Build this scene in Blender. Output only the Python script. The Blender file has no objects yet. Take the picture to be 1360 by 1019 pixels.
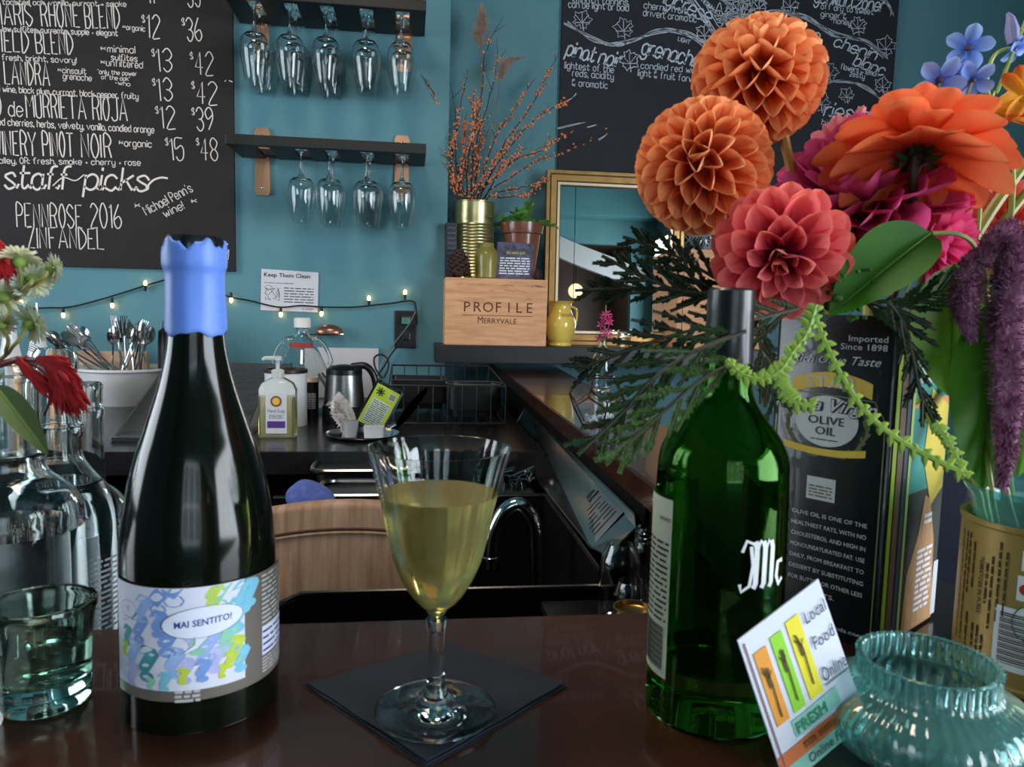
import bpy, bmesh, math, random
from mathutils import Vector, Matrix
R = math.radians
C = bpy.context.scene.collection
SC = bpy.context.scene
rnd = random.Random(7)

# ------------------------------------------------------------------ camera
FPX = 1020.0
YAW, PITCH, ROLL = R(7.8), R(5.6), R(1.4)
CAM = Vector((0, 0, 1.29))
FW = Vector((math.sin(YAW)*math.cos(PITCH), math.cos(YAW)*math.cos(PITCH), -math.sin(PITCH)))
r0 = Vector((math.cos(YAW), -math.sin(YAW), 0)); u0 = r0.cross(FW)
RT = math.cos(ROLL)*r0 + math.sin(ROLL)*u0
UP = math.cos(ROLL)*u0 - math.sin(ROLL)*r0
cd = bpy.data.cameras.new('camera'); cam = bpy.data.objects.new('camera', cd); C.objects.link(cam)
cd.sensor_width = 36; cd.lens = FPX/1360*36
cd.clip_start = .02; cd.clip_end = 60
cam.matrix_world = Matrix(((RT.x, UP.x, -FW.x, CAM.x), (RT.y, UP.y, -FW.y, CAM.y), (RT.z, UP.z, -FW.z, CAM.z), (0, 0, 0, 1)))
cd.dof.use_dof = True; cd.dof.focus_distance = 1.5; cd.dof.aperture_fstop = 22
SC.camera = cam
# ------------------------------------------------------------------ world, daylight, exposure
w = bpy.data.worlds.new('world'); SC.world = w; w.use_nodes = True
bg = w.node_tree.nodes['Background']; bg.inputs[0].default_value = (.78, .88, 1, 1); bg.inputs[1].default_value = 1.2
SC.view_settings.view_transform = 'Standard'; SC.view_settings.look = 'None'
SC.view_settings.gamma = 1; SC.view_settings.use_curve_mapping = False
SC.view_settings.exposure = 0.68
def area(name, loc, rot, sx, sy, e, col=(1, 1, 1)):
    l = bpy.data.lights.new(name, 'AREA'); l.shape = 'RECTANGLE'; l.size = sx; l.size_y = sy
    l.energy = e; l.color = col
    o = bpy.data.objects.new(name, l); C.objects.link(o); o.location = loc; o.rotation_euler = rot
    return o
area('window_daylight', (2.72, -1.2, 1.65), (0, R(90), 0), 1.6, 2.6, 100, (.86, .93, 1))
area('window_daylight', (.1, -2.72, 1.65), (R(-90), R(180), 0), 1.5, 1.6, 62, (.86, .93, 1))
area('window_daylight', (-2.6, 1.2, 1.8), (0, R(-90), 0), 1.4, 1.6, 26, (.86, .93, 1))  # left side light, added to brighten the right wall
area('ceiling_fill_light', (-.3, .9, 2.95), (0, 0, 0), .5, .5, 14, (1, .84, .66))  # added warm fill with no fixture, lifts the ambient light
cy = SC.cycles
cy.use_denoising = True; cy.max_bounces = 14; cy.transmission_bounces = 12; cy.transparent_max_bounces = 12
cy.glossy_bounces = 6; cy.diffuse_bounces = 4; cy.sample_clamp_indirect = 5; cy.blur_glossy = 0.6

# ------------------------------------------------------------------ helpers: picture ray -> real point
def ray(x, y): return FW + RT*((x-680)/FPX) - UP*((y-509.5)/FPX)
def pz(x, y, z): d = ray(x, y); return CAM + d*((z-CAM.z)/d.z)
def py(x, y, Y): d = ray(x, y); return CAM + d*(Y/d.y)
def pd(x, y, D): return CAM + ray(x, y)*D
def lin(c): c /= 255; return c/12.92 if c <= .04045 else ((c+.055)/1.055)**2.4

MATS = {}
def M(name, rgb=(128, 128, 128), rough=.5, metal=0, trans=0, ior=1.45, rgb2=None, scale=20, bump=0, bscale=60,
      coat=0, emit=0, stretch=None, detail=3, sss=0, spec=.5, transl=0):
    if name in MATS: return MATS[name]
    m = bpy.data.materials.new(name); m.use_nodes = True; nt = m.node_tree; b = nt.nodes['Principled BSDF']
    c = tuple(lin(v) for v in rgb)+(1,)
    b.inputs['Base Color'].default_value = c; b.inputs['Roughness'].default_value = rough
    b.inputs['Metallic'].default_value = metal; b.inputs['Transmission Weight'].default_value = trans
    b.inputs['IOR'].default_value = ior; b.inputs['Coat Weight'].default_value = coat
    b.inputs['Specular IOR Level'].default_value = spec
    if sss: b.inputs['Subsurface Weight'].default_value = sss; b.inputs['Subsurface Scale'].default_value = .004; b.inputs['Subsurface Radius'].default_value = (1, .4, .2)
    if emit: b.inputs['Emission Color'].default_value = c; b.inputs['Emission Strength'].default_value = emit
    tc = nt.nodes.new('ShaderNodeTexCoord'); mp = nt.nodes.new('ShaderNodeMapping')
    nt.links.new(tc.outputs['Object'], mp.inputs[0])
    if stretch: mp.inputs['Scale'].default_value = stretch
    if rgb2:
        n = nt.nodes.new('ShaderNodeTexNoise'); n.inputs['Scale'].default_value = scale; n.inputs['Detail'].default_value = detail
        nt.links.new(mp.outputs[0], n.inputs['Vector'])
        cr = nt.nodes.new('ShaderNodeValToRGB'); cr.color_ramp.elements[0].position = .32; cr.color_ramp.elements[1].position = .68
        cr.color_ramp.elements[0].color = c; cr.color_ramp.elements[1].color = tuple(lin(v) for v in rgb2)+(1,)
        nt.links.new(n.outputs[0], cr.inputs[0]); nt.links.new(cr.outputs[0], b.inputs['Base Color'])
    if bump:
        n2 = nt.nodes.new('ShaderNodeTexNoise'); n2.inputs['Scale'].default_value = bscale; n2.inputs['Detail'].default_value = 4
        nt.links.new(mp.outputs[0], n2.inputs['Vector'])
        bp = nt.nodes.new('ShaderNodeBump'); bp.inputs['Strength'].default_value = bump; bp.inputs['Distance'].default_value = .002
        nt.links.new(n2.outputs[0], bp.inputs['Height']); nt.links.new(bp.outputs[0], b.inputs['Normal'])
    if transl:   # thin living tissue: some of the light comes through
        t = nt.nodes.new('ShaderNodeBsdfTranslucent'); mx = nt.nodes.new('ShaderNodeMixShader'); mx.inputs[0].default_value = transl
        t.inputs[0].default_value = c
        src = b.inputs['Base Color'].links
        if src: nt.links.new(src[0].from_socket, t.inputs[0])
        out = nt.nodes['Material Output']
        nt.links.new(b.outputs[0], mx.inputs[1]); nt.links.new(t.outputs[0], mx.inputs[2]); nt.links.new(mx.outputs[0], out.inputs[0])
    MATS[name] = m; return m

def petal_mat(name, base, tip, L=1.0, transl=.3, vein=True):
    """colour changes along the petal (object y from 0 to 1)"""
    m = bpy.data.materials.new(name); m.use_nodes = True; nt = m.node_tree; b = nt.nodes['Principled BSDF']
    tc = nt.nodes.new('ShaderNodeTexCoord'); sp = nt.nodes.new('ShaderNodeSeparateXYZ'); nt.links.new(tc.outputs['Object'], sp.inputs[0])
    cr = nt.nodes.new('ShaderNodeValToRGB'); e = cr.color_ramp.elements
    e[0].position = .25; e[0].color = tuple(lin(v) for v in base)+(1,); e[1].position = 1; e[1].color = tuple(lin(v) for v in tip)+(1,)
    nz = nt.nodes.new('ShaderNodeTexNoise'); nz.inputs['Scale'].default_value = 3; mp = nt.nodes.new('ShaderNodeMapping'); mp.inputs['Scale'].default_value = (9, 1, 1)
    nt.links.new(tc.outputs['Object'], mp.inputs[0]); nt.links.new(mp.outputs[0], nz.inputs['Vector'])
    ad = nt.nodes.new('ShaderNodeMath'); ad.operation = 'MULTIPLY_ADD'; ad.inputs[1].default_value = .35; nt.links.new(nz.outputs[0], ad.inputs[0])
    sb = nt.nodes.new('ShaderNodeMath'); sb.operation = 'SUBTRACT'; sb.inputs[1].default_value = .17; nt.links.new(sp.outputs[1], sb.inputs[0]); nt.links.new(sb.outputs[0], ad.inputs[2])
    nt.links.new(ad.outputs[0], cr.inputs[0]); nt.links.new(cr.outputs[0], b.inputs['Base Color'])
    b.inputs['Roughness'].default_value = .6; b.inputs['Specular IOR Level'].default_value = .25
    t = nt.nodes.new('ShaderNodeBsdfTranslucent'); mx = nt.nodes.new('ShaderNodeMixShader'); mx.inputs[0].default_value = transl
    nt.links.new(cr.outputs[0], t.inputs[0]); nt.links.new(b.outputs[0], mx.inputs[1]); nt.links.new(t.outputs[0], mx.inputs[2])
    nt.links.new(mx.outputs[0], nt.nodes['Material Output'].inputs[0])
    return m

def glass(name, rgb=(250, 252, 252), rough=0.0, ior=1.45):
    if name in MATS: return MATS[name]
    m = bpy.data.materials.new(name); m.use_nodes = True; nt = m.node_tree; nt.nodes.remove(nt.nodes['Principled BSDF'])
    g = nt.nodes.new('ShaderNodeBsdfGlass'); g.inputs['Color'].default_value = tuple(lin(v) for v in rgb)+(1,)
    g.inputs['Roughness'].default_value = rough; g.inputs['IOR'].default_value = ior
    nt.links.new(g.outputs[0], nt.nodes['Material Output'].inputs[0]); MATS[name] = m; return m

def thing(name, label, cat, loc=(0, 0, 0), rot=(0, 0, 0), group=None):
    o = bpy.data.objects.new(name, None); C.objects.link(o); o.location = loc; o.rotation_euler = rot
    o.empty_display_size = .02
    return tag(o, label, cat, group)
def tag(o, label=None, cat=None, group=None, kind=None):
    if label: o['label'] = label
    if cat: o['category'] = cat
    if group: o['group'] = group
    if kind: o['kind'] = kind
    return o
def obj(name, bm, mat, parent=None, smooth=True, loc=None, rot=None):
    me = bpy.data.meshes.new(name); bm.to_mesh(me); bm.free()
    if mat: me.materials.append(mat)
    if smooth:
        me.polygons.foreach_set('use_smooth', [True]*len(me.polygons))
        try: me.set_sharp_from_angle(angle=R(38))
        except Exception: pass
    o = bpy.data.objects.new(name, me); C.objects.link(o)
    if parent: o.parent = parent
    if any(k in name for k in ('print', 'lettering', 'writing', 'chalk_drawing', 'question_marks', 'engraving', 'wreath')): o['kind'] = 'stuff'
    if loc is not None: o.location = loc
    if rot is not None: o.rotation_euler = rot
    return o
def struct(name, bm, mat, parent=None, smooth=False):
    o = obj(name, bm, mat, parent, smooth)
    o['kind'] = 'structure'
    return o
def B(): return bmesh.new()
def box(bm, c, s, mat=None, bev=0):
    b2 = bmesh.new(); bmesh.ops.create_cube(b2, size=1)
    for v in b2.verts: v.co = Vector((v.co.x*s[0], v.co.y*s[1], v.co.z*s[2]))
    if bev: bmesh.ops.bevel(b2, geom=b2.edges[:], offset=bev, segments=2, affect='EDGES', profile=.6)
    if mat is not None: bmesh.ops.transform(b2, matrix=mat, verts=b2.verts)
    for v in b2.verts: v.co += Vector(c)
    merge(bm, b2); return bm
def b2p(bm, a, b, bev=0):      # box from corner to corner
    a = Vector(a); b = Vector(b); return box(bm, (a+b)/2, (abs(b.x-a.x), abs(b.y-a.y), abs(b.z-a.z)), bev=bev)
def merge(bm, b2):
    mp = {v: bm.verts.new(v.co) for v in b2.verts}
    for f in b2.faces:
        try: bm.faces.new([mp[v] for v in f.verts])
        except ValueError: pass
    b2.free()
def lathe(bm, prof, seg=48, rib=None, cx=0, cy=0, a0=0, a1=2*math.pi):
    """prof: (r, z) list; rib(angle, i) scales the radius"""
    full = abs(a1-a0-2*math.pi) < 1e-6; n = seg if full else seg+1; rings = []
    for i, (r, z) in enumerate(prof):
        if r < 1e-6: rings.append([bm.verts.new((cx, cy, z))])
        else:
            q = []
            for k in range(n):
                a = a0+(a1-a0)*k/seg; rr = r*(rib(a, i) if rib else 1)
                q.append(bm.verts.new((cx+rr*math.cos(a), cy+rr*math.sin(a), z)))
            rings.append(q)
    for A, Bb in zip(rings, rings[1:]):
        for k in range(seg):
            j = (k+1) % n
            if len(A) == 1 and len(Bb) == 1: continue
            if len(A) == 1: bm.faces.new((A[0], Bb[j], Bb[k]))
            elif len(Bb) == 1: bm.faces.new((A[k], A[j], Bb[0]))
            else: bm.faces.new((A[k], A[j], Bb[j], Bb[k]))
    return bm
def shell(prof, t, floor=None):
    """closed glass wall from an outer profile that starts at the axis at the bottom; t = wall, floor = bottom thickness"""
    floor = floor or t
    zb = prof[0][1]
    inner = []
    for r, z in reversed(prof):
        if r < 1e-6: continue
        ri = r-t
        if z < zb+floor or ri <= .0005: continue
        inner.append((ri, z))
    zlow = inner[-1][1]
    inner.append((inner[-1][0]*.9, max(zb+floor, zlow-.001))); inner.append((0, max(zb+floor, zlow-.0015)))
    return list(prof)+inner
def spline(pts, n=6):
    pts = [Vector(p) for p in pts]
    if len(pts) < 3: return pts
    q = [pts[0]*2-pts[1]]+pts+[pts[-1]*2-pts[-2]]; out = []
    for i in range(1, len(q)-2):
        p0, p1, p2, p3 = q[i-1:i+3]
        for k in range(n):
            t = k/n
            out.append(.5*((2*p1)+(p2-p0)*t+(2*p0-5*p1+4*p2-p3)*t*t+(3*p1-p0-3*p2+p3)*t**3))
    out.append(pts[-1]); return out
def sprof(pts, n=4):
    return [(max(0, v[0]), v[1]) for v in spline([(r, z, 0) for r, z in pts], n)]
def tube(bm, pts, r, seg=8, cap=True, closed=False):
    pts = [Vector(p) for p in pts]; n = len(pts); rings = []
    rad = r if isinstance(r, (list, tuple)) else [r]*n
    up = None
    for i, p in enumerate(pts):
        if closed: d = pts[(i+1) % n]-pts[i-1]
        else: d = pts[min(i+1, n-1)]-pts[max(i-1, 0)]
        if d.length < 1e-9: d = Vector((0, 0, 1))
        d.normalize()
        if up is None: up = d.orthogonal().normalized()
        else:
            up = up-d*up.dot(d)
            if up.length < 1e-6: up = d.orthogonal()
            up.normalize()
        s = d.cross(up)
        rings.append([bm.verts.new(p+(up*math.cos(2*math.pi*k/seg)+s*math.sin(2*math.pi*k/seg))*rad[i]) for k in range(seg)])
    rr = list(zip(rings, rings[1:]))+([(rings[-1], rings[0])] if closed else [])
    for a, b in rr:
        for k in range(seg): bm.faces.new((a[k], a[(k+1) % seg], b[(k+1) % seg], b[k]))
    if cap and not closed:
        bm.faces.new(rings[0][::-1]); bm.faces.new(rings[-1])
    return bm
def ball(bm, c, r, sub=1, sc=(1, 1, 1)):
    b2 = bmesh.new(); bmesh.ops.create_icosphere(b2, subdivisions=sub, radius=r)
    for v in b2.verts: v.co = Vector((v.co.x*sc[0]+c[0], v.co.y*sc[1]+c[1], v.co.z*sc[2]+c[2]))
    merge(bm, b2); return bm
def poly(bm, pts, thick=None):
    vs = [bm.verts.new(p) for p in pts]; f = bm.faces.new(vs)
    if thick is not None:
        r = bmesh.ops.extrude_face_region(bm, geom=[f])
        for v in r['geom']:
            if isinstance(v, bmesh.types.BMVert): v.co += Vector(thick)
    return bm
def plate(bm, pts2, t, fr=None):      # outline in x,z extruded along y
    vs = [(p[0], 0, p[1]) for p in pts2]; poly(bm, vs, (0, t, 0)); bmesh.ops.recalc_face_normals(bm, faces=bm.faces[:]); return bm
def PX(cx, Y, rows, zoff=0):
    """real radii and heights of a turned thing standing at depth Y on picture column cx(y)"""
    out = []
    for y, hw in rows:
        p = py(cx, y, Y); D = (p-CAM).dot(FW); out.append((hw*D/FPX, p.z))
    return out

# --- printed lettering (flat print as thin mesh)
_tc = {}
def txt(bm, s, xf, x=0, z=0, h=1.0, width=None, align='L', shear=0, bold=0):
    key = (s, shear, bold)
    if key not in _tc:
        cu = bpy.data.curves.new('t', 'FONT'); cu.body = s; cu.size = 1; cu.resolution_u = 2; cu.shear = shear; cu.offset = bold
        o = bpy.data.objects.new('t', cu); C.objects.link(o)
        dg = bpy.context.evaluated_depsgraph_get(); me = o.evaluated_get(dg).to_mesh()
        vs = [tuple(v.co) for v in me.vertices]; fs = [tuple(p.vertices) for p in me.polygons]
        o.to_mesh_clear(); bpy.data.objects.remove(o); bpy.data.curves.remove(cu); _tc[key] = (vs, fs)
    vs, fs = _tc[key]
    if not vs: return
    x0 = min(v[0] for v in vs); x1 = max(v[0] for v in vs)
    k = h/.72; kx = (width/(x1-x0)) if width else k
    off = {'L': 0, 'C': -(x1-x0)*kx/2, 'R': -(x1-x0)*kx}[align]
    nv = [bm.verts.new(xf(x+off+(v[0]-x0)*kx, z+v[1]*k)) for v in vs]
    for f in fs:
        try: bm.faces.new([nv[i] for i in f])
        except ValueError: pass
def flat_xf(o, ex, ez, n, eps=.0004):
    o = Vector(o); ex = Vector(ex); ez = Vector(ez); n = Vector(n)*eps
    return lambda x, z: o+ex*x+ez*z+n
def cyl_xf(r, a0=0, z0=0, eps=.0003):       # x = arc length round a cylinder whose front faces -Y
    return lambda x, z: Vector(((r+eps)*math.sin(a0+x/r), -(r+eps)*math.cos(a0+x/r), z0+z))
def patch(bm, xf, x0, x1, z0, z1, nx=1, nz=1):
    g = [[bm.verts.new(xf(x0+(x1-x0)*i/nx, z0+(z1-z0)*j/nz)) for i in range(nx+1)] for j in range(nz+1)]
    for j in range(nz):
        for i in range(nx): bm.faces.new((g[j][i], g[j][i+1], g[j+1][i+1], g[j+1][i]))
    return bm
def cyl_ellipse(bm, xf, cx, cz, aw, ah, sh=0, n=24):
    prev = None
    for i in range(n+1):
        u = -math.cos(math.pi*i/n); hh = ah*math.sin(math.pi*i/n); a = bm.verts.new(xf(cx+aw*u, cz+sh*aw*u-hh)); b = bm.verts.new(xf(cx+aw*u, cz+sh*aw*u+hh))
        if prev: bm.faces.new((prev[0], a, b, prev[1]))
        prev = (a, b)
def lines(bm, xf, x0, x1, z0, z1, n, fill=.45, seed=1, nx=6):
    """fine print too small to read: short bars word by word"""
    q = random.Random(seed); dz = (z1-z0)/n
    for i in range(n):
        x = x0; zz = z1-dz*(i+.75)
        while x < x1:
            wd = min(dz*(1+q.random()*3), x1-x)
            if wd > dz*.3: patch(bm, xf, x, x+wd, zz, zz+dz*fill, max(1, nx//3))
            x += wd+dz*.45
# --- chalk lettering drawn as strokes
GL = {'A': '002640 1232', 'B': '00062635342303 2332312000', 'C': '3526160402102031', 'D': '00061634321000', 'E': '36060030 0323',
 'F': '360600 0323', 'G': '352616040210203133 3323', 'H': '0006 3036 0333', 'I': '0006', 'J': '3631201001', 'K': '0006 3603 1430',
 'L': '060030', 'M': '0006234640', 'N': '00063036', 'O': '100204162634322010', 'P': '00062635342303', 'R': '00062635342303 2330',
 'Q': '100204162634322010 2130', 'S': '35261605043231201001', 'T': '0646 2620', 'U': '060110203136', 'V': '062046', 'W': '0610243046', 'X': '0630 0036',
 'Y': '062346 2320', 'Z': '06360030', 'a': '3430 3324140301102031', 'b': '0600 0314243331201001', 'c': '3324140301102031',
 'd': '3630 3324140301102031', 'e': '02323324140301102031', 'f': '36261510 0424', 'g': '343a2b1b0a 3324140301102031', 'h': '0600 0314243330',
 'i': '0400 0506', 'j': '141a0b', 'k': '0600 3402 1330', 'l': '0600', 'm': '0400 03142320 23344340', 'n': '0400 0314243330',
 'o': '140301102031332414', 'p': '040b 0314243331201001', 'q': '343b 3324140301102031', 'r': '0400 031424', 's': '3324140331201001',
 't': '16112031 0434', 'u': '0401102031 3430', 'v': '042044', 'w': '0410233044', 'x': '0430 0034', 'y': '0401102031 343a2b1b0a',
 'z': '04340030', '0': '100204162634322010', '1': '051610', '2': '05162635340030', '3': '05162635342313 233231201001', '4': '20260232',
 '5': '360603243331201001', '6': '260301102031322302', '7': '063610', '8': '13040516263534231302011020313223', '9': '341304051626353310',
 ',': '010a', '.': '0001', '!': '0602 0001', '+': '0222 1113', '*': '0442 0244 1515 0323', "'": '0605', '$': '35261605043231201001 2720',
 '-': '0222', ':': '0001 0304', '&': '3002051625040110203 2'.replace(' ', ''), '"': '0605 1615'}
def strokes_of(s, q, jit=.0, script=False, slant=0):
    x = 0; out = []; prev = None
    for ch in s:
        if ch == ' ': x += 2.4; prev = None; continue
        g = GL.get(ch)
        if not g: continue
        mx = 0
        for st in g.split():
            pts = []
            for i in range(0, len(st)-1, 2):
                a = int(st[i]); b = st[i+1]; b = {'a': -1, 'b': -2}.get(b) if b in 'ab' else int(b)
                mx = max(mx, a); pts.append([x+a+q.uniform(-jit, jit), b+q.uniform(-jit, jit)])
            if len(pts) == 2 and pts[0] == pts[1]: pts[1] = [pts[0][0], pts[0][1]+.3]
            if (script or ch.islower() or ch in 'OCGSUBPRDJ0235689&') and len(pts) > 3:
                pts = [[v[0], v[1]] for v in spline([(p[0], p[1], 0) for p in pts], 3)]
            out.append(pts)
        if script and prev is not None:
            out.append([[prev, .6], [prev+.6, .1], [x+.1, 1.2]])
        prev = x+mx
        x += mx+(1.0 if script else 1.25)
    if slant:
        for st in out:
            for p in st: p[0] += p[1]*slant
    return out, x-1
def ribbon(bm, P, wd, xf):
    """P list of 2D points in the plane of the board"""
    L = []; n = len(P)
    for i in range(n):
        a = P[max(i-1, 0)]; b = P[min(i+1, n-1)]; dx, dz = b[0]-a[0], b[1]-a[1]; l = math.hypot(dx, dz) or 1
        wx, wz = -dz/l*wd/2, dx/l*wd/2
        L.append((bm.verts.new(xf(P[i][0]+wx, P[i][1]+wz)), bm.verts.new(xf(P[i][0]-wx, P[i][1]-wz))))
    for a, b in zip(L, L[1:]): bm.faces.new((a[1], b[1], b[0], a[0]))
def chalk(bm, s, a, b, h, Y, wd=1.2, script=False, slant=0, q=random.Random(3), jit=.12, n=6, eps=.0012):
    """text s from picture point a to b on the upright plane Y, cap height h px, stroke wd px"""
    A = py(a[0], a[1], Y); Bp = py(b[0], b[1], Y); k = Y/FPX*1.02
    st, W = strokes_of(s, q, jit, script, slant)
    ex = (Bp-A)/max(W, .1); d = (Bp-A).normalized(); ez = Vector((-d.z, 0, d.x))*(h*k/n)
    xf = lambda x, z: Vector((x, Y-eps, z)); wd *= .8
    for p in st:
        P = [(A+ex*v[0]+ez*v[1]) for v in p]; ribbon(bm, [(v.x, v.z) for v in P], wd*k, xf)
def chalkline(bm, pts, Y, wd=1, reps=1, jit=2, q=random.Random(5), eps=.0011, sm=5):
    k = Y/FPX*1.02
    for r in range(reps):
        P = spline([py(x+q.uniform(-jit, jit)*(reps > 1), y+q.uniform(-jit, jit)*(reps > 1), Y) for x, y in pts], sm) if sm else [py(x, y, Y) for x, y in pts]
        ribbon(bm, [(v.x, v.z) for v in P], wd*k*(.7+.6*q.random()), lambda x, z: Vector((x, Y-eps, z)))

# ================================================================== THE ROOM
BAR, CNT, SNK = 1.07, .95, .89
YL, YR = 2.85, 3.0
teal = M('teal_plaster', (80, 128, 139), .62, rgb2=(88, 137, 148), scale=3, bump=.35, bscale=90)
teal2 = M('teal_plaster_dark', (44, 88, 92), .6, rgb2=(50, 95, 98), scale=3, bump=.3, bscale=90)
struct('floor', b2p(B(), (-2.8, -3, -.05), (3, 3.2, 0)), M('floor_dark_wood', (52, 38, 30), .5, rgb2=(70, 52, 40), scale=4, stretch=(1, 8, 1)))
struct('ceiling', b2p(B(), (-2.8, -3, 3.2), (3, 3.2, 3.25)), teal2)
cor = py(594, 300, YL).x
struct('wall_back_left', b2p(B(), (-2.7, YL, 0), (cor, YR+.12, 3.2)), teal)
struct('wall_back_right', b2p(B(), (cor, YR, 0), (2.85, YR+.12, 3.2)), teal2 if False else teal)
bm = B()
for a, b in (((-2.8, -3, 0), (-2.7, .3, 3.2)), ((-2.8, 2.1, 0), (-2.7, 3.1, 3.2)), ((-2.8, .3, 0), (-2.7, 2.1, 1.2)), ((-2.8, .3, 2.8), (-2.7, 2.1, 3.2))): b2p(bm, a, b)
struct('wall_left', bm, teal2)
bm = B()
for a, b in (((2.85, -3, 0), (2.95, -2.6, 3.2)), ((2.85, .2, 0), (2.95, 3.1, 3.2)), ((2.85, -2.6, 0), (2.95, .2, .8)), ((2.85, -2.6, 2.5), (2.95, .2, 3.2))): b2p(bm, a, b)
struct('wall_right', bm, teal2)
bm = B()
for a, b in (((-2.8, -2.95, 0), (-.7, -2.85, 3.2)), ((-.7, -2.95, 0), (.9, -2.85, .85)), ((-.7, -2.95, 2.45), (.9, -2.85, 3.2)), ((.9, -2.95, 0), (1.05, -2.85, 3.2)),
             ((2.55, -2.95, 0), (2.95, -2.85, 3.2)), ((1.05, -2.95, 2.45), (2.55, -2.85, 3.2))): b2p(bm, a, b)
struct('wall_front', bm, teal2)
white = M('white_paint', (225, 228, 226), .45)
black = M('black_paint', (14, 14, 16), .45)
def window(name, o, ex, W, H, nx, nz):
    o = Vector(o); ex = Vector(ex); t = .05; bm = B(); n = Vector((-ex.y, ex.x, 0))
    def bar(a0, b0, a1, b1):
        c = o+ex*((a0+a1)/2)+Vector((0, 0, (b0+b1)/2)); s = Vector((abs(ex.x)*(a1-a0)+abs(n.x)*.06, abs(ex.y)*(a1-a0)+abs(n.y)*.06, b1-b0)); box(bm, c, s)
    bar(0, 0, W, t); bar(0, H-t, W, H); bar(0, 0, t, H); bar(W-t, 0, W, H)
    for i in range(1, nx): bar(W*i/nx-.015, 0, W*i/nx+.015, H)
    for j in range(1, nz): bar(0, H*j/nz-.015, W, H*j/nz+.015)
    f = struct(name, bm, white)
    g = B(); c = o+ex*(W/2)+Vector((0, 0, H/2)); box(g, c+n*.0, Vector((abs(ex.x)*W+abs(n.x)*.006, abs(ex.y)*W+abs(n.y)*.006, H)))
    obj('window_pane', g, glass('window_glass', (250, 255, 255), ior=1.05), f, False)
window('window_1', (2.88, -2.6, .8), (0, 1, 0), 2.8, 1.7, 4, 2)
window('window_2', (-.7, -2.9, .85), (1, 0, 0), 1.6, 1.6, 3, 2)
window('added_window', (-2.75, .3, 1.2), (0, 1, 0), 1.8, 1.6, 2, 2)  # unseen left window, added so light reaches the right wall
struct('trim_1', b2p(B(), (.2, -2.84, 2.72), (2.84, -2.5, 3.19)), teal2)            # soffit seen in the mirror
bm = B(); pts = spline([(.75, 0, 2.72), (1.2, 0, 2.62), (1.8, 0, 2.35), (2.7, 0, 2.05)], 6)
for a, b in zip(pts, pts[1:]):
    poly(bm, [(a.x, -2.84, a.z-.12), (b.x, -2.84, b.z-.12), (b.x, -2.84, b.z+.12), (a.x, -2.84, a.z+.12)], (0, .07, 0))
bmesh.ops.recalc_face_normals(bm, faces=bm.faces[:])
struct('trim_2', bm, M('beam_grey', (120, 122, 120), .6))
bm = B()   # alcove behind the arch
for a, b in (((1.0, -3.8, 0), (2.6, -3.75, 2.5)), ((.98, -3.8, 0), (1.03, -2.95, 2.5)), ((2.55, -3.8, 0), (2.6, -2.95, 2.5)), ((1, -3.8, 2.45), (2.6, -2.95, 2.5)), ((1, -3.8, -.05), (2.6, -2.95, 0))): b2p(bm, a, b)
struct('wall_alcove', bm, M('alcove_brown', (60, 42, 32), .6))

t = thing('globe_lamp', 'round pale globe lamp lit in the alcove, seen only in the mirror', 'lamp', (2.0, -3.3, 2.45))
_b = B(); tube(_b, [(0, 0, 0), (0, 0, -.42)], .008, 8); obj('cord', _b, black, t)
_b = B(); ball(_b, (0, 0, -.5), .09, 3); obj('globe', _b, M('globe_glow', (255, 214, 160), .4, emit=.9), t)
tag(obj('wood_panel', b2p(B(), (1.06, -3.74, .1), (1.7, -3.70, 2.3)), M('alcove_wood', (150, 104, 70), .5, rgb2=(176, 126, 88), scale=5, stretch=(8, 1, 1))), 'warm wooden wall panel standing in the alcove, seen in the mirror', 'panel')
# the bar: slab, apron and die wall
bar_m = M('bar_top_copper_brown', (50, 28, 20), .2, rgb2=(80, 48, 34), scale=7, bump=.12, bscale=25, metal=.35, coat=.35, detail=6)
def slab(bm, pts, z0, z1): return poly(bm, [(x, y, z0) for x, y in pts], (0, 0, z1-z0))
bt = thing('bar_counter', 'glossy copper brown L-shaped bar top with scratches running to the back wall', 'bar counter', (0, .3, 0))
def sub(o, bm, name, m, smooth=False):
    for v in bm.verts: v.co -= Vector(o.location)
    return obj(name, bm, m, o, smooth)
bm = slab(B(), [(-1.5, .12), (.75, .12), (.75, .565), (.452, .567), (.456, .6), (.573, 2.99), (.333, 2.99), (.310, .9), (.302, .528), (-1.5, .528)], BAR-.035, BAR)
bmesh.ops.recalc_face_normals(bm, faces=bm.faces[:])
bmesh.ops.bevel(bm, geom=[e for e in bm.edges if all(abs(v.co.z-BAR) < 1e-4 for v in e.verts)], offset=.003, segments=2, affect='EDGES')
sub(bt, bm, 'bar_top', bar_m)
bm = slab(B(), [(-1.5, .3), (.44, .3), (.56, 2.98), (.376, 2.98), (.372, .52), (-1.5, .51)], .02, BAR-.035); bmesh.ops.recalc_face_normals(bm, faces=bm.faces[:])
sub(bt, bm, 'bar_body', M('bar_body_dark', (26, 18, 16), .35))
# chair and window-side things seen past the bar
struct('floor_mat', b2p(B(), (-1.6, .6, 0.0), (.3, 1.7, .012)), M('rubber_mat', (18, 18, 20), .8)) if False else None

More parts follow.
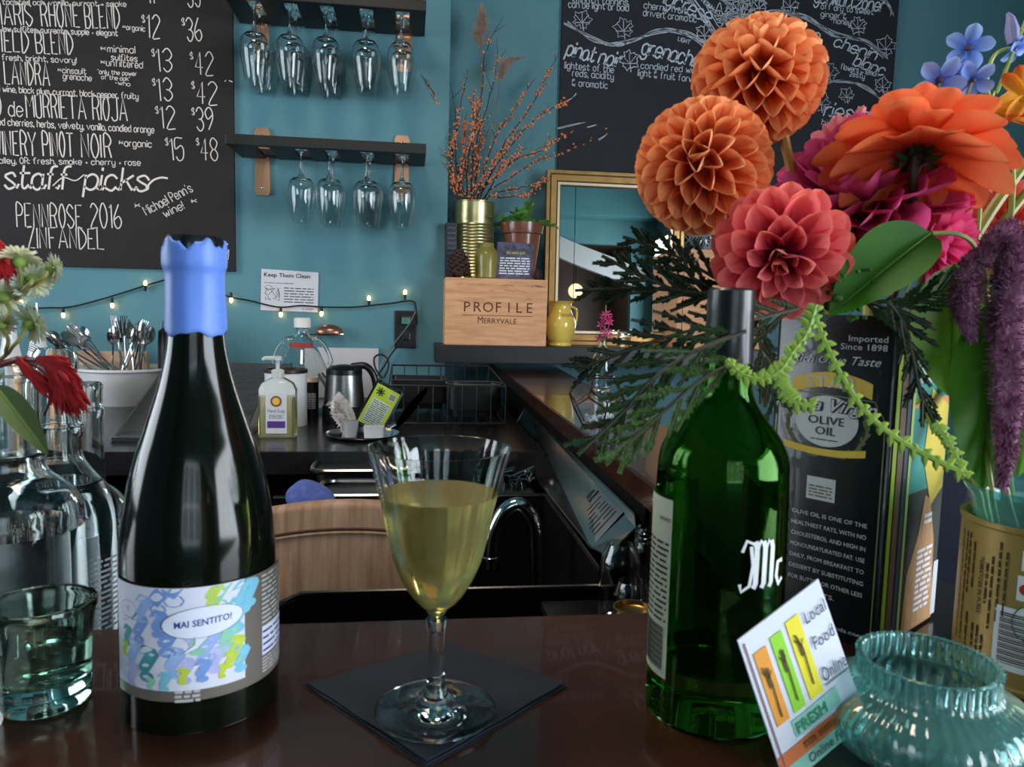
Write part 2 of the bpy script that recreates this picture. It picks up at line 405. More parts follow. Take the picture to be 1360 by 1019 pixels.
# left back counter
cm = M('black_counter_laminate', (26, 25, 27), .22, rgb2=(34, 33, 35), scale=5)
bc = thing('back_counter', 'black laminate back counter with a thick front edge under the chalk menu', 'counter', (0, 2.3, 0))
sub(bc, b2p(B(), (-1.6, 1.79, CNT-.055), (.33, 2.846, CNT), .003), 'countertop', cm)
sub(bc, b2p(B(), (-1.6, 1.9, .05), (-.75, 2.84, CNT-.055)), 'cabinet', M('cabinet_black', (12, 12, 13), .5))
sub(bc, b2p(B(), (-.75, 2.5, .05), (.33, 2.84, CNT-.055)), 'back_panel', M('cabinet_black', (12, 12, 13), .5))

# ================================================================== CHALKBOARDS
chalkm = M('chalk', (225, 212, 205), .9, spec=.1)
chalkw = M('chalk_cool', (196, 204, 216), .9, spec=.1)
brd = py(314, 361, YL)
b1 = thing('chalkboard', 'brown-black chalkboard wine list with white handwritten prices on the teal wall', 'chalkboard', (0, YL-.008, brd.z))
bm = b2p(B(), (-1.55, YL-.016, brd.z), (brd.x, YL-.001, brd.z+1.25), .002); sub(b1, bm, 'board', M('chalkboard_brown', (26, 22, 22), .75, rgb2=(34, 29, 28), scale=6, detail=5))
Yb = YL-.016
bm = B(); Q = random.Random(11)
def ck(s, x0, y0, x1, y1, h, wd=1.1, **k): chalk(bm, s, (x0, y0), (x1, y1), h, Yb, wd, q=Q, **k)
ck('a toasted oak, vanilla, currant + smoke', -5, 6, 168, 9, 6, 1.0)
ck('MARIS', -8, 33, 44, 34, 25, 1.7); ck('RHONE', 56, 35, 107, 36, 26, 1.7); ck('BLEND', 114, 37, 160, 38, 26, 1.7)
ck('*organic', 163, 39, 193, 42, 6, 1)
ck('low sulfites, currants, supple + elegant', 4, 42, 157, 48, 6.5, 1.1)
ck('FIELD', -8, 68, 39, 70, 25, 1.7); ck('BLEND', 49, 71, 98, 72, 25, 1.7)
ck('fresh, bright, savory!', 3, 80, 102, 84, 6.5, 1.1)
ck('*minimal', 134, 69, 180, 71, 8, 1.1); ck('sulfites', 148, 80, 183, 82, 7, 1.1); ck('*unfiltered', 134, 87, 190, 91, 8, 1.1)
ck('LANDRA', 7, 112, 67, 114, 26, 1.7); ck('*cinsault', 77, 97, 115, 99, 7, 1); ck('grenache', 84, 105, 122, 108, 7, 1)
ck('"only the power', 130, 98, 182, 101, 5, .9); ck('of the oak"', 135, 105, 173, 108, 5, .9); ck('-who', 153, 112, 173, 115, 5, .9)
ck('l wine, black plum, currant, black pepper, fruity', 0, 122, 184, 132, 7, 1.1)
ck('O', -5, 152, 3, 152, 25, 1.7); ck('de', 12, 154, 31, 155, 17, 1.5); ck('MURRIETA', 36, 156, 115, 158, 26, 1.7); ck('RIOJA', 124, 159, 170, 161, 27, 1.7)
ck('red cherries, herbs, velvety, vanilla, candied orange', -6, 166, 205, 177, 8, 1.2)
ck('WINERY', -8, 205, 49, 207, 27, 1.9); ck('PINOT', 58, 207, 99, 208, 27, 1.9); ck('NOIR', 109, 209, 149, 210, 27, 1.9)
ck('*organic', 158, 194, 202, 196, 8, 1.2)
ck('valley, OR: fresh, smoke + cherry + rose', -8, 217, 187, 220, 7, 1.1)
ck('staff', 6, 250, 92, 252, 24, 3.2, script=True, slant=.18, n=5.4); ck('picks', 112, 252, 196, 254, 24, 3.2, script=True, slant=.18, n=5.4)
chalkline(bm, [(194, 250), (203, 240), (214, 236), (223, 237)], Yb, 1.8); chalkline(bm, [(70, 247), (84, 236), (100, 240), (112, 232)], Yb, 1.6)
ck('PENNROSE', 23, 301, 110, 303, 27, 1.7); ck('2016', 121, 302, 162, 303, 28, 1.7); ck('ZINFANDEL', 38, 329, 139, 331, 24, 1.7)
ck("Michael Penn's", 195, 286, 257, 254, 11, 1.2); ck('wine!', 220, 289, 246, 277, 10, 1.2); ck('*', 180, 279, 188, 278, 10, 1.1); ck('*', 255, 273, 263, 272, 10, 1.1)
for s, x, y, x1, y1 in (('12', 196, 50, 213, 51), ('36', 249, 54, 269, 54), ('13', 209, 95, 230, 95), ('42', 260, 99, 284, 100), ('13', 210, 134, 230, 134),
                        ('42', 262, 138, 289, 139), ('12', 214, 171, 234, 171), ('39', 262, 173, 284, 173), ('15', 227, 213, 245, 213), ('48', 268, 213, 290, 213)):
    ck(s, x, y, x1, y1, 26, 1.6); ck('$', x-7, y-20, x-3, y-20, 8, 1.1)
ck('11', 198, 5, 206, 5, 24, 1.6); ck('33', 250, 9, 267, 9, 24, 1.6)
chalkline(bm, [(298, 326), (303, 324)], Yb, 1.2); chalkline(bm, [(301, 338), (304, 332), (303, 345)], Yb, 1)
chalkline(bm, [(299, 107), (300, 108)], Yb, 2); chalkline(bm, [(304, 107), (309, 109)], Yb, 1)
sub(b1, bm, 'chalk_writing', chalkm)

q1 = py(739.5, 224, YR); q2 = py(1187, 60, YR)
b2_ = thing('chalkboard', 'blue-black chalkboard with a drawn vine of wine names above the gold mirror', 'chalkboard', (1.2, YR-.008, 1.5))
bm = b2p(B(), (q1.x, YR-.016, 1.50), (q2.x, YR-.001, 2.9), .002); sub(b2_, bm, 'board', M('chalkboard_blue', (22, 25, 33), .7, rgb2=(27, 30, 38), scale=5, detail=5))
Yb = YR-.016; bm = B(); bmf = B()
def ck(s, x0, y0, x1, y1, h, wd=1.1, **k): chalk(bm, s, (x0, y0), (x1, y1), h, Yb, wd, q=Q, **k)
def sc_(s, x0, y0, x1, y1, h, wd=2): chalk(bm, s, (x0, y0), (x1, y1), h, Yb, wd, q=Q, script=True, slant=.2)
ck('smooth tannins', 760, 4, 834, 7, 8); ck('can be light or bold', 755, 10, 835, 15, 8.5)
ck('cherry, fruit', 855, 11, 912, 19, 8.5); ck('driven, aromatic', 854, 21, 925, 30, 8.5)
sc_('lycrese', 880, 4, 940, 31, 20, 2.3)
ck('LIGHT', 900, 54, 916, 59, 5); ck('MEDIUM', 931, 2, 946, 14, 5); ck('MEDIUM', 1012, 29, 1036, 25, 5)
sc_('pinot', 751, 73, 788, 83, 19, 2.5); sc_('noir', 794, 84, 822, 90, 19, 2.5)
ck('lightest of the', 750, 91, 815, 97, 8.5); ck('reds, acidity', 760, 101, 815, 106, 8.5); ck('& aromatic', 760, 114, 807, 118, 8.5)
sc_('grenache', 851, 71, 926, 90, 20, 2.6); ck('candied red wine', 851, 91, 930, 98, 8); ck('light & fruit forward', 847, 101, 934, 111, 8.5)
sc_('gerwurtzoner', 1081, 3, 1172, 16, 17, 2.2); ck('off dry to sweet', 1090, 12, 1160, 20, 7.5); ck('ginger &', 1090, 22, 1124, 26, 7.5); ck('honey', 1107, 31, 1130, 34, 7.5)
sc_('sauvignon', 1012, 38, 1086, 55, 16, 2.2); sc_('blanc', 1034, 50, 1082, 58, 15, 2.2); sc_('chenin', 1106, 61, 1161, 80, 15, 2.2); sc_('blanc', 1132, 86, 1172, 101, 15, 2.2)
ck('flowers & lemon', 1116, 92, 1166, 102, 7.5); ck('zesty', 1128, 101, 1148, 105, 7); sc_('riesling', 1093, 154, 1165, 164, 19, 2.4)
ck('high acid', 1091, 166, 1135, 173, 8); ck('dry', 1091, 178, 1105, 180, 8); ck('lime', 1089, 188, 1105, 190, 8)
for p, n, j in (([(752, 29), (789, 53), (818, 59), (844, 53), (877, 41), (911, 45), (936, 63), (950, 80)], 8, 3.5), ([(1000, 22), (1026, 17), (1066, 21), (1106, 46), (1146, 56), (1177, 77)], 9, 4),
                ([(1085, 114), (1119, 108), (1148, 116), (1172, 132)], 6, 2.5), ([(1168, -4), (1180, 8), (1185, 20)], 5, 3), ([(915, -5), (935, 20), (950, 50)], 6, 4),
                ([(930, 128), (927, 140), (925, 155), (932, 300)], 5, 3), ([(985, 0), (975, 100), (975, 200), (985, 320)], 6, 4)):
    chalkline(bm, p, Yb, .8, n, j, Q)
for i in range(60):
    x, y = Q.uniform(950, 1000), Q.uniform(-10, 36); chalkline(bm, [(x, y), (x+Q.uniform(-18, 18), y+Q.uniform(-12, 12)), (x+Q.uniform(-12, 12), y+Q.uniform(-18, 18))], Yb, .8, 1, 0, Q)
for i in range(70):
    x, y = Q.uniform(905, 985), Q.uniform(286, 330); a = Q.uniform(-1, 1); chalkline(bm, [(x, y), (x+a*14, y+14), (x+a*30, y+24)], Yb, .8, 1, 0, Q)
def leafchalk(x, y, r, rot):
    n = 22; P = []
    for i in range(n+1):
        a = 2*math.pi*i/n+rot; k = r*(.62+.32*abs(math.sin(a*2.5-rot*2.5)))*(1 if i % 2 else .76); P.append((x+k*math.cos(a), y+k*math.sin(a)))
    chalkline(bm, P, Yb, .9, 1, 0, Q, sm=0)
    for a in (0, .9, -.9, 2, -2): chalkline(bm, [(x, y+r*.3), (x+r*.7*math.sin(a), y-r*.6*math.cos(a))], Yb, .7, 1, 0, Q)
    chalkline(bm, [(x, y), (x+2, y+r)], Yb, .9, 1, 0, Q)
for x, y, r in ((773, 26, 15), (828, 37, 16), (836, 80, 16), (935, 44, 14), (1049, 6, 14), (1008, 8, 13), (1139, 34, 14), (1176, 61, 16), (1101, 96, 15), (1172, 113, 13), (1090, 135, 15), (1124, 126, 12)):
    leafchalk(x, y, r, Q.uniform(0, 6))
for p in ([(747, 137), (758, 131), (765, 124)], [(741, 171), (760, 166), (777, 162)], [(795, 186), (803, 181), (806, 178)], [(780, 170), (792, 166)]): chalkline(bm, p, Yb, .6, 2, 1, Q)
sub(b2_, bm, 'chalk_drawing', chalkw)

def dup(root, loc, label=None, rotz=None):
    r = root.copy(); C.objects.link(r); r.location = loc
    if label: r['label'] = label
    if rotz is not None: r.rotation_euler.z = rotz
    for ch in list(root.children):
        c = ch.copy(); C.objects.link(c); c.parent = r
        for g in ch.children:
            d = g.copy(); C.objects.link(d); d.parent = c
    return r
ORD = ['first', 'second', 'third', 'fourth', 'fifth']
clear = glass('clear_glass')
chrome = M('chrome', (215, 218, 222), .12, 1)
steel = M('brushed_steel', (150, 148, 146), .28, 1, rgb2=(172, 170, 168), scale=30, stretch=(1, 1, 12))
dsteel = M('dark_steel', (92, 88, 86), .3, 1, rgb2=(112, 108, 104), scale=9)
copper = M('copper_plate', (196, 152, 120), .35, .8)

# ================================================================== HANGING GLASS RACKS
rackm = M('rack_black', (15, 15, 17), .5, rgb2=(22, 22, 24), scale=12)
def rack(zt, Yf, x0, x1, slots, label, plates, group):
    t = thing('glass_rack', label, 'glass rack', ((x0+x1)/2, YL, zt))
    h = .03
    sub(t, b2p(B(), (x0, Yf-.012, zt-.004), (x1, Yf+.012, zt+h), .003), 'front_rail', rackm)
    sub(t, b2p(B(), (x0, YL-.04, zt+.006), (x1, YL-.012, zt+h), .003), 'back_rail', rackm)
    ed = [x0]+sorted(slots)+[x1]
    for i in range(len(ed)-1):
        a = ed[i]+(.022 if i else 0); b = ed[i+1]-(.022 if i < len(ed)-2 else 0)
        if b-a < .01: continue
        bm = b2p(B(), (a, Yf+.012, zt), (b, YL-.012, zt+.012), .002); sub(t, bm, 'slat', rackm)
    for px in plates:
        bm = B(); xw = py(px, 200, YL).x
        plate(bm, [(xw-.027, zt-.11), (xw-.022, zt-.125), (xw+.022, zt-.125), (xw+.027, zt-.11), (xw+.024, zt+.0), (xw+.027, zt+.09), (xw+.02, zt+.105), (xw-.02, zt+.105), (xw-.027, zt+.09), (xw-.024, zt)], .010)
        for v in bm.verts: v.co.y += YL-.0115
        pl = sub(t, bm, 'bracket_plate', copper)
        for dz in (-.10, .08):
            bm = B(); ball(bm, (xw, YL-.012, zt+dz), .005, 2, (1, .5, 1))
            for v in bm.verts: v.co -= Vector(t.location)
            obj('screw', bm, chrome, pl)
    return t
zl = py(560, 222, YL).z
Yf = 2.60
xs_l = [py(x, 200, Yf).x for x in (345, 396, 437, 486, 534)]
rack(zl, Yf, py(300, 185, Yf).x, py(566, 200, Yf).x, xs_l, 'black wooden hanging glass rack of lower tier with four glass rows', (349, 534), 'racks')
zu = py(560, 50, YL).z
xs_u = [py(x, 60, Yf).x for x in (334, 383, 432, 485, 534)]
rack(zu, Yf, py(297, 10, Yf).x, py(566, 10, Yf).x, xs_u, 'black wooden hanging glass rack of upper tier full of glasses', (349, 536), 'racks')
def stemglass(rb, hb, hs):
    """hangs upside down: foot at z=0 sitting on the slats, bowl below"""
    t = thing('wine_glass', 'x', 'wine glass', (0, 0, 0))
    o = [(rb*.62, -hs-hb), (rb*.72, -hs-hb*.9), (rb*.9, -hs-hb*.62), (rb, -hs-hb*.36), (rb*.93, -hs-hb*.17), (rb*.62, -hs-hb*.045), (.012, -hs-.0), (.005, -hs+.02), (.0038, -hs*.55), (.0042, -.03), (.008, -.012), (.02, -.004), (.034, -.001), (.035, .001), (0, .003)]
    o = sprof(o, 4)
    inn = [(r-.0012, z) for r, z in sprof([(rb*.62, -hs-hb), (rb*.72, -hs-hb*.9), (rb*.9, -hs-hb*.62), (rb, -hs-hb*.36), (rb*.93, -hs-hb*.17), (rb*.60, -hs-hb*.06), (.0012, -hs-.012)], 4)]
    prof = inn[::-1]+o
    prof[0] = (0, prof[0][1])
    nb = 20
    obj('bowl', lathe(B(), prof[:len(inn)+nb+4], 40), clear, t)
    obj('stem', lathe(B(), prof[len(inn)+nb+3:-9]+[(0, prof[-10][1])] if False else prof[len(inn)+nb+3:], 24), clear, t)
    return t
gl = stemglass(.046, .150, .098); first = True
rowsU = [3, 3, 3, 2, 2]; rowsL = [0, 1, 2, 2, 2]
names = ['leftmost', 'second', 'middle', 'fourth', 'rightmost']
for tier, xs, zt, cnt in (('upper', xs_u, zu, rowsU), ('lower', xs_l, zl, rowsL)):
    for i, x in enumerate(xs):
        for k in range(cnt[i]):
            loc = (x+rnd.uniform(-.004, .004)+.002*k, Yf+.055+.088*k, zt+.0145)
            if tier == 'lower': nm = ['', 'leftmost', 'second', 'third', 'rightmost'][i]
            else: nm = names[i]
            dep = ['front', 'next behind front', 'rearmost'][k] if cnt[i] > 1 else 'only'
            lab = f'{dep} upside-down wine glass in {nm} slot of the {tier} black rack'
            if first: g = gl; g.location = loc; g['label'] = lab; first = False
            else: g = dup(gl, loc, lab)
            g['group'] = f'wine glasses hanging in the {tier} rack'

# ================================================================== STRING LIGHTS, SIGN, OUTLET
wirem = M('wire_dark_green', (14, 26, 22), .6)
bulbm = M('warm_bulb', (255, 190, 110), .2, emit=9)
Y = YL-.012
sl = thing('string_lights', 'string of small warm fairy bulbs on a dark wire along the teal wall', 'string lights', (py(300, 400, Y).x, Y, py(300, 400, Y).z))
pts = [py(x, y, Y+(.002 if i % 2 else -.002)) for i, (x, y) in enumerate([(-40, 408), (20, 411), (60, 409), (92, 408), (130, 399), (170, 387), (205, 376), (240, 371), (300, 393), (330, 399), (370, 408), (400, 406), (430, 408), (470, 408), (500, 405), (520, 403), (548, 400), (553, 413), (554, 430)])]
sub(sl, tube(B(), spline(pts, 5), .0028, 6), 'wire', wirem, True)
for x, y, dy in ((28, 401, 9), (84, 419, -9), (149, 406, -12), (193, 376, 9), (307, 399, -6), (373, 418, -10), (427, 417, -9), (490, 396, 9), (538, 388, 10)):
    p = py(x, y, Y-.006); s = py(x, y+dy, Y-.004); d = (s-p).normalized()
    bm = B(); tube(bm, [p-d*.009, p-d*.004, p+d*.004, p+d*.009], [.0015, .0055, .0062, .004], 8)
    sub(sl, bm, 'bulb', bulbm, True)
    sub(sl, tube(B(), [p+d*.008, p+d*.028], [.0055, .004], 8), 'socket', wirem, True)
paper = M('paper_white', (205, 205, 212), .8)
ink = M('ink_black', (30, 30, 34), .8)
a, b, c, d = [py(x, y, YL-.004) for x, y in ((346, 412), (422, 415), (423, 362), (347, 357))]
sg = thing('paper_sign', 'white printed paper sign taped above the glass jug on the teal wall', 'sign', a)
bm = poly(B(), [a, b, c, d], (0, .0008, 0)); bmesh.ops.recalc_face_normals(bm, faces=bm.faces[:]); sub(sg, bm, 'sheet', paper)
ex = (b-a)/(b-a).length; ez = (d-a)/(d-a).length; W = (b-a).length; H = (d-a).length
xf = flat_xf(a, ex, ez, (0, -1, 0), .0008); bm = B()
txt(bm, 'Keep Them Clean', xf, W*.05, H*.82, H*.10, W*.8, bold=.012)
txt(bm, 'Instructions to wash your hands safely', xf, W*.06, H*.66, H*.035, W*.5)
lines(bm, xf, W*.4, W*.92, H*.2, H*.6, 6, .3, 4); txt(bm, 'm Clean', xf, W*.72, H*.05, H*.05, W*.2)
for k in range(26):
    q0 = [(W*(.2+.13*math.cos(k*2.4+i*.9)), H*(.4+.16*math.sin(k*1.9+i*1.3))) for i in range(2)]
    ribbon(bm, q0, .0012, xf) if k < 14 else None
ribbon(bm, [(W*(.13+.07*math.cos(i)), H*(.56+.05*math.sin(i))) for i in range(8)], .001, xf)
sub(sg, bm, 'print', ink, False)
# outlet
a = py(524, 462, YL); b = py(553, 413, YL)
ot = thing('wall_outlet', 'black double wall outlet plate with a green plug below the string lights', 'outlet', ((a.x+b.x)/2, YL, a.z))
sub(ot, b2p(B(), (a.x, YL-.008, a.z), (b.x, YL-.0005, b.z), .003), 'cover_plate', black)
mx = (a.x+b.x)/2
for dz in (.03, .085): sub(ot, b2p(B(), (mx-.018, YL-.012, a.z+dz-.002), (mx+.018, YL-.007, a.z+dz+.032), .003), 'socket', M('socket_black', (24, 24, 26), .3))
sub(ot, b2p(B(), (mx-.014, YL-.03, a.z+.088), (mx+.014, YL-.011, a.z+.112), .003), 'green_plug', M('plug_green', (70, 130, 112), .4))
cb = B(); tube(cb, spline([py(x, y, YL-dy) for x, y, dy in ((554, 430, .02), (545, 440, .03), (530, 458, .03), (520, 470, .05), (508, 490, .1), (500, 500, .2))], 5), .003, 6)
tag(obj('power_cord', cb, M('cord_black', (12, 12, 13), .5)), 'black cord hanging from the wall outlet down behind the plastic packet', 'cord')
cb = B(); tube(cb, spline([py(x, y, YL-.06) for x, y in ((552, 414), (541, 434), (524, 456), (512, 476), (505, 488))], 5), .0025, 6)
tag(obj('power_cord', cb, M('cord_steel', (150, 150, 150), .3, .8)), 'shiny grey cord slanting down from the string lights past the outlet', 'cord')

# ================================================================== BACK SHELF AND WHAT STANDS ON IT
sa = py(578, 458, 2.68); SH = sa.z
sh = thing('wall_shelf', 'thick black wall shelf carrying the wooden crate and the gold mirror', 'shelf', (.7, YR, SH-.06))
sub(sh, b2p(B(), (sa.x, 2.68, SH-.062), (1.75, YR-.002, SH), .003), 'board', M('shelf_black', (24, 24, 29), .4, rgb2=(32, 32, 37), scale=5, stretch=(1, 6, 6)))
wood = M('crate_pine', (200, 142, 100), .55, rgb2=(222, 168, 124), scale=5, stretch=(2, 2, 16), bump=.2, bscale=30, detail=6)
woodd = M('crate_engraving', (88, 48, 26), .7)
def crate(name, label, x0, x1, y0, y1, z0, z1, deco=None):
    t = thing(name, label, 'wooden crate', ((x0+x1)/2, (y0+y1)/2, z0))
    k = .012
    f = sub(t, b2p(B(), (x0, y0, z0), (x1, y0+k, z1), .0025), 'front_panel', wood)
    sub(t, b2p(B(), (x0, y1-k, z0), (x1, y1, z1), .002), 'back_panel', wood)
    sub(t, b2p(B(), (x0+.001, y0+k, z0+k), (x0+k, y1-k, z1-.002)), 'side_panel', wood); sub(t, b2p(B(), (x1-k, y0+k, z0+k), (x1-.001, y1-k, z1-.002)), 'side_panel', wood)
    sub(t, b2p(B(), (x0+.001, y0+k, z0), (x1-.001, y1-k, z0+k)), 'bottom_panel', wood)
    sub(t, b2p(B(), (x0+k, y0+k, z1-.014), (x1-k, y1-k, z1-.001)), 'lid', wood)
    return t, f
ca = py(590, 457, 2.70); cbp = py(725, 463, 2.70); ct = py(590, 368, 2.70)
crt, cf = crate('wooden_crate', 'pine wine crate with engraved lettering at the left end of the black shelf', ca.x, cbp.x, 2.70, 2.97, SH, ct.z)
CT = ct.z; W = cbp.x-ca.x; H = ct.z-SH
xf = flat_xf((ca.x, 2.70, SH), (1, 0, 0), (0, 0, 1), (0, -1, 0), .0006); bm = B()
for i, ch in enumerate('PROFILE'): txt(bm, ch, xf, W*(.215+.102*i), H*.50, H*.155, None if ch != 'I' else W*.012, align='C')
patch(bm, xf, W*.17, W*.86, H*.445, H*.452)
txt(bm, 'M', xf, W*.32, H*.33, H*.105, W*.05)
txt(bm, 'ERRYVALE', xf, W*.38, H*.33, H*.08, W*.32)
q = random.Random(3)
for k in range(16):
    x = W*q.uniform(.1, .9); z = H*q.choice((.66, .7, .82, .9)); ribbon(bm, [(x, z), (x+W*.03, z+H*q.uniform(-.01, .02)), (x+W*q.uniform(.04, .12), z+H*q.uniform(-.03, .02))], .0012*q.random()+.0004, xf)
for v in bm.verts: v.co -= crt.location
obj('engraving', bm, woodd, cf, False)
for o, nm in ((.012, 0),):
    pass
c2a = py(903, 330, 2.76); c2b = py(1010, 458, 2.76)
crt2, _ = crate('wooden_crate', 'plain wooden crate with a routed front right of the gold mirror, behind the cedar', c2a.x, c2b.x, 2.76, 2.96, SH, c2a.z)
bm = B(); xf = flat_xf((c2a.x, 2.76, SH), (1, 0, 0), (0, 0, 1), (0, -1, 0), .0008); W2 = c2b.x-c2a.x; H2 = c2a.z-SH
rr = [(W2*.06, H2*.06), (W2*.06, H2*.9), (W2*.94, H2*.9), (W2*.94, H2*.06), (W2*.06, H2*.06)]; ribbon(bm, rr, .003, xf)
sub(crt2, bm, 'routed_line', woodd)
# gold can
Yc = 2.87
cx = (py(602, 300, Yc).x+py(657, 300, Yc).x)/2; rc = (py(657, 300, Yc).x-py(602, 300, Yc).x)/2; zt = py(628, 269, Yc).z; hc = zt-CT
gc = thing('tin_can', 'tall ribbed gold tin can holding berry branches on the pine crate', 'can', (cx, Yc, CT))
prof = [(0, 0), (rc*.98, 0), (rc, .003), (rc, .006)]
n = 17
for i in range(n):
    z = .012+(hc*.74-.012)*i/n; dz = hc*.72/n; prof += [(rc*.985, z), (rc*.955, z+dz*.5)]
prof += [(rc*.985, hc*.75), (rc*.985, hc-.004), (rc*1.01, hc-.002), (rc*1.01, hc), (rc*.96, hc), (rc*.96, .01), (0, .008)]
goldm = M('gold_tin', (204, 192, 140), .3, .9, rgb2=(186, 182, 130), scale=3)
obj('body', lathe(B(), prof, 48), goldm, gc)
# branches with berries
branchm = M('branch_dark', (44, 28, 26), .8); berrym = M('berry_orange', (228, 142, 84), .45, rgb2=(206, 108, 62), scale=80)
brs = [([(607, 268), (600, 220), (606, 160), (598, 110)], 0), ([(615, 268), (604, 200), (612, 140), (622, 92)], .4), ([(618, 268), (598, 190), (578, 130), (560, 98)], .35),
       ([(616, 268), (600, 238), (585, 220), (566, 210)], .9), ([(620, 268), (624, 200), (640, 130), (645, 70), (668, 22)], .35), ([(625, 268), (632, 190), (656, 110), (661, 50)], .3),
       ([(628, 268), (638, 190), (633, 150), (642, 112)], 1.0), ([(626, 268), (628, 200), (628, 160), (630, 120)], 1.0), ([(634, 268), (655, 190), (680, 150), (710, 105)], .8),
       ([(636, 268), (670, 190), (700, 150), (722, 110), (742, 70)], .9), ([(636, 268), (670, 205), (710, 160), (742, 140), (765, 132)], .9), ([(640, 268), (680, 215), (720, 200), (734, 190), (772, 168)], .9),
       ([(642, 268), (680, 235), (710, 215), (738, 205), (804, 178)], .7), ([(644, 268), (670, 262), (700, 258), (730, 240)], .5), ([(645, 268), (690, 250), (715, 244), (740, 228)], .5),
       ([(622, 268), (618, 220), (616, 180), (620, 150)], 1.0), ([(612, 268), (612, 230), (622, 190), (640, 160)], .9), ([(610, 268), (600, 240), (598, 200), (610, 165)], 1.0), ([(630, 268), (650, 225), (668, 200), (690, 172)], 1.0),
       ([(632, 268), (660, 235), (676, 212), (700, 196)], .9), ([(624, 268), (632, 235), (634, 200), (650, 172)], 1.0)]
q = random.Random(21)
BL = {3: 'berry branch reaching low left past the end of the glass rack', 4: 'tallest bare dark branch curving right beside the grass plume', 2: 'thin bare branch bending far up left over the teal wall', 12: 'berry branch reaching furthest right across the chalkboard', 9: 'long berry branch rising right to the corner of the chalkboard', 13: 'lower one of two sparse branches reaching over the fern', 14: 'upper one of two sparse branches reaching over the fern', 11: 'berry branch crossing the chalkboard edge just above the lowest one', 10: 'dense berry branch touching the chalkboard edge at mid height'}
for bi, (pp, dens) in enumerate(brs):
    base = Vector((cx+q.uniform(-.5, .5)*rc, Yc+q.uniform(-.4, .4)*rc, CT+.04)); dy = q.uniform(-.10, .03)
    path = [base]+[py(x, y, Yc+dy*i/4) for i, (x, y) in enumerate(pp)]
    path = spline(path, 7)
    for i in range(6, len(path)): path[i] = path[i]+Vector((q.uniform(-1, 1), q.uniform(-1, 1), q.uniform(-1, 1)))*.003
    t = thing('berry_branch', 'thin dark branch with small orange berries standing in the ribbed gold can' if bi not in BL else BL[bi], 'branch', base, group='berry branches in the gold can')
    bm = tube(B(), path, [.0026*(1-.7*i/len(path)) for i in range(len(path))], 5); bb = B()
    n = len(path)
    for k in range(9 if dens > .5 else 5):
        i = q.randint(n//3, n-2); s = path[i]; d = (path[i+1]-path[i]).normalized()
        e = s+(d*.6+Vector((q.uniform(-.7, .7), q.uniform(-.3, .3), q.uniform(-.1, .6))))*q.uniform(.02, .06)
        m_ = (s+e)/2+Vector((q.uniform(-1, 1), 0, q.uniform(-1, 1)))*.004; tube(bm, [s, m_, e], [.0013, .001, .0006], 4)
        if dens > .3:
            for kk in range(int(4*dens)): ball(bb, s.lerp(e, q.random())+Vector((q.uniform(-1, 1), q.uniform(-1, 1), q.uniform(-1, 1)))*.003, q.uniform(.0027, .0042), 1)
    for k in range(int(62*dens)):
        s = path[int(n*(.30+.62*q.random()**.8))-1]; ball(bb, s+Vector((q.uniform(-1, 1), q.uniform(-1, 1), q.uniform(-1, 1)))*.0075, q.uniform(.0032, .0054), 1)
    sub(t, bm, 'twig', branchm)
    if len(bb.verts): tag(sub(t, bb, 'berries', berrym, True), kind='stuff')
    else: bb.free()
plumem = M('plume_beige', (186, 158, 140), .9, rgb2=(150, 124, 110), scale=60, transl=.3)
for (stem, tip, lab, wd) in (([(632, 268), (638, 190), (639, 100), (638, 62)], [(638, 64), (636, 45), (640, 28), (640, 8)], 'tall upright dried grass plume rising above the berry branches', .046),
                         ([(636, 268), (650, 190), (660, 140), (664, 110)], [(664, 108), (668, 92), (676, 80), (694, 76)], 'shorter dried grass plume bending right over the berry branches', .040)):
    sp = spline([Vector((cx, Yc, CT+.04))]+[py(x, y, Yc) for x, y in stem], 5); t = thing('dried_grass', lab, 'dried grass', sp[0])
    sub(t, tube(B(), sp, .0015, 5), 'stem', M('dry_stem', (126, 108, 84), .8)); tp = spline([py(x, y, Yc) for x, y in tip], 8); bm = B(); n = len(tp)
    for k in range(1300):
        i = q.randint(0, n-2); s = tp[i]; d = (tp[i+1]-tp[i]).normalized(); f = i/n; wv = wd*(math.sin(math.pi*min(1, f*.9+.12)))*.8
        o = Vector((q.gauss(0, 1), q.gauss(0, .5), q.gauss(0, .3)))*wv*.5; e = s+d*q.uniform(.01, .022)+o
        sd = (e-s).cross(FW).normalized()*.0011; v = [bm.verts.new(p) for p in (s-sd, s+sd, e)]; bm.faces.new(v)
    tag(sub(t, bm, 'plume', plumem, False), kind='stuff')
# black ribbed box beside can
a = py(591, 366, 2.8); b = py(607, 296, 2.8)
t = thing('speaker', 'small dark upright speaker with ribbed grille left of the gold can', 'speaker', ((a.x+b.x)/2, 2.83, CT))
sub(t, b2p(B(), (a.x, 2.80, CT), (b.x, 2.86, b.z), .003), 'case', M('slate_plastic', (40, 48, 58), .5))
for k in range(9): z = CT+.03+k*.018; sub(t, b2p(B(), (a.x+.006, 2.797, z), (b.x-.006, 2.8005, z+.008), .001), 'grille_bar', M('slate_light', (66, 76, 88), .4))
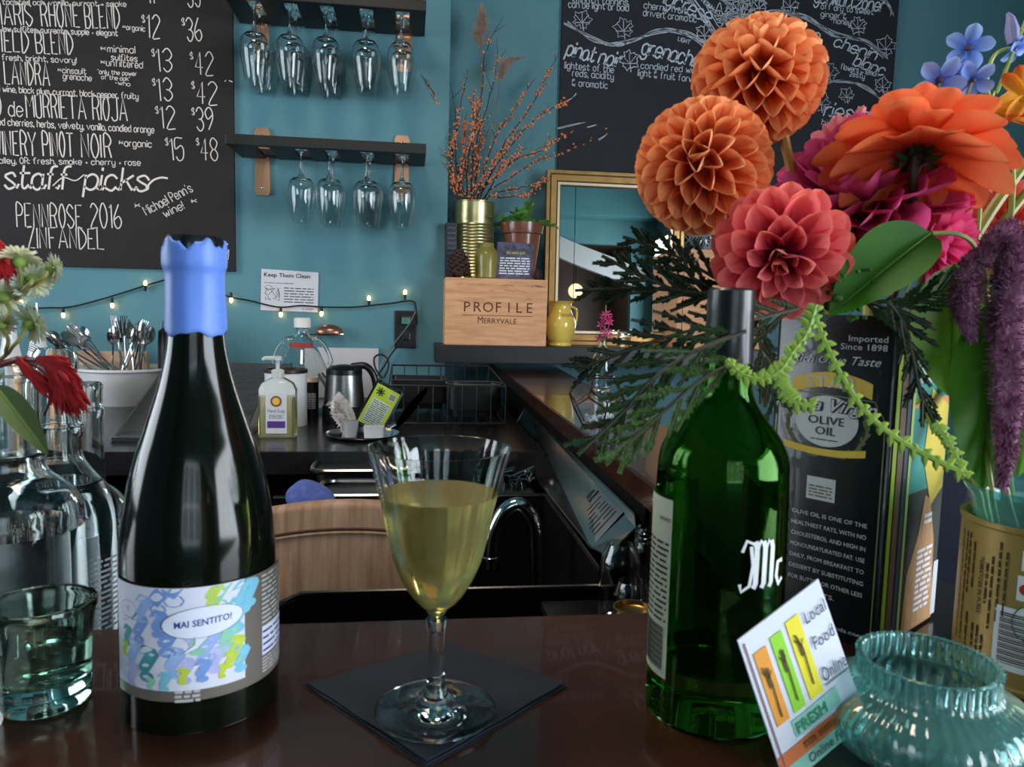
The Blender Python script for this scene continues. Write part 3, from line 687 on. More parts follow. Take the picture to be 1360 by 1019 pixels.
# pinecones
conem = M('pinecone_brown', (74, 50, 42), .75, rgb2=(50, 34, 30), scale=60)
def cone(px, pyb, pw, Y, lab, squash=1.0):
    p = py(px, pyb, Y); r = pw/2*(Y/FPX)*1.0; h = r*2.1*squash; t = thing('pinecone', lab, 'pinecone', (p.x, Y, CT))
    obj('core', lathe(B(), sprof([(0, 0.003), (r*.5, h*.15), (r*.62, h*.45), (r*.4, h*.8), (0, h)], 3), 16), conem, t)
    sm = None; N = 70 if r > .03 else 36
    for k in range(N):
        f = (k+.5)/N; a = k*2.39996; zz = h*(.04+.9*f); rr = r*math.sin(math.pi*(.22+.72*f))*.62
        if sm is None:
            bm = B(); u = [(-.5, 0, 0), (-.8, .8, .1), (-.45, 1.15, .28), (0, 1.3, .42), (.45, 1.15, .28), (.8, .8, .1), (.5, 0, 0)]
            top = [bm.verts.new(Vector(v)) for v in u]; bot = [bm.verts.new(Vector(v)-Vector((0, .06, .18))) for v in u]
            bm.faces.new(top[::-1]); bm.faces.new(bot)
            for i in range(7): j = (i+1) % 7; bm.faces.new((top[i], top[j], bot[j], bot[i]))
            o = obj('scale', bm, conem, t, False); sm = o
        else: o = sm.copy(); C.objects.link(o)
        s = r*.36*(1.1-.5*f); o.scale = (s, s, s); o.location = (rr*math.cos(a), rr*math.sin(a), zz); o.rotation_euler = (R(20+40*f), 0, a-math.pi/2)
cone(609, 367, 33, 2.75, 'large open pinecone at the left edge of the pine crate', 1.08)
cone(714, 372, 15, 2.74, 'tiny pinecone at the right edge of the pine crate', .95)
# olive jar
Y = 2.77; rows = PX(645.5, Y, [(368, 12), (366, 14.5), (350, 15), (336, 15), (330, 13), (327, 10), (325, 9.5), (321, 9.5), (320, 9)])
p = py(646, 366, Y); z0 = rows[0][1]; pr = [(0, 0)]+[(r, z-z0) for r, z in rows]+[(0, rows[-1][1]-z0)]
t = thing('jar', 'small olive green ceramic jar with a narrow neck on the pine crate', 'jar', (p.x, Y, CT))
obj('body', lathe(B(), pr[:-1]+[(rows[-1][0]*.8, rows[-1][1]-z0), (rows[-1][0]*.8, rows[-1][1]-z0-.02), (0, rows[-1][1]-z0-.02)], 32), M('olive_glaze', (126, 118, 52), .35, coat=.3, rgb2=(140, 130, 62), scale=10), t)
# leaflet
Y = 2.745; a, b, c, d = [py(x, y, Y+dy) for x, y, dy in ((657, 369, 0), (707, 372, 0), (709, 324, .02), (661, 321, .02))]
for v in (a, b): v.z = CT+.0005
t = thing('card', 'small dark marbled card with white text leaning against the plant pot', 'card', a)
bm = poly(B(), [a, b, c, d], (0, .001, 0)); bmesh.ops.recalc_face_normals(bm, faces=bm.faces[:])
sub(t, bm, 'sheet', M('marble_purple', (40, 38, 50), .5, rgb2=(96, 92, 120), scale=40, detail=6)); W = (b-a).length; H = (d-a).length; ex = (b-a).normalized(); ez = (d-a).normalized()
xf = flat_xf(a, ex, ez, (0, -1, 0), .0008); bm = B(); txt(bm, 'the wine club', xf, W*.25, H*.68, H*.09, W*.5); sub(t, bm, 'heading', M('print_yellow', (216, 200, 90), .7), False)
bm = B(); lines(bm, xf, W*.1, W*.9, H*.12, H*.6, 7, .5, 8); sub(t, bm, 'print', M('print_white', (225, 225, 235), .7), False)
# potted fern
Y = 2.83; rows = PX(692, Y, [(367, 17), (312, 24.5), (311, 27), (299, 29), (297, 29)]); p = py(692, 360, Y); z0 = CT; hh = rows[-1][1]-z0
pr = [(0, 0), (rows[0][0], 0)]+[(r, z-z0) for r, z in rows[1:]]+[(rows[-1][0]*.9, hh), (rows[-1][0]*.86, hh-.02), (0, hh-.02)]
t = thing('potted_fern', 'small bright fern in a brown glazed pot on the pine crate', 'potted plant', (p.x, Y, CT))
obj('pot', lathe(B(), pr, 40), M('brown_glaze', (112, 66, 50), .3, coat=.4, rgb2=(126, 76, 58), scale=6), t)
fernm = M('fern_green', (74, 128, 52), .5, rgb2=(110, 160, 74), scale=40, transl=.3)
def leaf(L, Wd, bend=.3, fold=.15, ny=10, nx=4, wavy=0, pointy=1.0, base=.04):
    bm = B(); g = []
    for j in range(ny+1):
        t_ = j/ny; wv = Wd*(math.sin(math.pi*min(1, t_**.8))**pointy if 0 < t_ < 1 else 0)+base*Wd*(1-t_)
        if wavy: wv *= 1+wavy*math.sin(t_*28)
        row = []
        for i in range(nx+1):
            u = (i/nx*2-1); z = -bend*L*t_*t_+abs(u)*wv*fold*2+(wavy*.6*Wd*math.sin(t_*20+u)*abs(u)); row.append(bm.verts.new((u*wv/2, L*t_*(1-.15*bend*t_), z)))
        g.append(row)
    for j in range(ny):
        for i in range(nx): bm.faces.new((g[j][i], g[j][i+1], g[j+1][i+1], g[j+1][i]))
    return bm
for k, (a, el, L) in enumerate(((200, 35, .085), (160, 20, .09), (100, 70, .075), (60, 75, .10), (20, 30, .09), (330, 20, .085), (260, 50, .06), (290, 65, .075), (225, 60, .06))):
    o = obj('frond', leaf(L*1.55, .042, .35, .2, 14, 4, .25), fernm, t, True, (.01*math.cos(R(a)), .01*math.sin(R(a)), hh-.02)); o.rotation_euler = (R(el), 0, R(a-90))
# mirror
ma = py(722, 463, 2.88); 
MX0, MX1 = ma.x, py(905, 440, 2.88).x; mz1 = py(722, 226, 2.93).z
t = thing('mirror', 'gold framed mirror leaning on the wall behind the yellow pitcher', 'mirror', (MX0, 2.885, SH), (R(-2.0), 0, 0))
gold = M('gold_frame', (168, 132, 78), .35, .75, rgb2=(140, 104, 60), scale=12, bump=.15, bscale=50)
Wm, Hm = MX1-MX0, mz1-SH
bands = [(0, .012, 0, gold), (.012, .017, .01, M('gold_dark', (88, 62, 40), .5, .4)), (.017, .038, .002, gold), (.038, .043, .012, MATS['gold_dark']), (.043, .052, .006, M('gold_pale', (206, 190, 160), .35, .6)), (.052, .056, .010, MATS['gold_dark'])]
def rail(nm, P, Qp, inw):     # mitred rail from P to Q, inward direction
    P = Vector(P); Qp = Vector(Qp); inw = Vector(inw); d = (Qp-P).normalized(); prt = None
    bm = B()
    for i, (o0, o1, y, m_) in enumerate(bands):
        v = [P+inw*o0+d*o0, Qp+inw*o0-d*o0, Qp+inw*o1-d*o1, P+inw*o1+d*o1]
        b_ = B(); poly(b_, [(p.x, y, p.z) for p in v], (0, .032-y, 0)); bmesh.ops.recalc_face_normals(b_, faces=b_.faces[:])
        o = obj(nm if i == 0 else 'moulding', b_, m_, t if i == 0 else prt, False)
        if i == 0: prt = o
    bm.free()
rail('frame_rail', (0, 0, 0), (0, 0, Hm), (1, 0, 0)); rail('frame_rail', (Wm, 0, 0), (Wm, 0, Hm), (-1, 0, 0))
rail('frame_rail', (0, 0, Hm), (Wm, 0, Hm), (0, 0, -1)); rail('frame_rail', (0, 0, 0), (Wm, 0, 0), (0, 0, 1))
mirm = M('mirror_silver', (235, 240, 240), .01, 1)
xs = .056; split = py(765, 300, 2.9).x-MX0
obj('mirror_pane', b2p(B(), (xs, .018, xs), (split-.0012, .03, Hm-xs)), mirm, t, False); obj('mirror_pane', b2p(B(), (split+.0012, .018, xs), (Wm-xs, .03, Hm-xs)), mirm, t, False)
# yellow pitcher
Y = 2.77; rows = PX(744, Y, [(460, 13), (458, 15), (455, 14), (450, 16.5), (438, 19.5), (430, 20), (422, 18), (412, 13.5), (405, 13), (400, 17)]); p = py(744, 450, Y)
ol = [(0, 0)]+[(r, max(0, z-SH)) for r, z in rows]; ol[1] = (rows[0][0], 0)
t = thing('pitcher', 'yellow glazed pitcher with a flared rim between crate and mirror', 'pitcher', (p.x, Y, SH))
pm = M('yellow_glaze', (222, 190, 84), .22, coat=.5, rgb2=(230, 200, 100), scale=4)
op = sprof(ol, 3); bm = lathe(B(), op+[(r*.92, z) for r, z in op[::-1] if z > .01]+[(0, .01)], 40)
for v in bm.verts:
    if v.co.z > ol[-1][1]*.9 and v.co.x < 0 and abs(v.co.y) < .012: v.co.x *= 1.12
obj('body', bm, pm, t); hz = ol[-1][1]
bm = B(); xf = cyl_xf(rows[5][0], 0, 0, .001); txt(bm, 'RICARD', cyl_xf(rows[6][0], 0, 0, .0015), -.005, hz*.66, .011, .05); sub_ = obj('lettering', bm, M('print_brown', (126, 92, 40), .6), t, False)
obj('handle', tube(B(), spline([(.035, .015, hz*.9), (.062, .02, hz*.8), (.06, .02, hz*.5), (.042, .01, hz*.3)], 5), .005, 8), pm, t)
# tumbler on shelf, candle glass
p = py(829, 458, 2.78)
t = thing('tumbler', 'small clear glass tumbler on the black shelf below the mirror', 'glass', (p.x, 2.78, SH))
obj('body', lathe(B(), shell([(0, 0), (.022, 0), (.026, .05), (.028, .062)], .002, .006), 32), clear, t)
p = py(945, 330, 2.86); zc2 = c2a.z
t = thing('bowl', 'round clear glass bowl on top of the plain crate beside the mirror', 'bowl', (p.x, 2.86, zc2))
obj('body', lathe(B(), shell(sprof([(0, 0), (.035, 0), (.055, .03), (.05, .06), (.04, .072)]), .002, .005), 40), clear, t)
# bud vase with pink flower + terrarium on the bar
Y = 2.05; rows = PX(799, Y, [(530, 12), (505, 13.5), (480, 13.5), (468, 9), (458, 5.5), (449, 5.5), (447, 6.5)]); p = py(799, 500, Y)
t = thing('bud_vase', 'slim clear bottle vase with water behind the copper terrarium', 'vase', (p.x, Y, BAR))
ol = [(0, 0), (rows[0][0], 0)]+[(r, z-BAR) for r, z in rows[1:]]; obj('glass_body', lathe(B(), shell(sprof(ol, 4), .0018, .006), 32), clear, t)
t = thing('flower', 'cluster of small magenta blossoms in the slim clear bottle vase', 'flower', (p.x, Y, BAR+.01))
fz = py(805, 405, Y); bm = tube(B(), spline([(0, 0, 0), (.004, 0, .10), ((fz.x-p.x), 0, fz.z-BAR-.01)], 5), .0018, 6); obj('stem', bm, M('stem_green', (84, 120, 58), .6), t)
mag = M('magenta_petal', (196, 52, 120), .6, rgb2=(222, 96, 150), scale=80, transl=.25)
for k in range(16):
    f = q.random(); z = .118+f*.085; bm = B(); c0 = Vector((.004+(fz.x-p.x)*f*.8+q.uniform(-1, 1)*.014, q.uniform(-1, 1)*.012, z))
    for i in range(6):
        a = i*math.pi/3+k; d = Vector((math.cos(a), -.5+.3*math.sin(k), math.sin(a))).normalized(); s = d.orthogonal().normalized()*.0035
        poly(bm, [c0, c0+d*.008+s, c0+d*.015, c0+d*.008-s])
    obj('blossom', bm, mag, t, False)
# geometric terrarium (dodecahedron with struts)
p = pz(797, 566, BAR); R_ = .057
t = thing('terrarium', 'copper-edged faceted glass terrarium with pale stones on the back bar', 'terrarium', (p.x, p.y+.02, BAR))
ph = (1+5**.5)/2; V = []
for s1 in (-1, 1):
    for s2 in (-1, 1):
        for s3 in (-1, 1): V.append((s1, s2, s3))
        V += [(0, s1/ph, s2*ph), (s1/ph, s2*ph, 0), (s1*ph, 0, s2/ph)]
V = [Vector(v).normalized()*R_ for v in V]
bm = B(); vs = [bm.verts.new(v) for v in V]; hull = bmesh.ops.convex_hull(bm, input=vs); bmesh.ops.dissolve_limit(bm, angle_limit=R(5), verts=bm.verts[:], edges=bm.edges[:])
bm.faces.ensure_lookup_table(); fb = min(bm.faces, key=lambda f: f.calc_center_median().z)
rotm = Vector(fb.normal).rotation_difference(Vector((0, 0, -1))).to_matrix()
for v in bm.verts: v.co = rotm @ v.co
zmin = min(v.co.z for v in bm.verts)
for v in bm.verts: v.co.z -= zmin-.002; v.co = Matrix.Rotation(R(20), 3, 'Z') @ v.co
cpm = M('copper_edge', (150, 98, 82), .25, 1)
tubes = B(); faces = [[v.co.copy() for v in f.verts] for f in bm.faces]
for e in bm.edges: tube(tubes, [e.verts[0].co, e.verts[1].co], .0016, 6)
obj('edge_frame', tubes, cpm, t)
thin = glass('pane_glass', (248, 250, 252), 0, 1.15)
for f in faces:
    c0 = sum(f, Vector())/5; 
    if c0.z > .085 or (c0.y < -.02 and c0.x > .03): continue
    nrm = (c0-Vector((0, 0, -zmin))).normalized(); b_ = B(); poly(b_, [c0+(v-c0)*.985 for v in f], -nrm*.0012); bmesh.ops.recalc_face_normals(b_, faces=b_.faces[:]); obj('pane', b_, thin, t, False)
bm.free(); bm = B()
for k in range(70):
    a = q.uniform(0, 6.3); r_ = .026*math.sqrt(q.random()); ball(bm, (r_*math.cos(a), r_*math.sin(a), .006+q.random()*.012), q.uniform(.003, .006), 1)
tag(obj('stones', bm, M('white_stone', (205, 205, 210), .6, rgb2=(180, 184, 192), scale=60), t), kind='stuff')

# ================================================================== HAND SINK AND THINGS ON THE BACK COUNTER
def latheY(name, label, cat, cxp, Y, zb, rows, m, pname='body', t=0, floor=0, seg=40, smo=3, closed_top=False):
    """turned thing at depth Y standing at height zb; rows = (picture y, half width px) from bottom to top"""
    rr = PX(cxp, Y, rows); p = py(cxp, rows[0][0], Y); th = thing(name, label, cat, (p.x, Y, zb))
    ol = [(0, 0), (rr[0][0], 0)]+[(r, z-zb) for r, z in rr[1:]]
    ol = [ol[0]]+(sprof(ol[1:], smo) if smo else ol[1:])
    if t: pr = shell(ol, t, floor)
    else: pr = ol+([(0, ol[-1][1])])
    o = obj(pname, lathe(B(), pr, seg), m, th); return th, ol
YS0, YS1 = 1.93, 2.52
xl0 = pz(142, 590, CNT).x; xr0 = pz(329, 583, CNT).x
t = thing('hand_sink', 'stainless hand sink with upright splash guards on the back counter', 'sink', ((xl0+xr0)/2, (YS0+YS1)/2, CNT))
ztop = py(260, 481, YS1).z
sub(t, b2p(B(), (xl0-.03, YS1-.006, CNT), (xr0+.03, YS1, ztop), .001), 'back_splash', steel)
for x, sgn in ((xl0, 1), (xr0, -1)):
    bm = B(); poly(bm, [(x, YS0-.03, CNT+.002), (x, YS1-.008, CNT+.002), (x, YS1-.008, ztop-.002), (x, YS1-.2, ztop-.004)], (.004*sgn, 0, 0)); bmesh.ops.recalc_face_normals(bm, faces=bm.faces[:]); sub(t, bm, 'side_splash', steel)
bm = B()
for a, b in (((xl0, YS0-.02, CNT), (xr0, YS0+.05, CNT+.012)), ((xl0+.005, YS1-.1, CNT), (xr0-.005, YS1-.01, CNT+.012)), ((xl0+.005, YS0+.04, CNT), (xl0+.06, YS1-.09, CNT+.012)), ((xr0-.06, YS0+.04, CNT), (xr0-.005, YS1-.09, CNT+.012))): b2p(bm, a, b, .001)
sub(t, bm, 'rim', steel)
sub(t, b2p(B(), (xl0+.055, YS0+.045, CNT), (xr0-.055, YS1-.095, CNT+.003)), 'basin', dsteel)
latheY('steel_cup', 'short steel cup in the back corner of the hand sink', 'cup', 209, 2.36, CNT+.0125, [(565, 8), (540, 9), (528, 10)], steel, t=.002, floor=.003, smo=0)
# bucket with cutlery
whitec = M('white_ceramic', (222, 222, 224), .3, coat=.3)
YB = 2.64
th, ol = latheY('bucket', 'white bucket full of cutlery left of the hand sink', 'bucket', 166, YB, CNT, [(545, 38), (520, 48), (500, 56), (492, 58), (490, 61), (487, 61)], whitec, t=.004, floor=.006, smo=0)
q = random.Random(5); bx, bz = th.location.x, CNT
spoonm = M('cutlery_steel', (200, 198, 196), .15, 1)
def spoon(n, lab):
    t = thing('spoon', lab, 'spoon', (0, 0, 0))
    bm = B(); g = []
    for j in range(9):
        f = j/8; wv = .016*math.sin(math.pi*(.06+.88*f))**.7; zz = -.006*math.sin(math.pi*f)
        g.append([bm.verts.new((u*wv, zz*(1-u*u), .14+f*.052)) for u in (-1, -.5, 0, .5, 1)])
    for j in range(8):
        for i in range(4): bm.faces.new((g[j][i], g[j][i+1], g[j+1][i+1], g[j+1][i]))
    for v in bm.verts: v.co = Vector((v.co.x, v.co.y, v.co.z))
    bmesh.ops.solidify(bm, geom=bm.faces[:], thickness=.0015)
    obj('spoon_bowl', bm, spoonm, t); obj('handle', tube(B(), [(0, 0, 0), (0, .001, .07), (0, 0, .145)], [.0042, .003, .0022], 6), spoonm, t); return t
def fork():
    t = thing('fork', 'x', 'fork', (0, 0, 0)); bm = B()
    for u in (-1.5, -.5, .5, 1.5): box(bm, (u*.0052, 0, .178), (.0026, .0016, .05))
    box(bm, (0, 0, .149), (.0185, .0016, .012)); obj('tines', bm, spoonm, t, False)
    obj('handle', tube(B(), [(0, 0, 0), (0, .001, .07), (0, 0, .145)], [.0042, .003, .0022], 6), spoonm, t); return t
sp0, fk0 = spoon(0, 'spoon standing bowl-up among the cutlery in the white bucket'), fork()
fk0['label'] = 'fork standing tines-up among the cutlery in the white bucket'
S1, F1 = sp0['label'], fk0['label']
for k in range(26):
    src = sp0 if k % 2 == 0 or k > 20 else fk0; lean_left = k % 6 == 0 or k % 6 == 5
    if lean_left: ax, tilt, bxx = q.uniform(-.07, .0), R(q.uniform(38, 62)), -1
    else: ax, tilt, bxx = q.uniform(-.04, .10), R(q.uniform(3, 22)), q.choice((-.3, 1))
    o = src if k < 2 else dup(src, (0, 0, 0))
    o.location = (bx+ax, YB+q.uniform(-.07, .06), CNT+.03+(q.uniform(0, .03) if not lean_left else .05)); o.rotation_euler = (R(q.uniform(-8, 12)), tilt*bxx, q.uniform(-.8, .8))
    if lean_left: o['label'] = f"{'spoon' if src is sp0 else 'fork'} leaning out over the left rim of the white bucket"
    elif src is sp0: o['label'] = S1
    else: o['label'] = F1
    o['group'] = 'cutlery in the white bucket'; o.scale = (1.15,)*3
# dark tub and board behind
latheY('jar', 'black jar with a red lid right of the cutlery bucket', 'jar', 226, 2.66, CNT, [(545, 13), (480, 14), (440, 13), (436, 8)], M('jar_black', (20, 18, 18), .35), smo=0)
a = py(92, 476, 2.78); b = py(160, 466, 2.78)
tag(obj('cutting_board', b2p(B(), (a.x, 2.74, CNT), (b.x+.1, 2.76, b.z), .004), M('pale_wood', (212, 172, 138), .6, rgb2=(226, 190, 156), scale=6, stretch=(1, 1, 10))), 'pale wooden board standing on edge behind the cutlery bucket', 'cutting board')
a = py(36, 548, 2.3); b = py(62, 476, 2.3)
tag(obj('wooden_box', b2p(B(), (a.x, 2.28, CNT), (b.x, 2.36, b.z), .004), M('tan_wood', (206, 156, 110), .6, rgb2=(220, 172, 126), scale=6)), 'tan wooden box seen through the clear bottles at left', 'box')
for cx_, lab in ((17, 'white ceramic oil bottle with steel pourer, left one of the pair by the wall'), (54, 'white ceramic oil bottle with steel pourer, right one nearer the cutlery')):
    th, ol = latheY('oil_bottle', lab, 'oil bottle', cx_, 2.55, CNT, [(548, 15), (480, 14), (465, 11.5), (450, 9), (436, 8), (432, 8), (431, 5)], whitec)
    th['group'] = 'ceramic oil bottles'; zt_ = ol[-1][1]
    obj('pourer', lathe(B(), [(0, zt_), (.012, zt_), (.012, zt_+.008), (.006, zt_+.014), (.005, zt_+.03), (.0028, zt_+.066), (0, zt_+.066)], 16), chrome, th)
# soap bottle
YP = 2.0; a = py(345, 582, YP); b = py(394, 583, YP); tz = py(368, 505, YP).z
t = thing('soap_bottle', 'clear hand soap pump bottle with a white label beside the canister', 'soap bottle', ((a.x+b.x)/2, YP, CNT))
Wb = b.x-a.x; Hb = tz-CNT
def rrect(w_, d_, r_, n=5):
    out = []
    for cx_, cy_, a0 in ((w_/2-r_, d_/2-r_, 0), (-w_/2+r_, d_/2-r_, 90), (-w_/2+r_, -d_/2+r_, 180), (w_/2-r_, -d_/2+r_, 270)):
        for k in range(n): out.append((cx_+r_*math.cos(R(a0+90*k/(n-1))), cy_+r_*math.sin(R(a0+90*k/(n-1)))))
    return out
def loft(secs):
    bm = B(); rings = [[bm.verts.new((x, y, z)) for x, y in rrect(w_, d_, r_)] for w_, d_, r_, z in secs]
    for A, Bq in zip(rings, rings[1:]):
        n = len(A)
        for k in range(n): bm.faces.new((A[k], A[(k+1) % n], Bq[(k+1) % n], Bq[k]))
    bm.faces.new(rings[0][::-1]); bm.faces.new(rings[-1]); return bm
obj('bottle_body', loft([(Wb*.96, .05, .012, 0), (Wb, .055, .014, .004), (Wb, .055, .014, Hb*.84), (Wb*.85, .05, .014, Hb*.95), (Wb*.45, .035, .012, Hb*1.03), (.024, .024, .01, Hb*1.06)]), glass('soap_plastic', (250, 252, 250), 0, 1.2), t)
obj('soap', loft([(Wb*.93, .048, .012, .004), (Wb*.93, .048, .012, Hb*.72)]), M('soap_liquid', (226, 220, 170), .1, trans=.85, ior=1.33), t)
obj('label', b2p(B(), (-Wb*.28, -.0295, Hb*.08), (Wb*.28, -.028, Hb*.80), .0005), paper, t, False)
xf = lambda x, z: Vector((x, -.0298, z))
bm = B(); patch(bm, xf, -Wb*.24, Wb*.24, Hb*.18, Hb*.30); obj('label_band', bm, M('label_purple', (84, 52, 128), .6), t, False)
bm = B(); txt(bm, 'Hand Soap', xf, 0, Hb*.45, Hb*.07, Wb*.46, 'C'); lines(bm, xf, -Wb*.2, Wb*.2, Hb*.34, Hb*.42, 3, .4, 2); obj('label_print', bm, M('print_violet', (96, 88, 130), .7), t, False)
bm = lathe(B(), [(0, 0), (Wb*.15, 0), (Wb*.15, .001), (0, .001)], 24)
for v in bm.verts: v.co = Vector((v.co.x, -.0296-v.co.z, v.co.y+Hb*.65))
o = obj('label_emblem', bm, M('emblem_brown', (120, 84, 40), .6), t)
bm = lathe(B(), [(0, 0), (Wb*.10, 0), (Wb*.10, .001), (0, .001)], 24)
for v in bm.verts: v.co = Vector((v.co.x, -.0304-v.co.z, v.co.y+Hb*.65))
obj('emblem_centre', bm, M('emblem_gold', (226, 178, 84), .6), o)
pw = M('pump_white', (216, 218, 216), .35, trans=.3)
bm = lathe(B(), [(0, Hb*1.04), (.016, Hb*1.04), (.016, Hb*1.17), (.012, Hb*1.19), (.005, Hb*1.2), (.005, Hb*1.34), (.010, Hb*1.35), (.010, Hb*1.42), (0, Hb*1.43)], 24); tube(bm, [(0, 0, Hb*1.39), (-.03, -.01, Hb*1.39), (-.036, -.012, Hb*1.36)], [.006, .005, .004], 8)
obj('pump', bm, pw, t)
# white canister
th, ol = latheY('canister', 'large white canister with dark rim behind the soap bottle', 'canister', 380, 2.2, CNT, [(573, 27), (570, 27.5), (500, 27), (494, 27.5), (491, 27.5)], whitec, t=.004, floor=.01, smo=0)
obj('dark_band', lathe(B(), [(ol[-1][0]+.0008, ol[-1][1]-.008), (ol[-1][0]+.0015, ol[-1][1]-.008), (ol[-1][0]+.0015, ol[-1][1]+.002), (ol[-1][0]-.005, ol[-1][1]+.002), (ol[-1][0]-.005, ol[-1][1]-.03)], 40), M('dark_rim', (60, 46, 40), .4, .5), th)
# dark tin with white text
th, ol = latheY('tin', 'small black tin with cream lid between canister and kettle', 'tin', 414, 2.32, CNT, [(568, 9), (510, 9), (506, 9.5)], M('tin_black', (24, 24, 26), .3), smo=0)
obj('lid', lathe(B(), [(0, ol[-1][1]+.012), (ol[-1][0]+.002, ol[-1][1]+.012), (ol[-1][0]+.002, ol[-1][1]-.002), (ol[-1][0], ol[-1][1]-.002)][::-1], 32), M('cream', (206, 192, 176), .5), th)
bm = B(); xf = cyl_xf(ol[1][0], 0, 0, .0006); lines(bm, xf, -.014, .014, .03, ol[-1][1]*.7, 12, .4, 4); obj('print', bm, MATS['print_white'], th, False)
txtb = B()
# big clear jug
th, ol = latheY('glass_jug', 'large clear conical glass jug with white cap below the paper sign', 'jug', 402, 2.5, CNT, [(560, 44), (545, 46), (515, 43), (490, 33), (465, 21), (450, 12), (443, 8.5), (436, 8.5), (434, 10.5), (431, 10.5), (430, 8)], clear, t=.003, floor=.006)
zt_ = ol[-1][1]; obj('cap', lathe(B(), [(.024, zt_-.012), (.026, zt_-.012), (.0265, zt_+.016), (.022, zt_+.019), (0, zt_+.019)], 24), M('cap_white', (226, 222, 218), .5), th)
for s in (-1, 1):
    obj('handle', tube(B(), spline([(s*.028, 0, zt_-.045), (s*.05, 0, zt_-.05), (s*.072, 0, zt_-.075), (s*.088, 0, zt_-.115), (s*.082, 0, zt_-.13)], 6), .0065, 10), clear, th)
bm = B(); xf = cyl_xf(.034, 0, zt_-.075, .012); patch(bm, xf, -.03, .03, 0, .016, 8); obj('label', bm, M('label_red', (150, 50, 44), .6), th, False)
# wall fixture
a = py(400, 443, YL-.02); b = py(457, 444, YL-.02)
t = thing('wall_fixture', 'small bronze dome fixture on a chrome arm below the paper sign', 'fixture', (b.x, YL, b.z))
sub(t, tube(B(), [(a.x, YL-.02, a.z), (b.x-.08, YL-.05, a.z-.002), (b.x, YL-.05, b.z)], .004, 8), 'arm', chrome, True)
bm = B(); ball(bm, ((b.x-.05), YL-.035, b.z+.004), .05, 3, (1, .6, .62))
for v in bm.verts: v.co.z = max(v.co.z, b.z)
sub(t, bm, 'dome', M('bronze', (150, 112, 92), .3, .8), True)
# white board leaning at the wall
a = py(404, 548, YL-.03); b = py(502, 548, YL-.03); zt_ = py(450, 462, YL-.01).z
o = tag(obj('splash_board', b2p(B(), (a.x, YL-.014, CNT+.001), (b.x, YL-.002, zt_), .002), M('board_offwhite', (192, 186, 188), .6)), 'off-white rectangular board standing at the wall behind the kettle', 'board')
# kettle
YK = 2.25
th, ol = latheY('kettle', 'brushed steel electric kettle with a black lid on the back counter', 'kettle', 457, YK, CNT, [(577, 26), (560, 27.5), (540, 27), (500, 23.5), (496, 23.5)], steel, smo=0, seg=48)
h0 = ol[-1][1]
obj('base', lathe(B(), [(0, 0), (.062, 0), (.062, .02), (.0615, .05), (0, .05)][::1], 40), M('kettle_black', (18, 18, 20), .3), th).location = (0, 0, 0)
obj('lid', lathe(B(), [(ol[-1][0]*1.01, h0-.002), (ol[-1][0]*1.0, h0+.012), (ol[-1][0]*.75, h0+.022), (.01, h0+.026), (0, h0+.026)], 40), MATS['kettle_black'], th)
obj('handle', tube(B(), spline([(.02, 0, h0+.02), (.06, 0, h0+.022), (.085, 0, h0-.01), (.09, 0, h0-.07), (.075, 0, h0-.14), (.055, 0, h0-.16)], 6), [.010]*31, 10), MATS['kettle_black'], th)
bm = B(); tube(bm, [(-.045, 0, h0-.035), (-.066, 0, h0-.006), (-.068, 0, h0+.0)], [.012, .009, .007], 8); obj('spout', bm, steel, th)
# caddy dish and brush
p = pz(482, 580, CNT)
t = thing('steel_dish', 'shallow round steel dish holding the scrub brush and tub', 'dish', (p.x, p.y, CNT)); YD = p.y
obj('body', lathe(B(), sprof([(0, 0), (.06, 0), (.088, .004), (.094, .010), (.090, .010), (.06, .004), (0, .004)], 2), 48), chrome, t)
obj('foot_ring', lathe(B(), [(.058, .0), (.062, .0), (.062, -.0005), (.058, -.0005)], 32), chrome, t)
DX, DZ = p.x, CNT+.0045
t = thing('scrub_brush', 'white scrub brush with bristles leaning in the steel dish', 'brush', (DX-.035, YD, DZ+.004), (R(4), R(-26), 0))
bm = B(); ball(bm, (0, 0, .052), .03, 3, (.55, .8, 1.45)); obj('brush_body', bm, M('brush_plastic', (214, 206, 198), .5), t)
bm = B(); q = random.Random(8)
for k in range(520):
    a = q.uniform(-1, 1); f = q.uniform(-1, 1); s = Vector((.012*math.cos(f*1.3), -.024*math.sin(a*1.3), .052+.046*f)); d = Vector((.9, -.9*a-.35, .5*f)).normalized(); tube(bm, [s, s+d*.022], [.0009, .0006], 3)
for k in range(260):
    a = q.uniform(-1, 1); f = q.uniform(-1, 1); s = Vector((.010*a, -.02, .052+.044*f)); d = Vector((.5*a+.2, -1, .4*f)).normalized(); tube(bm, [s, s+d*.018], [.0009, .0006], 3)
tag(obj('bristles', bm, M('bristle_white', (226, 218, 216), .7), t), kind='stuff')
t = thing('plastic_tub', 'small translucent white block-shaped tub at the front of the steel dish', 'tub', (DX+.030, YD-.035, DZ))
obj('body', loft([(.048, .03, .005, 0), (.052, .034, .006, .03), (.050, .032, .006, .031)]), M('tub_plastic', (206, 208, 210), .4, trans=.25), t)
t = thing('plastic_tub', 'translucent ribbed cup under the scrub brush in the dish', 'tub', (DX-.03, YD-.028, DZ))
obj('body', lathe(B(), shell([(0, 0), (.015, 0), (.018, .02), (.021, .042)], .0015, .002), 24, rib=lambda a, i: 1+.04*math.cos(10*a)), M('cup_plastic', (196, 196, 200), .3, trans=.5), t)
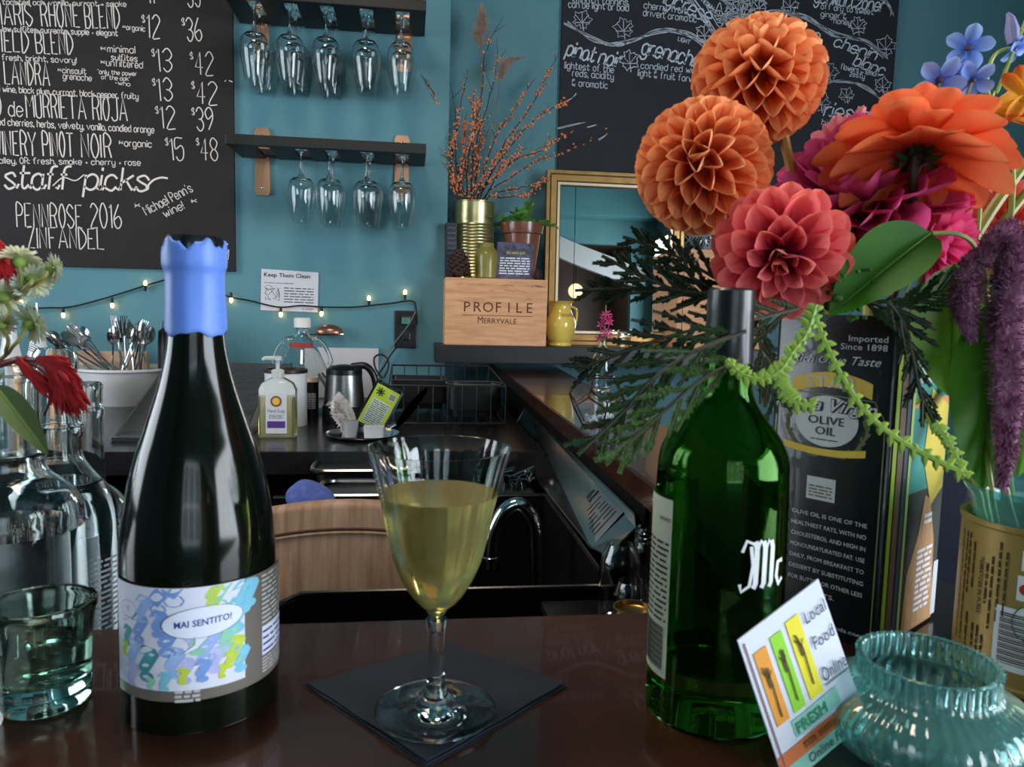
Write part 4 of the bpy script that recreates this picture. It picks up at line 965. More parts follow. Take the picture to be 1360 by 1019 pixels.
# clear packet with lime card
YQ = YD+.02; c_ = py(504, 540, YQ)
t = thing('plastic_packet', 'clear plastic packet with a lime green card leaning behind the steel dish', 'packet', c_, (R(-6), R(28), 0))
w_, h_ = .078, .125
obj('shell', loft([(w_, .026, .008, -h_/2), (w_, .026, .008, h_/2*.9), (w_*.9, .02, .008, h_/2)]), glass('packet_plastic', (244, 248, 248), .02, 1.12), t)
obj('green_card', b2p(B(), (-w_*.42, -.008, -h_*.46), (w_*.42, -.006, h_*.42)), M('card_lime', (196, 214, 62), .6), t, False)
bm = B(); xf = lambda x, z: Vector((x, -.0086, z)); patch(bm, xf, -w_*.32, w_*.32, -h_*.42, h_*.12); patch(bm, xf, w_*.12, w_*.34, h_*.2, h_*.36); obj('card_panel', bm, M('card_panel', (222, 228, 214), .6), t, False)
bm = B(); xf = lambda x, z: Vector((x, -.0092, z)); lines(bm, xf, -w_*.28, w_*.28, -h_*.4, h_*.1, 12, .35, 5)
for k in range(7): patch(bm, xf, w_*(.14+.028*k), w_*(.155+.028*k), h_*.22, h_*.34)
for a_ in (0, .8, 1.6, 2.4): ribbon(bm, [(-w_*.2-.012*math.cos(a_), h_*.28-.012*math.sin(a_)), (-w_*.2+.012*math.cos(a_), h_*.28+.012*math.sin(a_))], .003, xf)
obj('card_print', bm, M('print_dark', (52, 56, 36), .7), t, False)
bm = B(); loop = [py(x, y, YQ+.02) for x, y in ((508, 503), (499, 490), (497, 476), (505, 471), (514, 476), (516, 487), (510, 502))]
tube(bm, spline(loop, 5), .0026, 6); tag(obj('cord_loop', bm, MATS['cord_black']), 'loop of thick black cord standing above the plastic packet', 'cord')
# wire rack and black bins
YW0, YW1 = 2.15, 2.62; a = py(521, 485, YW1); b = py(657, 487, YW1)
t = thing('wire_basket', 'black wire dish rack at the right end of the back counter', 'dish rack', ((a.x+b.x)/2, (YW0+YW1)/2, CNT))
zt_ = a.z; wm = M('wire_black', (12, 12, 13), .45); bm = B(); X0, X1 = a.x, b.x-.02
for z in (CNT+.012, zt_): tube(bm, [(X0, YW0, z-(zt_-CNT)*.15*(z == zt_)), (X1, YW0, z-(zt_-CNT)*.15*(z == zt_)), (X1, YW1, z), (X0, YW1, z)], .0028, 6, closed=True)
sub(t, bm, 'frame', wm)
for k in range(9):
    x = X0+(X1-X0)*k/8; sub(t, tube(B(), [(x, YW1, CNT+.012), (x, YW1, zt_)], .0016, 5), 'wire', wm); sub(t, tube(B(), [(x, YW0, CNT+.012), (x, YW0, zt_-(zt_-CNT)*.15)], .0016, 5), 'wire', wm); sub(t, tube(B(), [(x, YW0, CNT+.012), (x, YW1, CNT+.012)], .0016, 5), 'wire', wm)
binm = M('bin_black', (13, 13, 14), .4)
def bin_(name, lab, cat, xa, xb, Y, dY, zt, r=.02, m=binm):
    t = thing(name, lab, cat, ((xa+xb)/2, Y, CNT+.016)); h = zt-CNT-.016; W_ = xb-xa
    bm = loft([(W_*.9, dY*.9, r, 0), (W_, dY, r, h), (W_*1.03, dY*1.03, r, h), (W_*1.03, dY*1.03, r, h+.003)]); top = max(bm.faces, key=lambda f: f.calc_center_median().z)
    bm2 = bmesh.ops.inset_individual(bm, faces=[top], thickness=.004); r2 = bmesh.ops.extrude_discrete_faces(bm, faces=[top]); 
    for v in r2['faces'][0].verts: v.co.z -= h*.8
    obj('body', bm, m, t); bmr = B(); tube(bmr, [Vector((x, y, h+.003)) for x, y in rrect(W_*1.03, dY*1.03, r)], .0022, 6, closed=True); obj('rim', bmr, M('bin_rim', (70, 70, 72), .3), t); return t
a = py(594, 512, 2.28); b = py(665, 512, 2.28)
bin_('plastic_bin', 'black rounded plastic bin standing in the wire dish rack', 'bin', a.x, b.x, 2.30, .10, py(630, 513, 2.24).z, .04)
a = py(521, 505, 2.5); b = py(590, 505, 2.5)
bin_('plastic_bin', 'wide low black bin at the back of the wire dish rack', 'bin', a.x, b.x, 2.5, .16, py(560, 503, 2.5).z, .012)
p = pz(523, 570, CNT); bm = B()
g = []
for j in range(8):
    f = j/7; wv = .02*math.sin(math.pi*(.1+.8*f)); g.append([bm.verts.new((f*.09, 0, f*.11-u*wv)) for u in (-1, 0, 1)])
for j in range(7):
    for i in range(2): bm.faces.new((g[j][i], g[j][i+1], g[j+1][i+1], g[j+1][i]))
bmesh.ops.solidify(bm, geom=bm.faces[:], thickness=.002)
t = thing('pie_server', 'dark steel server blade leaning against the wire dish rack', 'server', (p.x, 2.1, CNT+.004)); obj('blade', bm, dsteel, t); obj('handle', tube(B(), [(-.012, 0, -.0), (.006, 0, .012)], [.009, .006], 10), chrome, t)

# ================================================================== UNDER THE BAR: SINK, FAUCET, PANS, BOARD, STEEL PLATE
blks = M('sink_dark_steel', (70, 66, 66), .3, .9, rgb2=(54, 50, 50), scale=8)
t = thing('bar_sink', 'deep dark steel bar sink basin behind the front bar edge', 'sink', (.08, 1.3, SNK-.3))
X0, X1, Y0, Y1 = -.27, .300, 1.055, 1.60
k = .006; xq = -.142
FWT = [(X0, SNK-.045), (-.185, SNK-.02), (xq, SNK), (X1, SNK)]
bm = B(); poly(bm, [(X0, Y0, SNK-.30), (X1, Y0, SNK-.30)]+[(x, Y0, z) for x, z in FWT[::-1]], (0, k, 0)); bmesh.ops.recalc_face_normals(bm, faces=bm.faces[:]); sub(t, bm, 'front_wall', blks)
for nm, a, b in (('back_wall', (X0, Y1-k, SNK-.30), (X1, Y1, SNK)), ('side_wall', (X0, Y0+k, SNK-.30), (X0+k, Y1-k, SNK-.045)), ('side_wall', (X1-k, Y0+k, SNK-.30), (X1, Y1-k, SNK)), ('bottom', (X0, Y0, SNK-.305), (X1, Y1, SNK-.30))):
    sub(t, b2p(B(), a, b), nm, blks)
bm = B(); tube(bm, [(x, Y0, z) for x, z in FWT]+[(X1, Y1, SNK), (X0, Y1, SNK)], .0045, 8); sub(t, bm, 'rolled_rim', M('rim_steel', (120, 116, 114), .22, 1), True)
sub(t, tube(B(), [(X1+.001, Y0-.001, SNK), (X1+.001, Y0-.001, SNK-.30)], .004, 8), 'corner_seam', chrome, True)
# bench carrying sink and pans
t = thing('under_bar_bench', 'dark steel under-bar bench behind the sink and the chopping board', 'bench', (-.3, 1.4, 0))
sub(t, b2p(B(), (-.75, 1.62, .60), (.30, 1.78, .62)), 'shelf', blks)
for x, y in ((-.72, 1.66), (-.2, 1.66), (.27, 1.66), (-.72, 1.74)): sub(t, b2p(B(), (x-.015, y-.015, 0), (x+.015, y+.015, .60)), 'leg', blks)
# lower drainboard left, holding bottles
t = thing('drainboard', 'dark steel drainboard behind the bar under the clear bottles', 'drainboard', (-.45, .8, 0))
DRZ = .90
sub(t, b2p(B(), (-1.1, .545, DRZ-.02), (-.275, 1.03, DRZ), .002), 'tray', blks)
for x, y in ((-1.05, .6), (-.3, .6), (-1.05, .97), (-.3, .97)): sub(t, b2p(B(), (x-.015, y-.015, 0), (x+.015, y+.015, DRZ-.02)), 'leg', blks)
# faucet
YFc = 1.30; pts = [py(x, y, YFc) for x, y in ((711, 790), (711, 740), (710, 706), (704, 684), (690, 670), (673, 676), (661, 694), (654, 716), (651, 745))]
t = thing('faucet', 'chrome gooseneck faucet arching over the bar sink', 'faucet', (pts[0].x, YFc, SNK-.30))
pts = [Vector((pts[0].x, YFc, SNK-.298))]+pts
sub(t, tube(B(), spline(pts, 6), .0125, 14), 'spout', chrome, True)
e = pts[-1]; bm = B(); lathe(bm, [(0, -.014), (.010, -.014), (.0105, 0), (.015, .001), (.015, .007), (.012, .009), (0, .009)], 20)
for v in bm.verts: v.co += e
sub(t, bm, 'aerator', chrome, True)
sub(t, lathe(B(), [(0, SNK-.2995), (.026, SNK-.2995), (.024, SNK-.285), (0, SNK-.284)], 24, cx=pts[0].x, cy=YFc), 'base', chrome, True)
# steel pans with blue towel behind the board
def pan(lab, xa, xb, ytop, Y, dY, depth, off=0):
    a = py(xa, ytop, Y); b = py(xb, ytop, Y); z = a.z; t = thing('steel_pan', lab, 'pan', ((a.x+b.x)/2, Y+dY/2, z-depth)); bm = B()
    Wp = b.x-a.x
    secs = [(Wp*.86, dY*.8, .03, -.0), (Wp*.94, dY*.92, .03, depth-.004)]
    b1_ = loft(secs); merge(bm, b1_); obj('basin', bm, dsteel, t)
    pts_ = [Vector((x, y, depth)) for x, y in rrect(Wp, dY, .03, 6)]; obj('rim', tube(B(), pts_, .006, 8, closed=True), M('rim_steel', (120, 116, 114), .22, 1), t)
    return t
pan('rear steel pan with rounded corners behind the chopping board', 412, 560, 627, 1.66, .24, .10)
pan('front steel pan with slanted corner just above the chopping board', 420, 560, 660, 1.42, .13, .09)
towel = M('blue_towel', (70, 84, 150), .95, rgb2=(84, 100, 168), scale=90, bump=.8, bscale=260)
a = py(412, 668, 1.36)
bm = B(); ball(bm, (0, 0, 0), .05, 4, (.85, .8, .75))
for v in bm.verts:
    n_ = math.sin(v.co.x*120+v.co.z*60)*.0016+math.sin(v.co.z*90-v.co.y*70)*.002; v.co += v.co.normalized()*n_
    v.co.x += v.co.z*-.35
tag(obj('towel', bm, towel, None, True, (a.x+.0, 1.40, a.z-.008)), 'bunched blue terry towel by the corner of the steel pans', 'towel')
bm = b2p(B(), (-.75, 1.30, SNK-.06), (-.28, 1.55, SNK-.045)); 
tag(obj('shelf_ledge', bm, blks), 'dark steel ledge under the blue towel left of the sink', 'ledge')
# chopping board leaning
bw = M('board_oak', (176, 144, 118), .6, rgb2=(138, 104, 80), scale=26, stretch=(3.2, 1, .35), bump=.25, bscale=60, detail=8)
YBd = 1.12; c0 = py(455, 673, YBd); zt_ = c0.z
t = thing('chopping_board', 'large round-topped wooden chopping board with a curved groove behind the glass', 'chopping board', (c0.x, YBd, zt_-.30), (R(-9), 0, 0))
bm = B(); Rr = .62; hw = .145; n = 20
def arc(hw_, top, Rr): return [(hw_*(1-2*i/n), top-Rr+math.sqrt(Rr*Rr-(hw_*(1-2*i/n))**2)) for i in range(n+1)]
plate(bm, [(-hw, 0), (hw, 0)]+arc(hw, .30, Rr), .035)
es = [e for e in bm.edges if all(v.co.y < .001 for v in e.verts) and max(v.co.z for v in e.verts) > .2]
bmesh.ops.bevel(bm, geom=es, offset=.012, segments=4, affect='EDGES', profile=.5)
o = obj('board_body', bm, bw, t)
gm = M('groove_dark', (78, 52, 38), .8); bm = B(); P = arc(hw*.985, .258, Rr); tube(bm, [(x, -.0002, z) for x, z in P], .0022, 8); obj('groove', bm, gm, t)
bm = B(); P = arc(hw*.985, .2525, Rr); tube(bm, [(x, .0008, z) for x, z in P], .0034, 8); obj('groove_lip', bm, bw, t)
# low sink ledge end piece left: slanted corner
# slanting steel plate along bar
zA, zB_ = .900, .968; XA, XB = .302, .362
t = thing('steel_plate', 'long polished steel plate with a printed notice slanting along the bar', 'steel plate', (XA, 1.2, zA))
n_ = Vector((-(zB_-zA), 0, XB-XA)).normalized()
P = [(XA, 2.32, .884), (XA, 1.20, .902), (XA+.006, 1.12, .914), (XB-.008, 1.125, .956), (XB, 1.16, .968), (XB, 2.33, .982)]
bm = B(); poly(bm, P, -n_*.003); bmesh.ops.recalc_face_normals(bm, faces=bm.faces[:]); sub(t, bm, 'plate', M('plate_steel', (150, 148, 146), .16, 1))
bm = B(); tube(bm, [Vector(p)+n_*.0005 for p in P], .0018, 6, closed=True); sub(t, bm, 'folded_edge', M('rim_steel2', (104, 100, 98), .25, 1))
ey = Vector((0, 1, 0)); ez = (Vector((XB, 0, zB_))-Vector((XA, 0, zA))).normalized(); xf = flat_xf((XA, 1.10, zA), (0, 1, 0), ez, n_, .001)
Hh = math.hypot(XB-XA, zB_-zA)
bm = B(); patch(bm, xf, .10, .32, Hh*.12, Hh*.88); o = sub(t, bm, 'notice', M('notice_grey', (116, 122, 124), .4, .3))
bm = B(); xf2 = flat_xf((XA, 1.10, zA), (0, 1, 0), ez, n_, .0014)
for i in range(7): x = .12+.017*i; lines(bm, lambda u, v: xf2(v, u), Hh*.2, Hh*.8, x, x+.016, 1, .35, i)
patch(bm, xf2, .27, .285, Hh*.5, Hh*.8); patch(bm, xf2, .25, .262, Hh*.55, Hh*.85); sub(t, bm, 'notice_print', ink)
t = thing('steel_bracket', 'dark folded steel bracket behind the polished plate under the bar', 'bracket', (.352, 1.2, .9))
bm = B(); poly(bm, [(.366, 2.3, .93), (.366, 1.13, .93), (.366, 1.12, .99), (.366, 1.16, 1.002), (.366, 2.3, 1.012)], (.003, 0, 0)); bmesh.ops.recalc_face_normals(bm, faces=bm.faces[:]); sub(t, bm, 'flange', blks)
# dish basket with shiny utensils right of faucet behind sink
bm = B(); q = random.Random(4); p = py(683, 640, 1.72)
t = thing('utensil_basket', 'small black basket of shiny utensils behind the bar sink', 'basket', (p.x, 1.70, .62))
sub(t, b2p(B(), (p.x-.06, 1.645, .62), (p.x+.04, 1.76, p.z-.01), .004), 'basket_body', binm)
for k in range(14):
    s = Vector((p.x+q.uniform(-.05, .03), 1.70+q.uniform(-.03, .03), p.z-.02)); sub(t, tube(B(), [s, s+Vector((q.uniform(-.02, .02), 0, q.uniform(.02, .05))), s+Vector((q.uniform(-.04, .04), 0, q.uniform(.03, .06)))], .003, 6), 'utensil', chrome, True)
# clear jars between sink and bar
t = thing('jar_shelf', 'narrow dark shelf under the bar edge carrying spare glass jars', 'shelf', (.32, .85, 0))
sub(t, b2p(B(), (.19, .56, .868), (.343, 1.03, .88)), 'board', blks); sub(t, b2p(B(), (.24, .6, 0), (.27, .63, .868)), 'leg', blks); sub(t, b2p(B(), (.24, .95, 0), (.27, .98, .868)), 'leg', blks)
def jar(px, Y, rows, lab, rings=True):
    th, ol = latheY('glass_jar', lab, 'jar', px, Y, .8805, rows, clear, t=.0022, floor=.005); th['group'] = 'spare glass jars'; return th, ol
th, ol = jar(857, .98, [(792, 19), (780, 20), (735, 20), (722, 18), (714, 16.5), (706, 16.5), (700, 16)], 'ribbed screw-neck jar, tallest of the spare jars beside the green bottle')
bm = B()
for dz in (.006, .013, .020): tube(bm, [Vector((ol[-1][0]*1.02*math.cos(a*math.pi/12), ol[-1][0]*1.02*math.sin(a*math.pi/12), ol[-1][1]-dz)) for a in range(24)], .0014, 6, closed=True)
obj('screw_thread', bm, clear, th)
jar(822, .90, [(800, 26), (770, 28), (745, 27), (728, 20), (722, 18)], 'low rounded glass jar directly behind the sink corner')
jar(838, .72, [(840, 22), (810, 24), (785, 23), (772, 19)], 'small clear jar nearest the bar edge among spare jars')
th, ol = latheY('brass_lid', 'shallow brass lid with a bright rim at the bar edge below the jars', 'lid', 838, .60, .8805, [(860, 24), (812, 26), (806, 26)], M('brass', (170, 140, 84), .3, 1), t=.0015, floor=.004, smo=0) 

# ================================================================== THE FRONT BAR: BOTTLE, GLASS, NAPKIN
YW = .430; BX = py(268, 925, YW).x
rows = PX(266, YW, [(940, 93), (936, 96), (925, 97.5), (860, 98), (760, 97), (700, 95), (650, 88), (600, 76), (560, 63), (500, 45), (440, 35), (345, 33), (330, 33), (322, 31)])
ol = [(0, .004), (rows[0][0]*.9, 0)]+[(r, max(.002, z-BAR)) for r, z in rows[1:]]
RB = rows[2][0]
t = thing('wine_bottle', 'dark wine bottle with blue wax neck and question-mark label on the bar', 'bottle', (BX, YW, BAR))
darkg = M('dark_bottle_glass', (9, 12, 7), .11, rgb2=(12, 15, 9), scale=5, spec=.45)
op = sprof(ol[1:], 5); op = [(min(r, RB*1.0), max(z, 0)) for r, z in op]
obj('glass_body', lathe(B(), [ol[0]]+op+[(0, ol[-1][1])], 72), darkg, t)
zf0 = py(262, 438, YW).z-BAR; zf1 = py(262, 322, YW).z-BAR; rn = 35*YW/FPX
wax = M('blue_wax', (92, 128, 214), .45, rgb2=(104, 142, 226), scale=12, bump=.3, bscale=60, sss=.1)
cap = sprof([(rn*1.02, zf0-.002), (rn*1.06, zf0), (rn*1.03, zf0+.010), (rn*1.0, zf1-.022), (rn*1.02, zf1-.016), (rn*1.10, zf1-.012), (rn*1.10, zf1-.003), (rn*1.05, zf1-.0005), (rn*.98, zf1)], 3)
bm = lathe(B(), cap, 48, rib=lambda a, i: 1+.012*math.sin(3*a+i*.3)+.006*math.sin(11*a))
for v in bm.verts:
    a = math.atan2(v.co.y, v.co.x); zz = v.co.z
    if zz > zf1-.004: v.co.z += .0022*math.sin(5*a)+.0012*math.sin(13*a)-.001
    if zz < zf0+.004: v.co.z += .0012*math.sin(4*a+1)+.0006*math.sin(9*a)
obj('wax_seal', bm, wax, t)
bw_ = M('black_wax', (16, 16, 20), .3, coat=.4); bm = lathe(B(), [(rn*.98, zf1-.006), (rn*1.0, zf1+.0005), (rn*.9, zf1+.003), (rn*.55, zf1+.0025), (.3*rn, zf1+.0005), (0, zf1+.001)], 40, rib=lambda a, i: 1+.03*math.sin(7*a))
obj('stopper_top', bm, bw_, t)
AC = math.atan2(-BX, YW)
zt0 = py(268, 781, YW-RB).z-BAR; zb0 = py(268, 931, YW-RB).z-BAR; zw0 = py(268, 917, YW-RB).z-BAR
# label
def LP(x, y):      # picture point on the label -> arc length from the front line, height
    s = max(-1, min(1, (x-268)/98)); th_ = math.asin(s); zc_ = zt0+(zb0-zt0)*(y-781)/150
    lift = RB*.36*(1-math.cos(th_))
    return RB*(AC+th_), zc_-lift*.9
xl = lambda e: cyl_xf(RB, 0, 0, e)
aL, aM, aG, aR = [RB*(AC+R(v)) for v in (-72, 31, 46, 82)]
lab = obj('label_paper', patch(B(), xl(.0002), aL, aM, zw0, zt0, 30, 1), M('label_white', (214, 216, 232), .5), t)
lab2 = obj('label_border', patch(patch(B(), xl(.0002), aM, aR, zb0, zt0+.000, 20, 1), xl(.0002), aL, aM, zb0, zw0, 30, 1), M('label_grey', (104, 98, 92), .5), t)
lay = [('stripe_blue', (118, 152, 212)), ('stripe_pale_blue', (150, 178, 226)), ('stripe_sky', (120, 190, 216)), ('stripe_teal', (66, 142, 152)), ('stripe_green', (140, 200, 170)), ('stripe_lime', (188, 204, 60)), ('stripe_lilac', (176, 180, 226))]
lm = {n: M('print_'+n, c, .5) for n, c in lay}; bms = {n: B() for n, _ in lay}; q = random.Random(2)
spots = [(222, 808, 34, 'stripe_blue'), (240, 800, 40, 'stripe_blue'), (290, 810, 34, 'stripe_green'), (283, 806, 26, 'stripe_lime'), (205, 818, 26, 'stripe_pale_blue'), (200, 845, 28, 'stripe_blue'), (186, 848, 20, 'stripe_teal'),
         (183, 862, 16, 'stripe_lime'), (208, 896, 34, 'stripe_teal'), (192, 880, 30, 'stripe_pale_blue'), (232, 866, 34, 'stripe_blue'), (222, 840, 26, 'stripe_blue'), (250, 905, 26, 'stripe_lilac'), (238, 895, 30, 'stripe_pale_blue'),
         (275, 880, 36, 'stripe_pale_blue'), (285, 895, 30, 'stripe_lilac'), (300, 868, 32, 'stripe_green'), (308, 885, 26, 'stripe_lime'), (318, 820, 34, 'stripe_sky'), (326, 812, 28, 'stripe_sky'), (310, 845, 34, 'stripe_sky'), (314, 900, 26, 'stripe_sky'),
         (248, 906, 16, 'stripe_lime'), (292, 905, 14, 'stripe_lime'), (300, 893, 16, 'stripe_lime'), (260, 850, 30, 'stripe_lilac'), (228, 912, 18, 'stripe_sky'), (212, 912, 14, 'stripe_green'), (190, 905, 26, 'stripe_lilac'), (265, 868, 26, 'stripe_green'), (270, 905, 22, 'stripe_blue')]
for i, (x, y, hh, nm) in enumerate(spots):
    x_, z_ = LP(x, y); h_ = hh*.00039*1.3; e = .00030+.00001*i
    if i < 200: txt(bms[nm], '?', (lambda X, Z, e=e: xl(e)(X, max(zw0+.0003, min(Z, zt0-.0003)))), x_, z_, h_, h_*.82, 'C', bold=.055)
for n, _ in lay: obj('question_marks', bms[n], lm[n], lab)
ink2 = M('label_ink_blue', (40, 60, 140), .6)
bx_, bz_ = LP(271, 827); bm = B(); N = 40; aw, ah = .0196, .0080
E_ = [(bx_+aw*math.cos(2*math.pi*i/N), bz_+ah*math.sin(2*math.pi*i/N)+.06*aw*math.cos(2*math.pi*i/N)) for i in range(N)]
cyl_ellipse(bm, xl(.00075), bx_, bz_, aw, ah, .06)
T_ = [(bx_-.004, bz_-ah*.9), (bx_-.004, bz_-ah*1.4), (bx_-.0105, bz_-ah*2.05), (bx_-.003, bz_-ah*1.7), (bx_+.003, bz_-ah*.95)]
poly(bm, [xl(.00074)(*p) for p in T_]); bub = obj('speech_bubble', bm, M('bubble_white', (222, 226, 244), .5), lab)
bm = B(); ribbon(bm, E_+[E_[0]], .0002, xl(.0008)); ribbon(bm, T_, .0002, xl(.0008)); 
x_, z_ = LP(189, 800); ribbon(bm, [(x_+.006*math.cos(i*.35), z_+.0045*math.sin(i*.35)) for i in range(19)], .0002, xl(.0008)); ribbon(bm, [(x_-.003, z_-.004), (x_-.005, z_-.0075), (x_+.001, z_-.0045)], .0002, xl(.0008))
obj('bubble_outline', bm, ink, lab)
bm = B(); txt(bm, 'MAI SENTITO!', lambda X, Z: xl(.00085)(X, Z+.06*(X-bx_)), bx_, bz_-.0016, .0034, .0272, 'C', bold=.02); txt(bm, '!?', xl(.00085), x_, z_-.0014, .003, None, 'C'); obj('label_lettering', bm, ink2, lab)
bm = B(); xa_, za_ = LP(252, 925); lines(bm, xl(.0006), xa_-.006, xa_+.006, za_-.003, za_+.004, 3, .6, 4)
lines(bm, xl(.0006), aG+.0005, aR, zb0+.030, zt0-.001, 11, .45, 3); lines(bm, xl(.0006), aG+.0005, aR, zb0+.003, zb0+.012, 5, .5, 9)
obj('border_print', bm, M('print_pale', (186, 184, 184), .6), lab2)
bm = patch(B(), xl(.0006), aG+.0005, aR, zb0+.013, zb0+.029, 8, 1); pn = obj('white_panel', bm, M('label_white', (214, 216, 232), .5), lab2)
bm = B(); lines(bm, xl(.0009), aG+.001, aR, zb0+.014, zb0+.028, 4, .3, 12); obj('panel_print', bm, ink2, lab2)

# wine glass
YG = .405; GX = pz(578, 952, BAR); YG = GX.y
rows = PX(583, YG, [(815, 15), (808, 24), (797, 34), (785, 42), (768, 51), (750, 58), (720, 66), (682, 74), (650, 82), (620, 90), (602, 96)])
zr = [(r, z-BAR) for r, z in rows]; s_ = YG/FPX*1.03
foot = [(0, .0), (79*s_, .0), (80*s_, .0012), (78*s_, .0022), (50*s_, .0035), (22*s_, .0075), (15*s_, .012), (12*s_, .017), (11*s_, .030), (11.5*s_, zr[0][1]-.014), (14*s_, zr[0][1]-.006)]
t = thing('wine_glass', 'clear fluted goblet of pale white wine standing on the navy napkin', 'wine glass', (GX.x, YG, BAR+.0032))
fo = sprof(foot[1:], 3); obj('foot_and_stem', lathe(B(), [(0, 0)]+fo+[(0, zr[0][1]-.006)], 56), clear, t)
bo = sprof(zr, 5); ibo = [(r-.0013, z) for r, z in bo if z > zr[0][1]+.004][::-1]
def flute(a, i): return 1+.006*math.cos(24*a)
bm = lathe(B(), [(0, bo[0][1]-.006), (bo[0][0]*.75, bo[0][1]-.003)]+bo+ibo+[(ibo[-1][0]*.7, zr[0][1]+.002), (0, zr[0][1]+.001)], 96, rib=flute); obj('bowl', bm, clear, t)
zwl = py(583, 662, YG).z-BAR; wi = [(r-.0008, z) for r, z in bo if z < zwl and z > zr[0][1]+.002]; rl = wi[-1][0]
wine = M('white_wine', (244, 226, 142), .12, trans=.8, ior=1.34)
obj('wine', lathe(B(), [(0, zr[0][1]+.0015), (wi[0][0]*.7, zr[0][1]+.002)]+wi+[(rl+.0006, zwl), (0, zwl)], 64), wine, t)
# napkin
npm = M('napkin_navy', (20, 26, 40), .85, rgb2=(26, 33, 48), scale=40, bump=.4, bscale=420)
cs = [pz(402, 912, BAR), pz(597, 856, BAR), pz(755, 913, BAR), pz(566, 1022, BAR)]; cm_ = sum(cs, Vector())/4
t = thing('napkin', 'folded navy blue cocktail napkin under the wine glass', 'napkin', cm_)
for li, zz, sc_k in ((0, .0003, 1.0), (1, .0014, .985), (2, .0024, .965)):
    bm = B(); n = 14; g = [[None]*(n+1) for _ in range(n+1)]
    for i in range(n+1):
        for j in range(n+1):
            u, v = i/n, j/n; p = (cs[0]*(1-u)+cs[1]*u)*(1-v)+(cs[3]*(1-u)+cs[2]*u)*v; p = (p-cm_)*sc_k
            edge = min(u, 1-u, v, 1-v); p.z = zz+.0004*math.sin(u*9+li)*math.sin(v*7)*(edge > .01)+(.0006 if edge < .01 and li == 2 and v > .5 else 0); p.x += .0004*math.sin(v*14+li*2)*(u in (0, 1)); p.y += .0004*math.sin(u*17+li)*(v in (0, 1)); g[i][j] = bm.verts.new(p)
    for i in range(n):
        for j in range(n): bm.faces.new((g[i][j], g[i][j+1], g[i+1][j+1], g[i+1][j]))
    bmesh.ops.recalc_face_normals(bm, faces=bm.faces[:]); 
    if bm.faces[0].normal.z < 0: bmesh.ops.reverse_faces(bm, faces=bm.faces[:])
    bmesh.ops.solidify(bm, geom=bm.faces[:], thickness=.0006)
    obj('ply', bm, npm, t)

# green bottle
GB = pz(943, 938, BAR); YB_ = GB.y; cxp = 956
rows = PX(cxp, YB_, [(945, 80), (936, 84), (925, 86), (800, 86), (700, 86), (635, 85), (600, 82), (575, 70), (555, 54), (535, 40), (515, 33), (480, 31), (470, 31)])
zcap = py(965, 470, YB_).z-BAR; ztop = py(967, 386, YB_).z-BAR
ol = [(0, .006), (rows[0][0]*.9, 0)]+[(r, max(.002, z-BAR)) for r, z in rows[1:]]+[(31*YB_/FPX, ztop-.006), (29*YB_/FPX, ztop-.003)]
t = thing('wine_bottle', 'empty green wine bottle with black capsule and white blackletter print', 'bottle', (GB.x, YB_, BAR)); RG = rows[3][0]
gg = glass('green_glass', (160, 208, 136), 0, 1.45)
op = [(min(r, RG), max(0, z)) for r, z in sprof(ol[1:], 4)]
obj('glass_body', lathe(B(), shell([(0, .006)]+op, .0022, .012), 64), gg, t)
rc_ = 32.5*YB_/FPX; zc0 = py(965, 482, YB_).z-BAR
obj('capsule', lathe(B(), [(rc_*1.03, zc0), (rc_*1.04, zc0+.001), (rc_*.98, ztop-.012), (rc_*1.0, ztop-.010), (rc_*.98, ztop), (rc_*.9, ztop+.0012), (0, ztop+.0015)], 48), M('capsule_black', (20, 20, 24), .35, rgb2=(28, 28, 32), scale=14, coat=.2), t)
AG = math.atan2(-GB.x, YB_)
def GP(x, y): th_ = math.asin(max(-1, min(1, (x-952)/87))); return RG*(AG+th_), py(952, y, YB_-RG).z-BAR-RG*.35*(1-math.cos(th_))
xg = lambda e: cyl_xf(RG, 0, 0, e)
bm = B(); x0_, z0_ = GP(1000, 785); x1_, z1_ = GP(1034, 706)
# blackletter M and c drawn as strokes
def fat(bm, P, wd, e): ribbon(bm, P, wd, xg(e))
Wd = RG*R(24); Hd = z1_-z0_; ox = RG*(AG+R(29)); oz = GP(1000, 778)[1]
for x in (0, .33, .66): fat(bm, [(ox+Wd*(x+.02), oz), (ox+Wd*(x+.10), oz+Hd*.10), (ox+Wd*(x+.10), oz+Hd*.85), (ox+Wd*(x+.02), oz+Hd)], Wd*.19, .0005)
for x in (.12, .45): fat(bm, [(ox+Wd*x, oz+Hd*.80), (ox+Wd*(x+.12), oz+Hd*1.02), (ox+Wd*(x+.26), oz+Hd*.86)], Wd*.10, .0006)
fat(bm, [(ox-Wd*.42, oz+Hd*.78), (ox-Wd*.28, oz+Hd*1.02), (ox+Wd*.05, oz+Hd*.93), (ox+Wd*.3, oz+Hd*1.0)], Wd*.11, .00055)
fat(bm, [(ox-Wd*.12, oz+Hd*.9), (ox-Wd*.02, oz+Hd*.5), (ox-Wd*.12, oz+Hd*.06), (ox-Wd*.4, oz-Hd*.06), (ox-Wd*.46, oz+Hd*.1)], Wd*.12, .00055)
fat(bm, [(ox+Wd*1.35, oz+Hd*.52), (ox+Wd*1.08, oz+Hd*.5), (ox+Wd*1.03, oz+Hd*.2), (ox+Wd*1.2, oz), (ox+Wd*1.4, oz+Hd*.12)], Wd*.16, .0005)
obj('blackletter_print', bm, M('print_white_gloss', (226, 228, 230), .5), t)
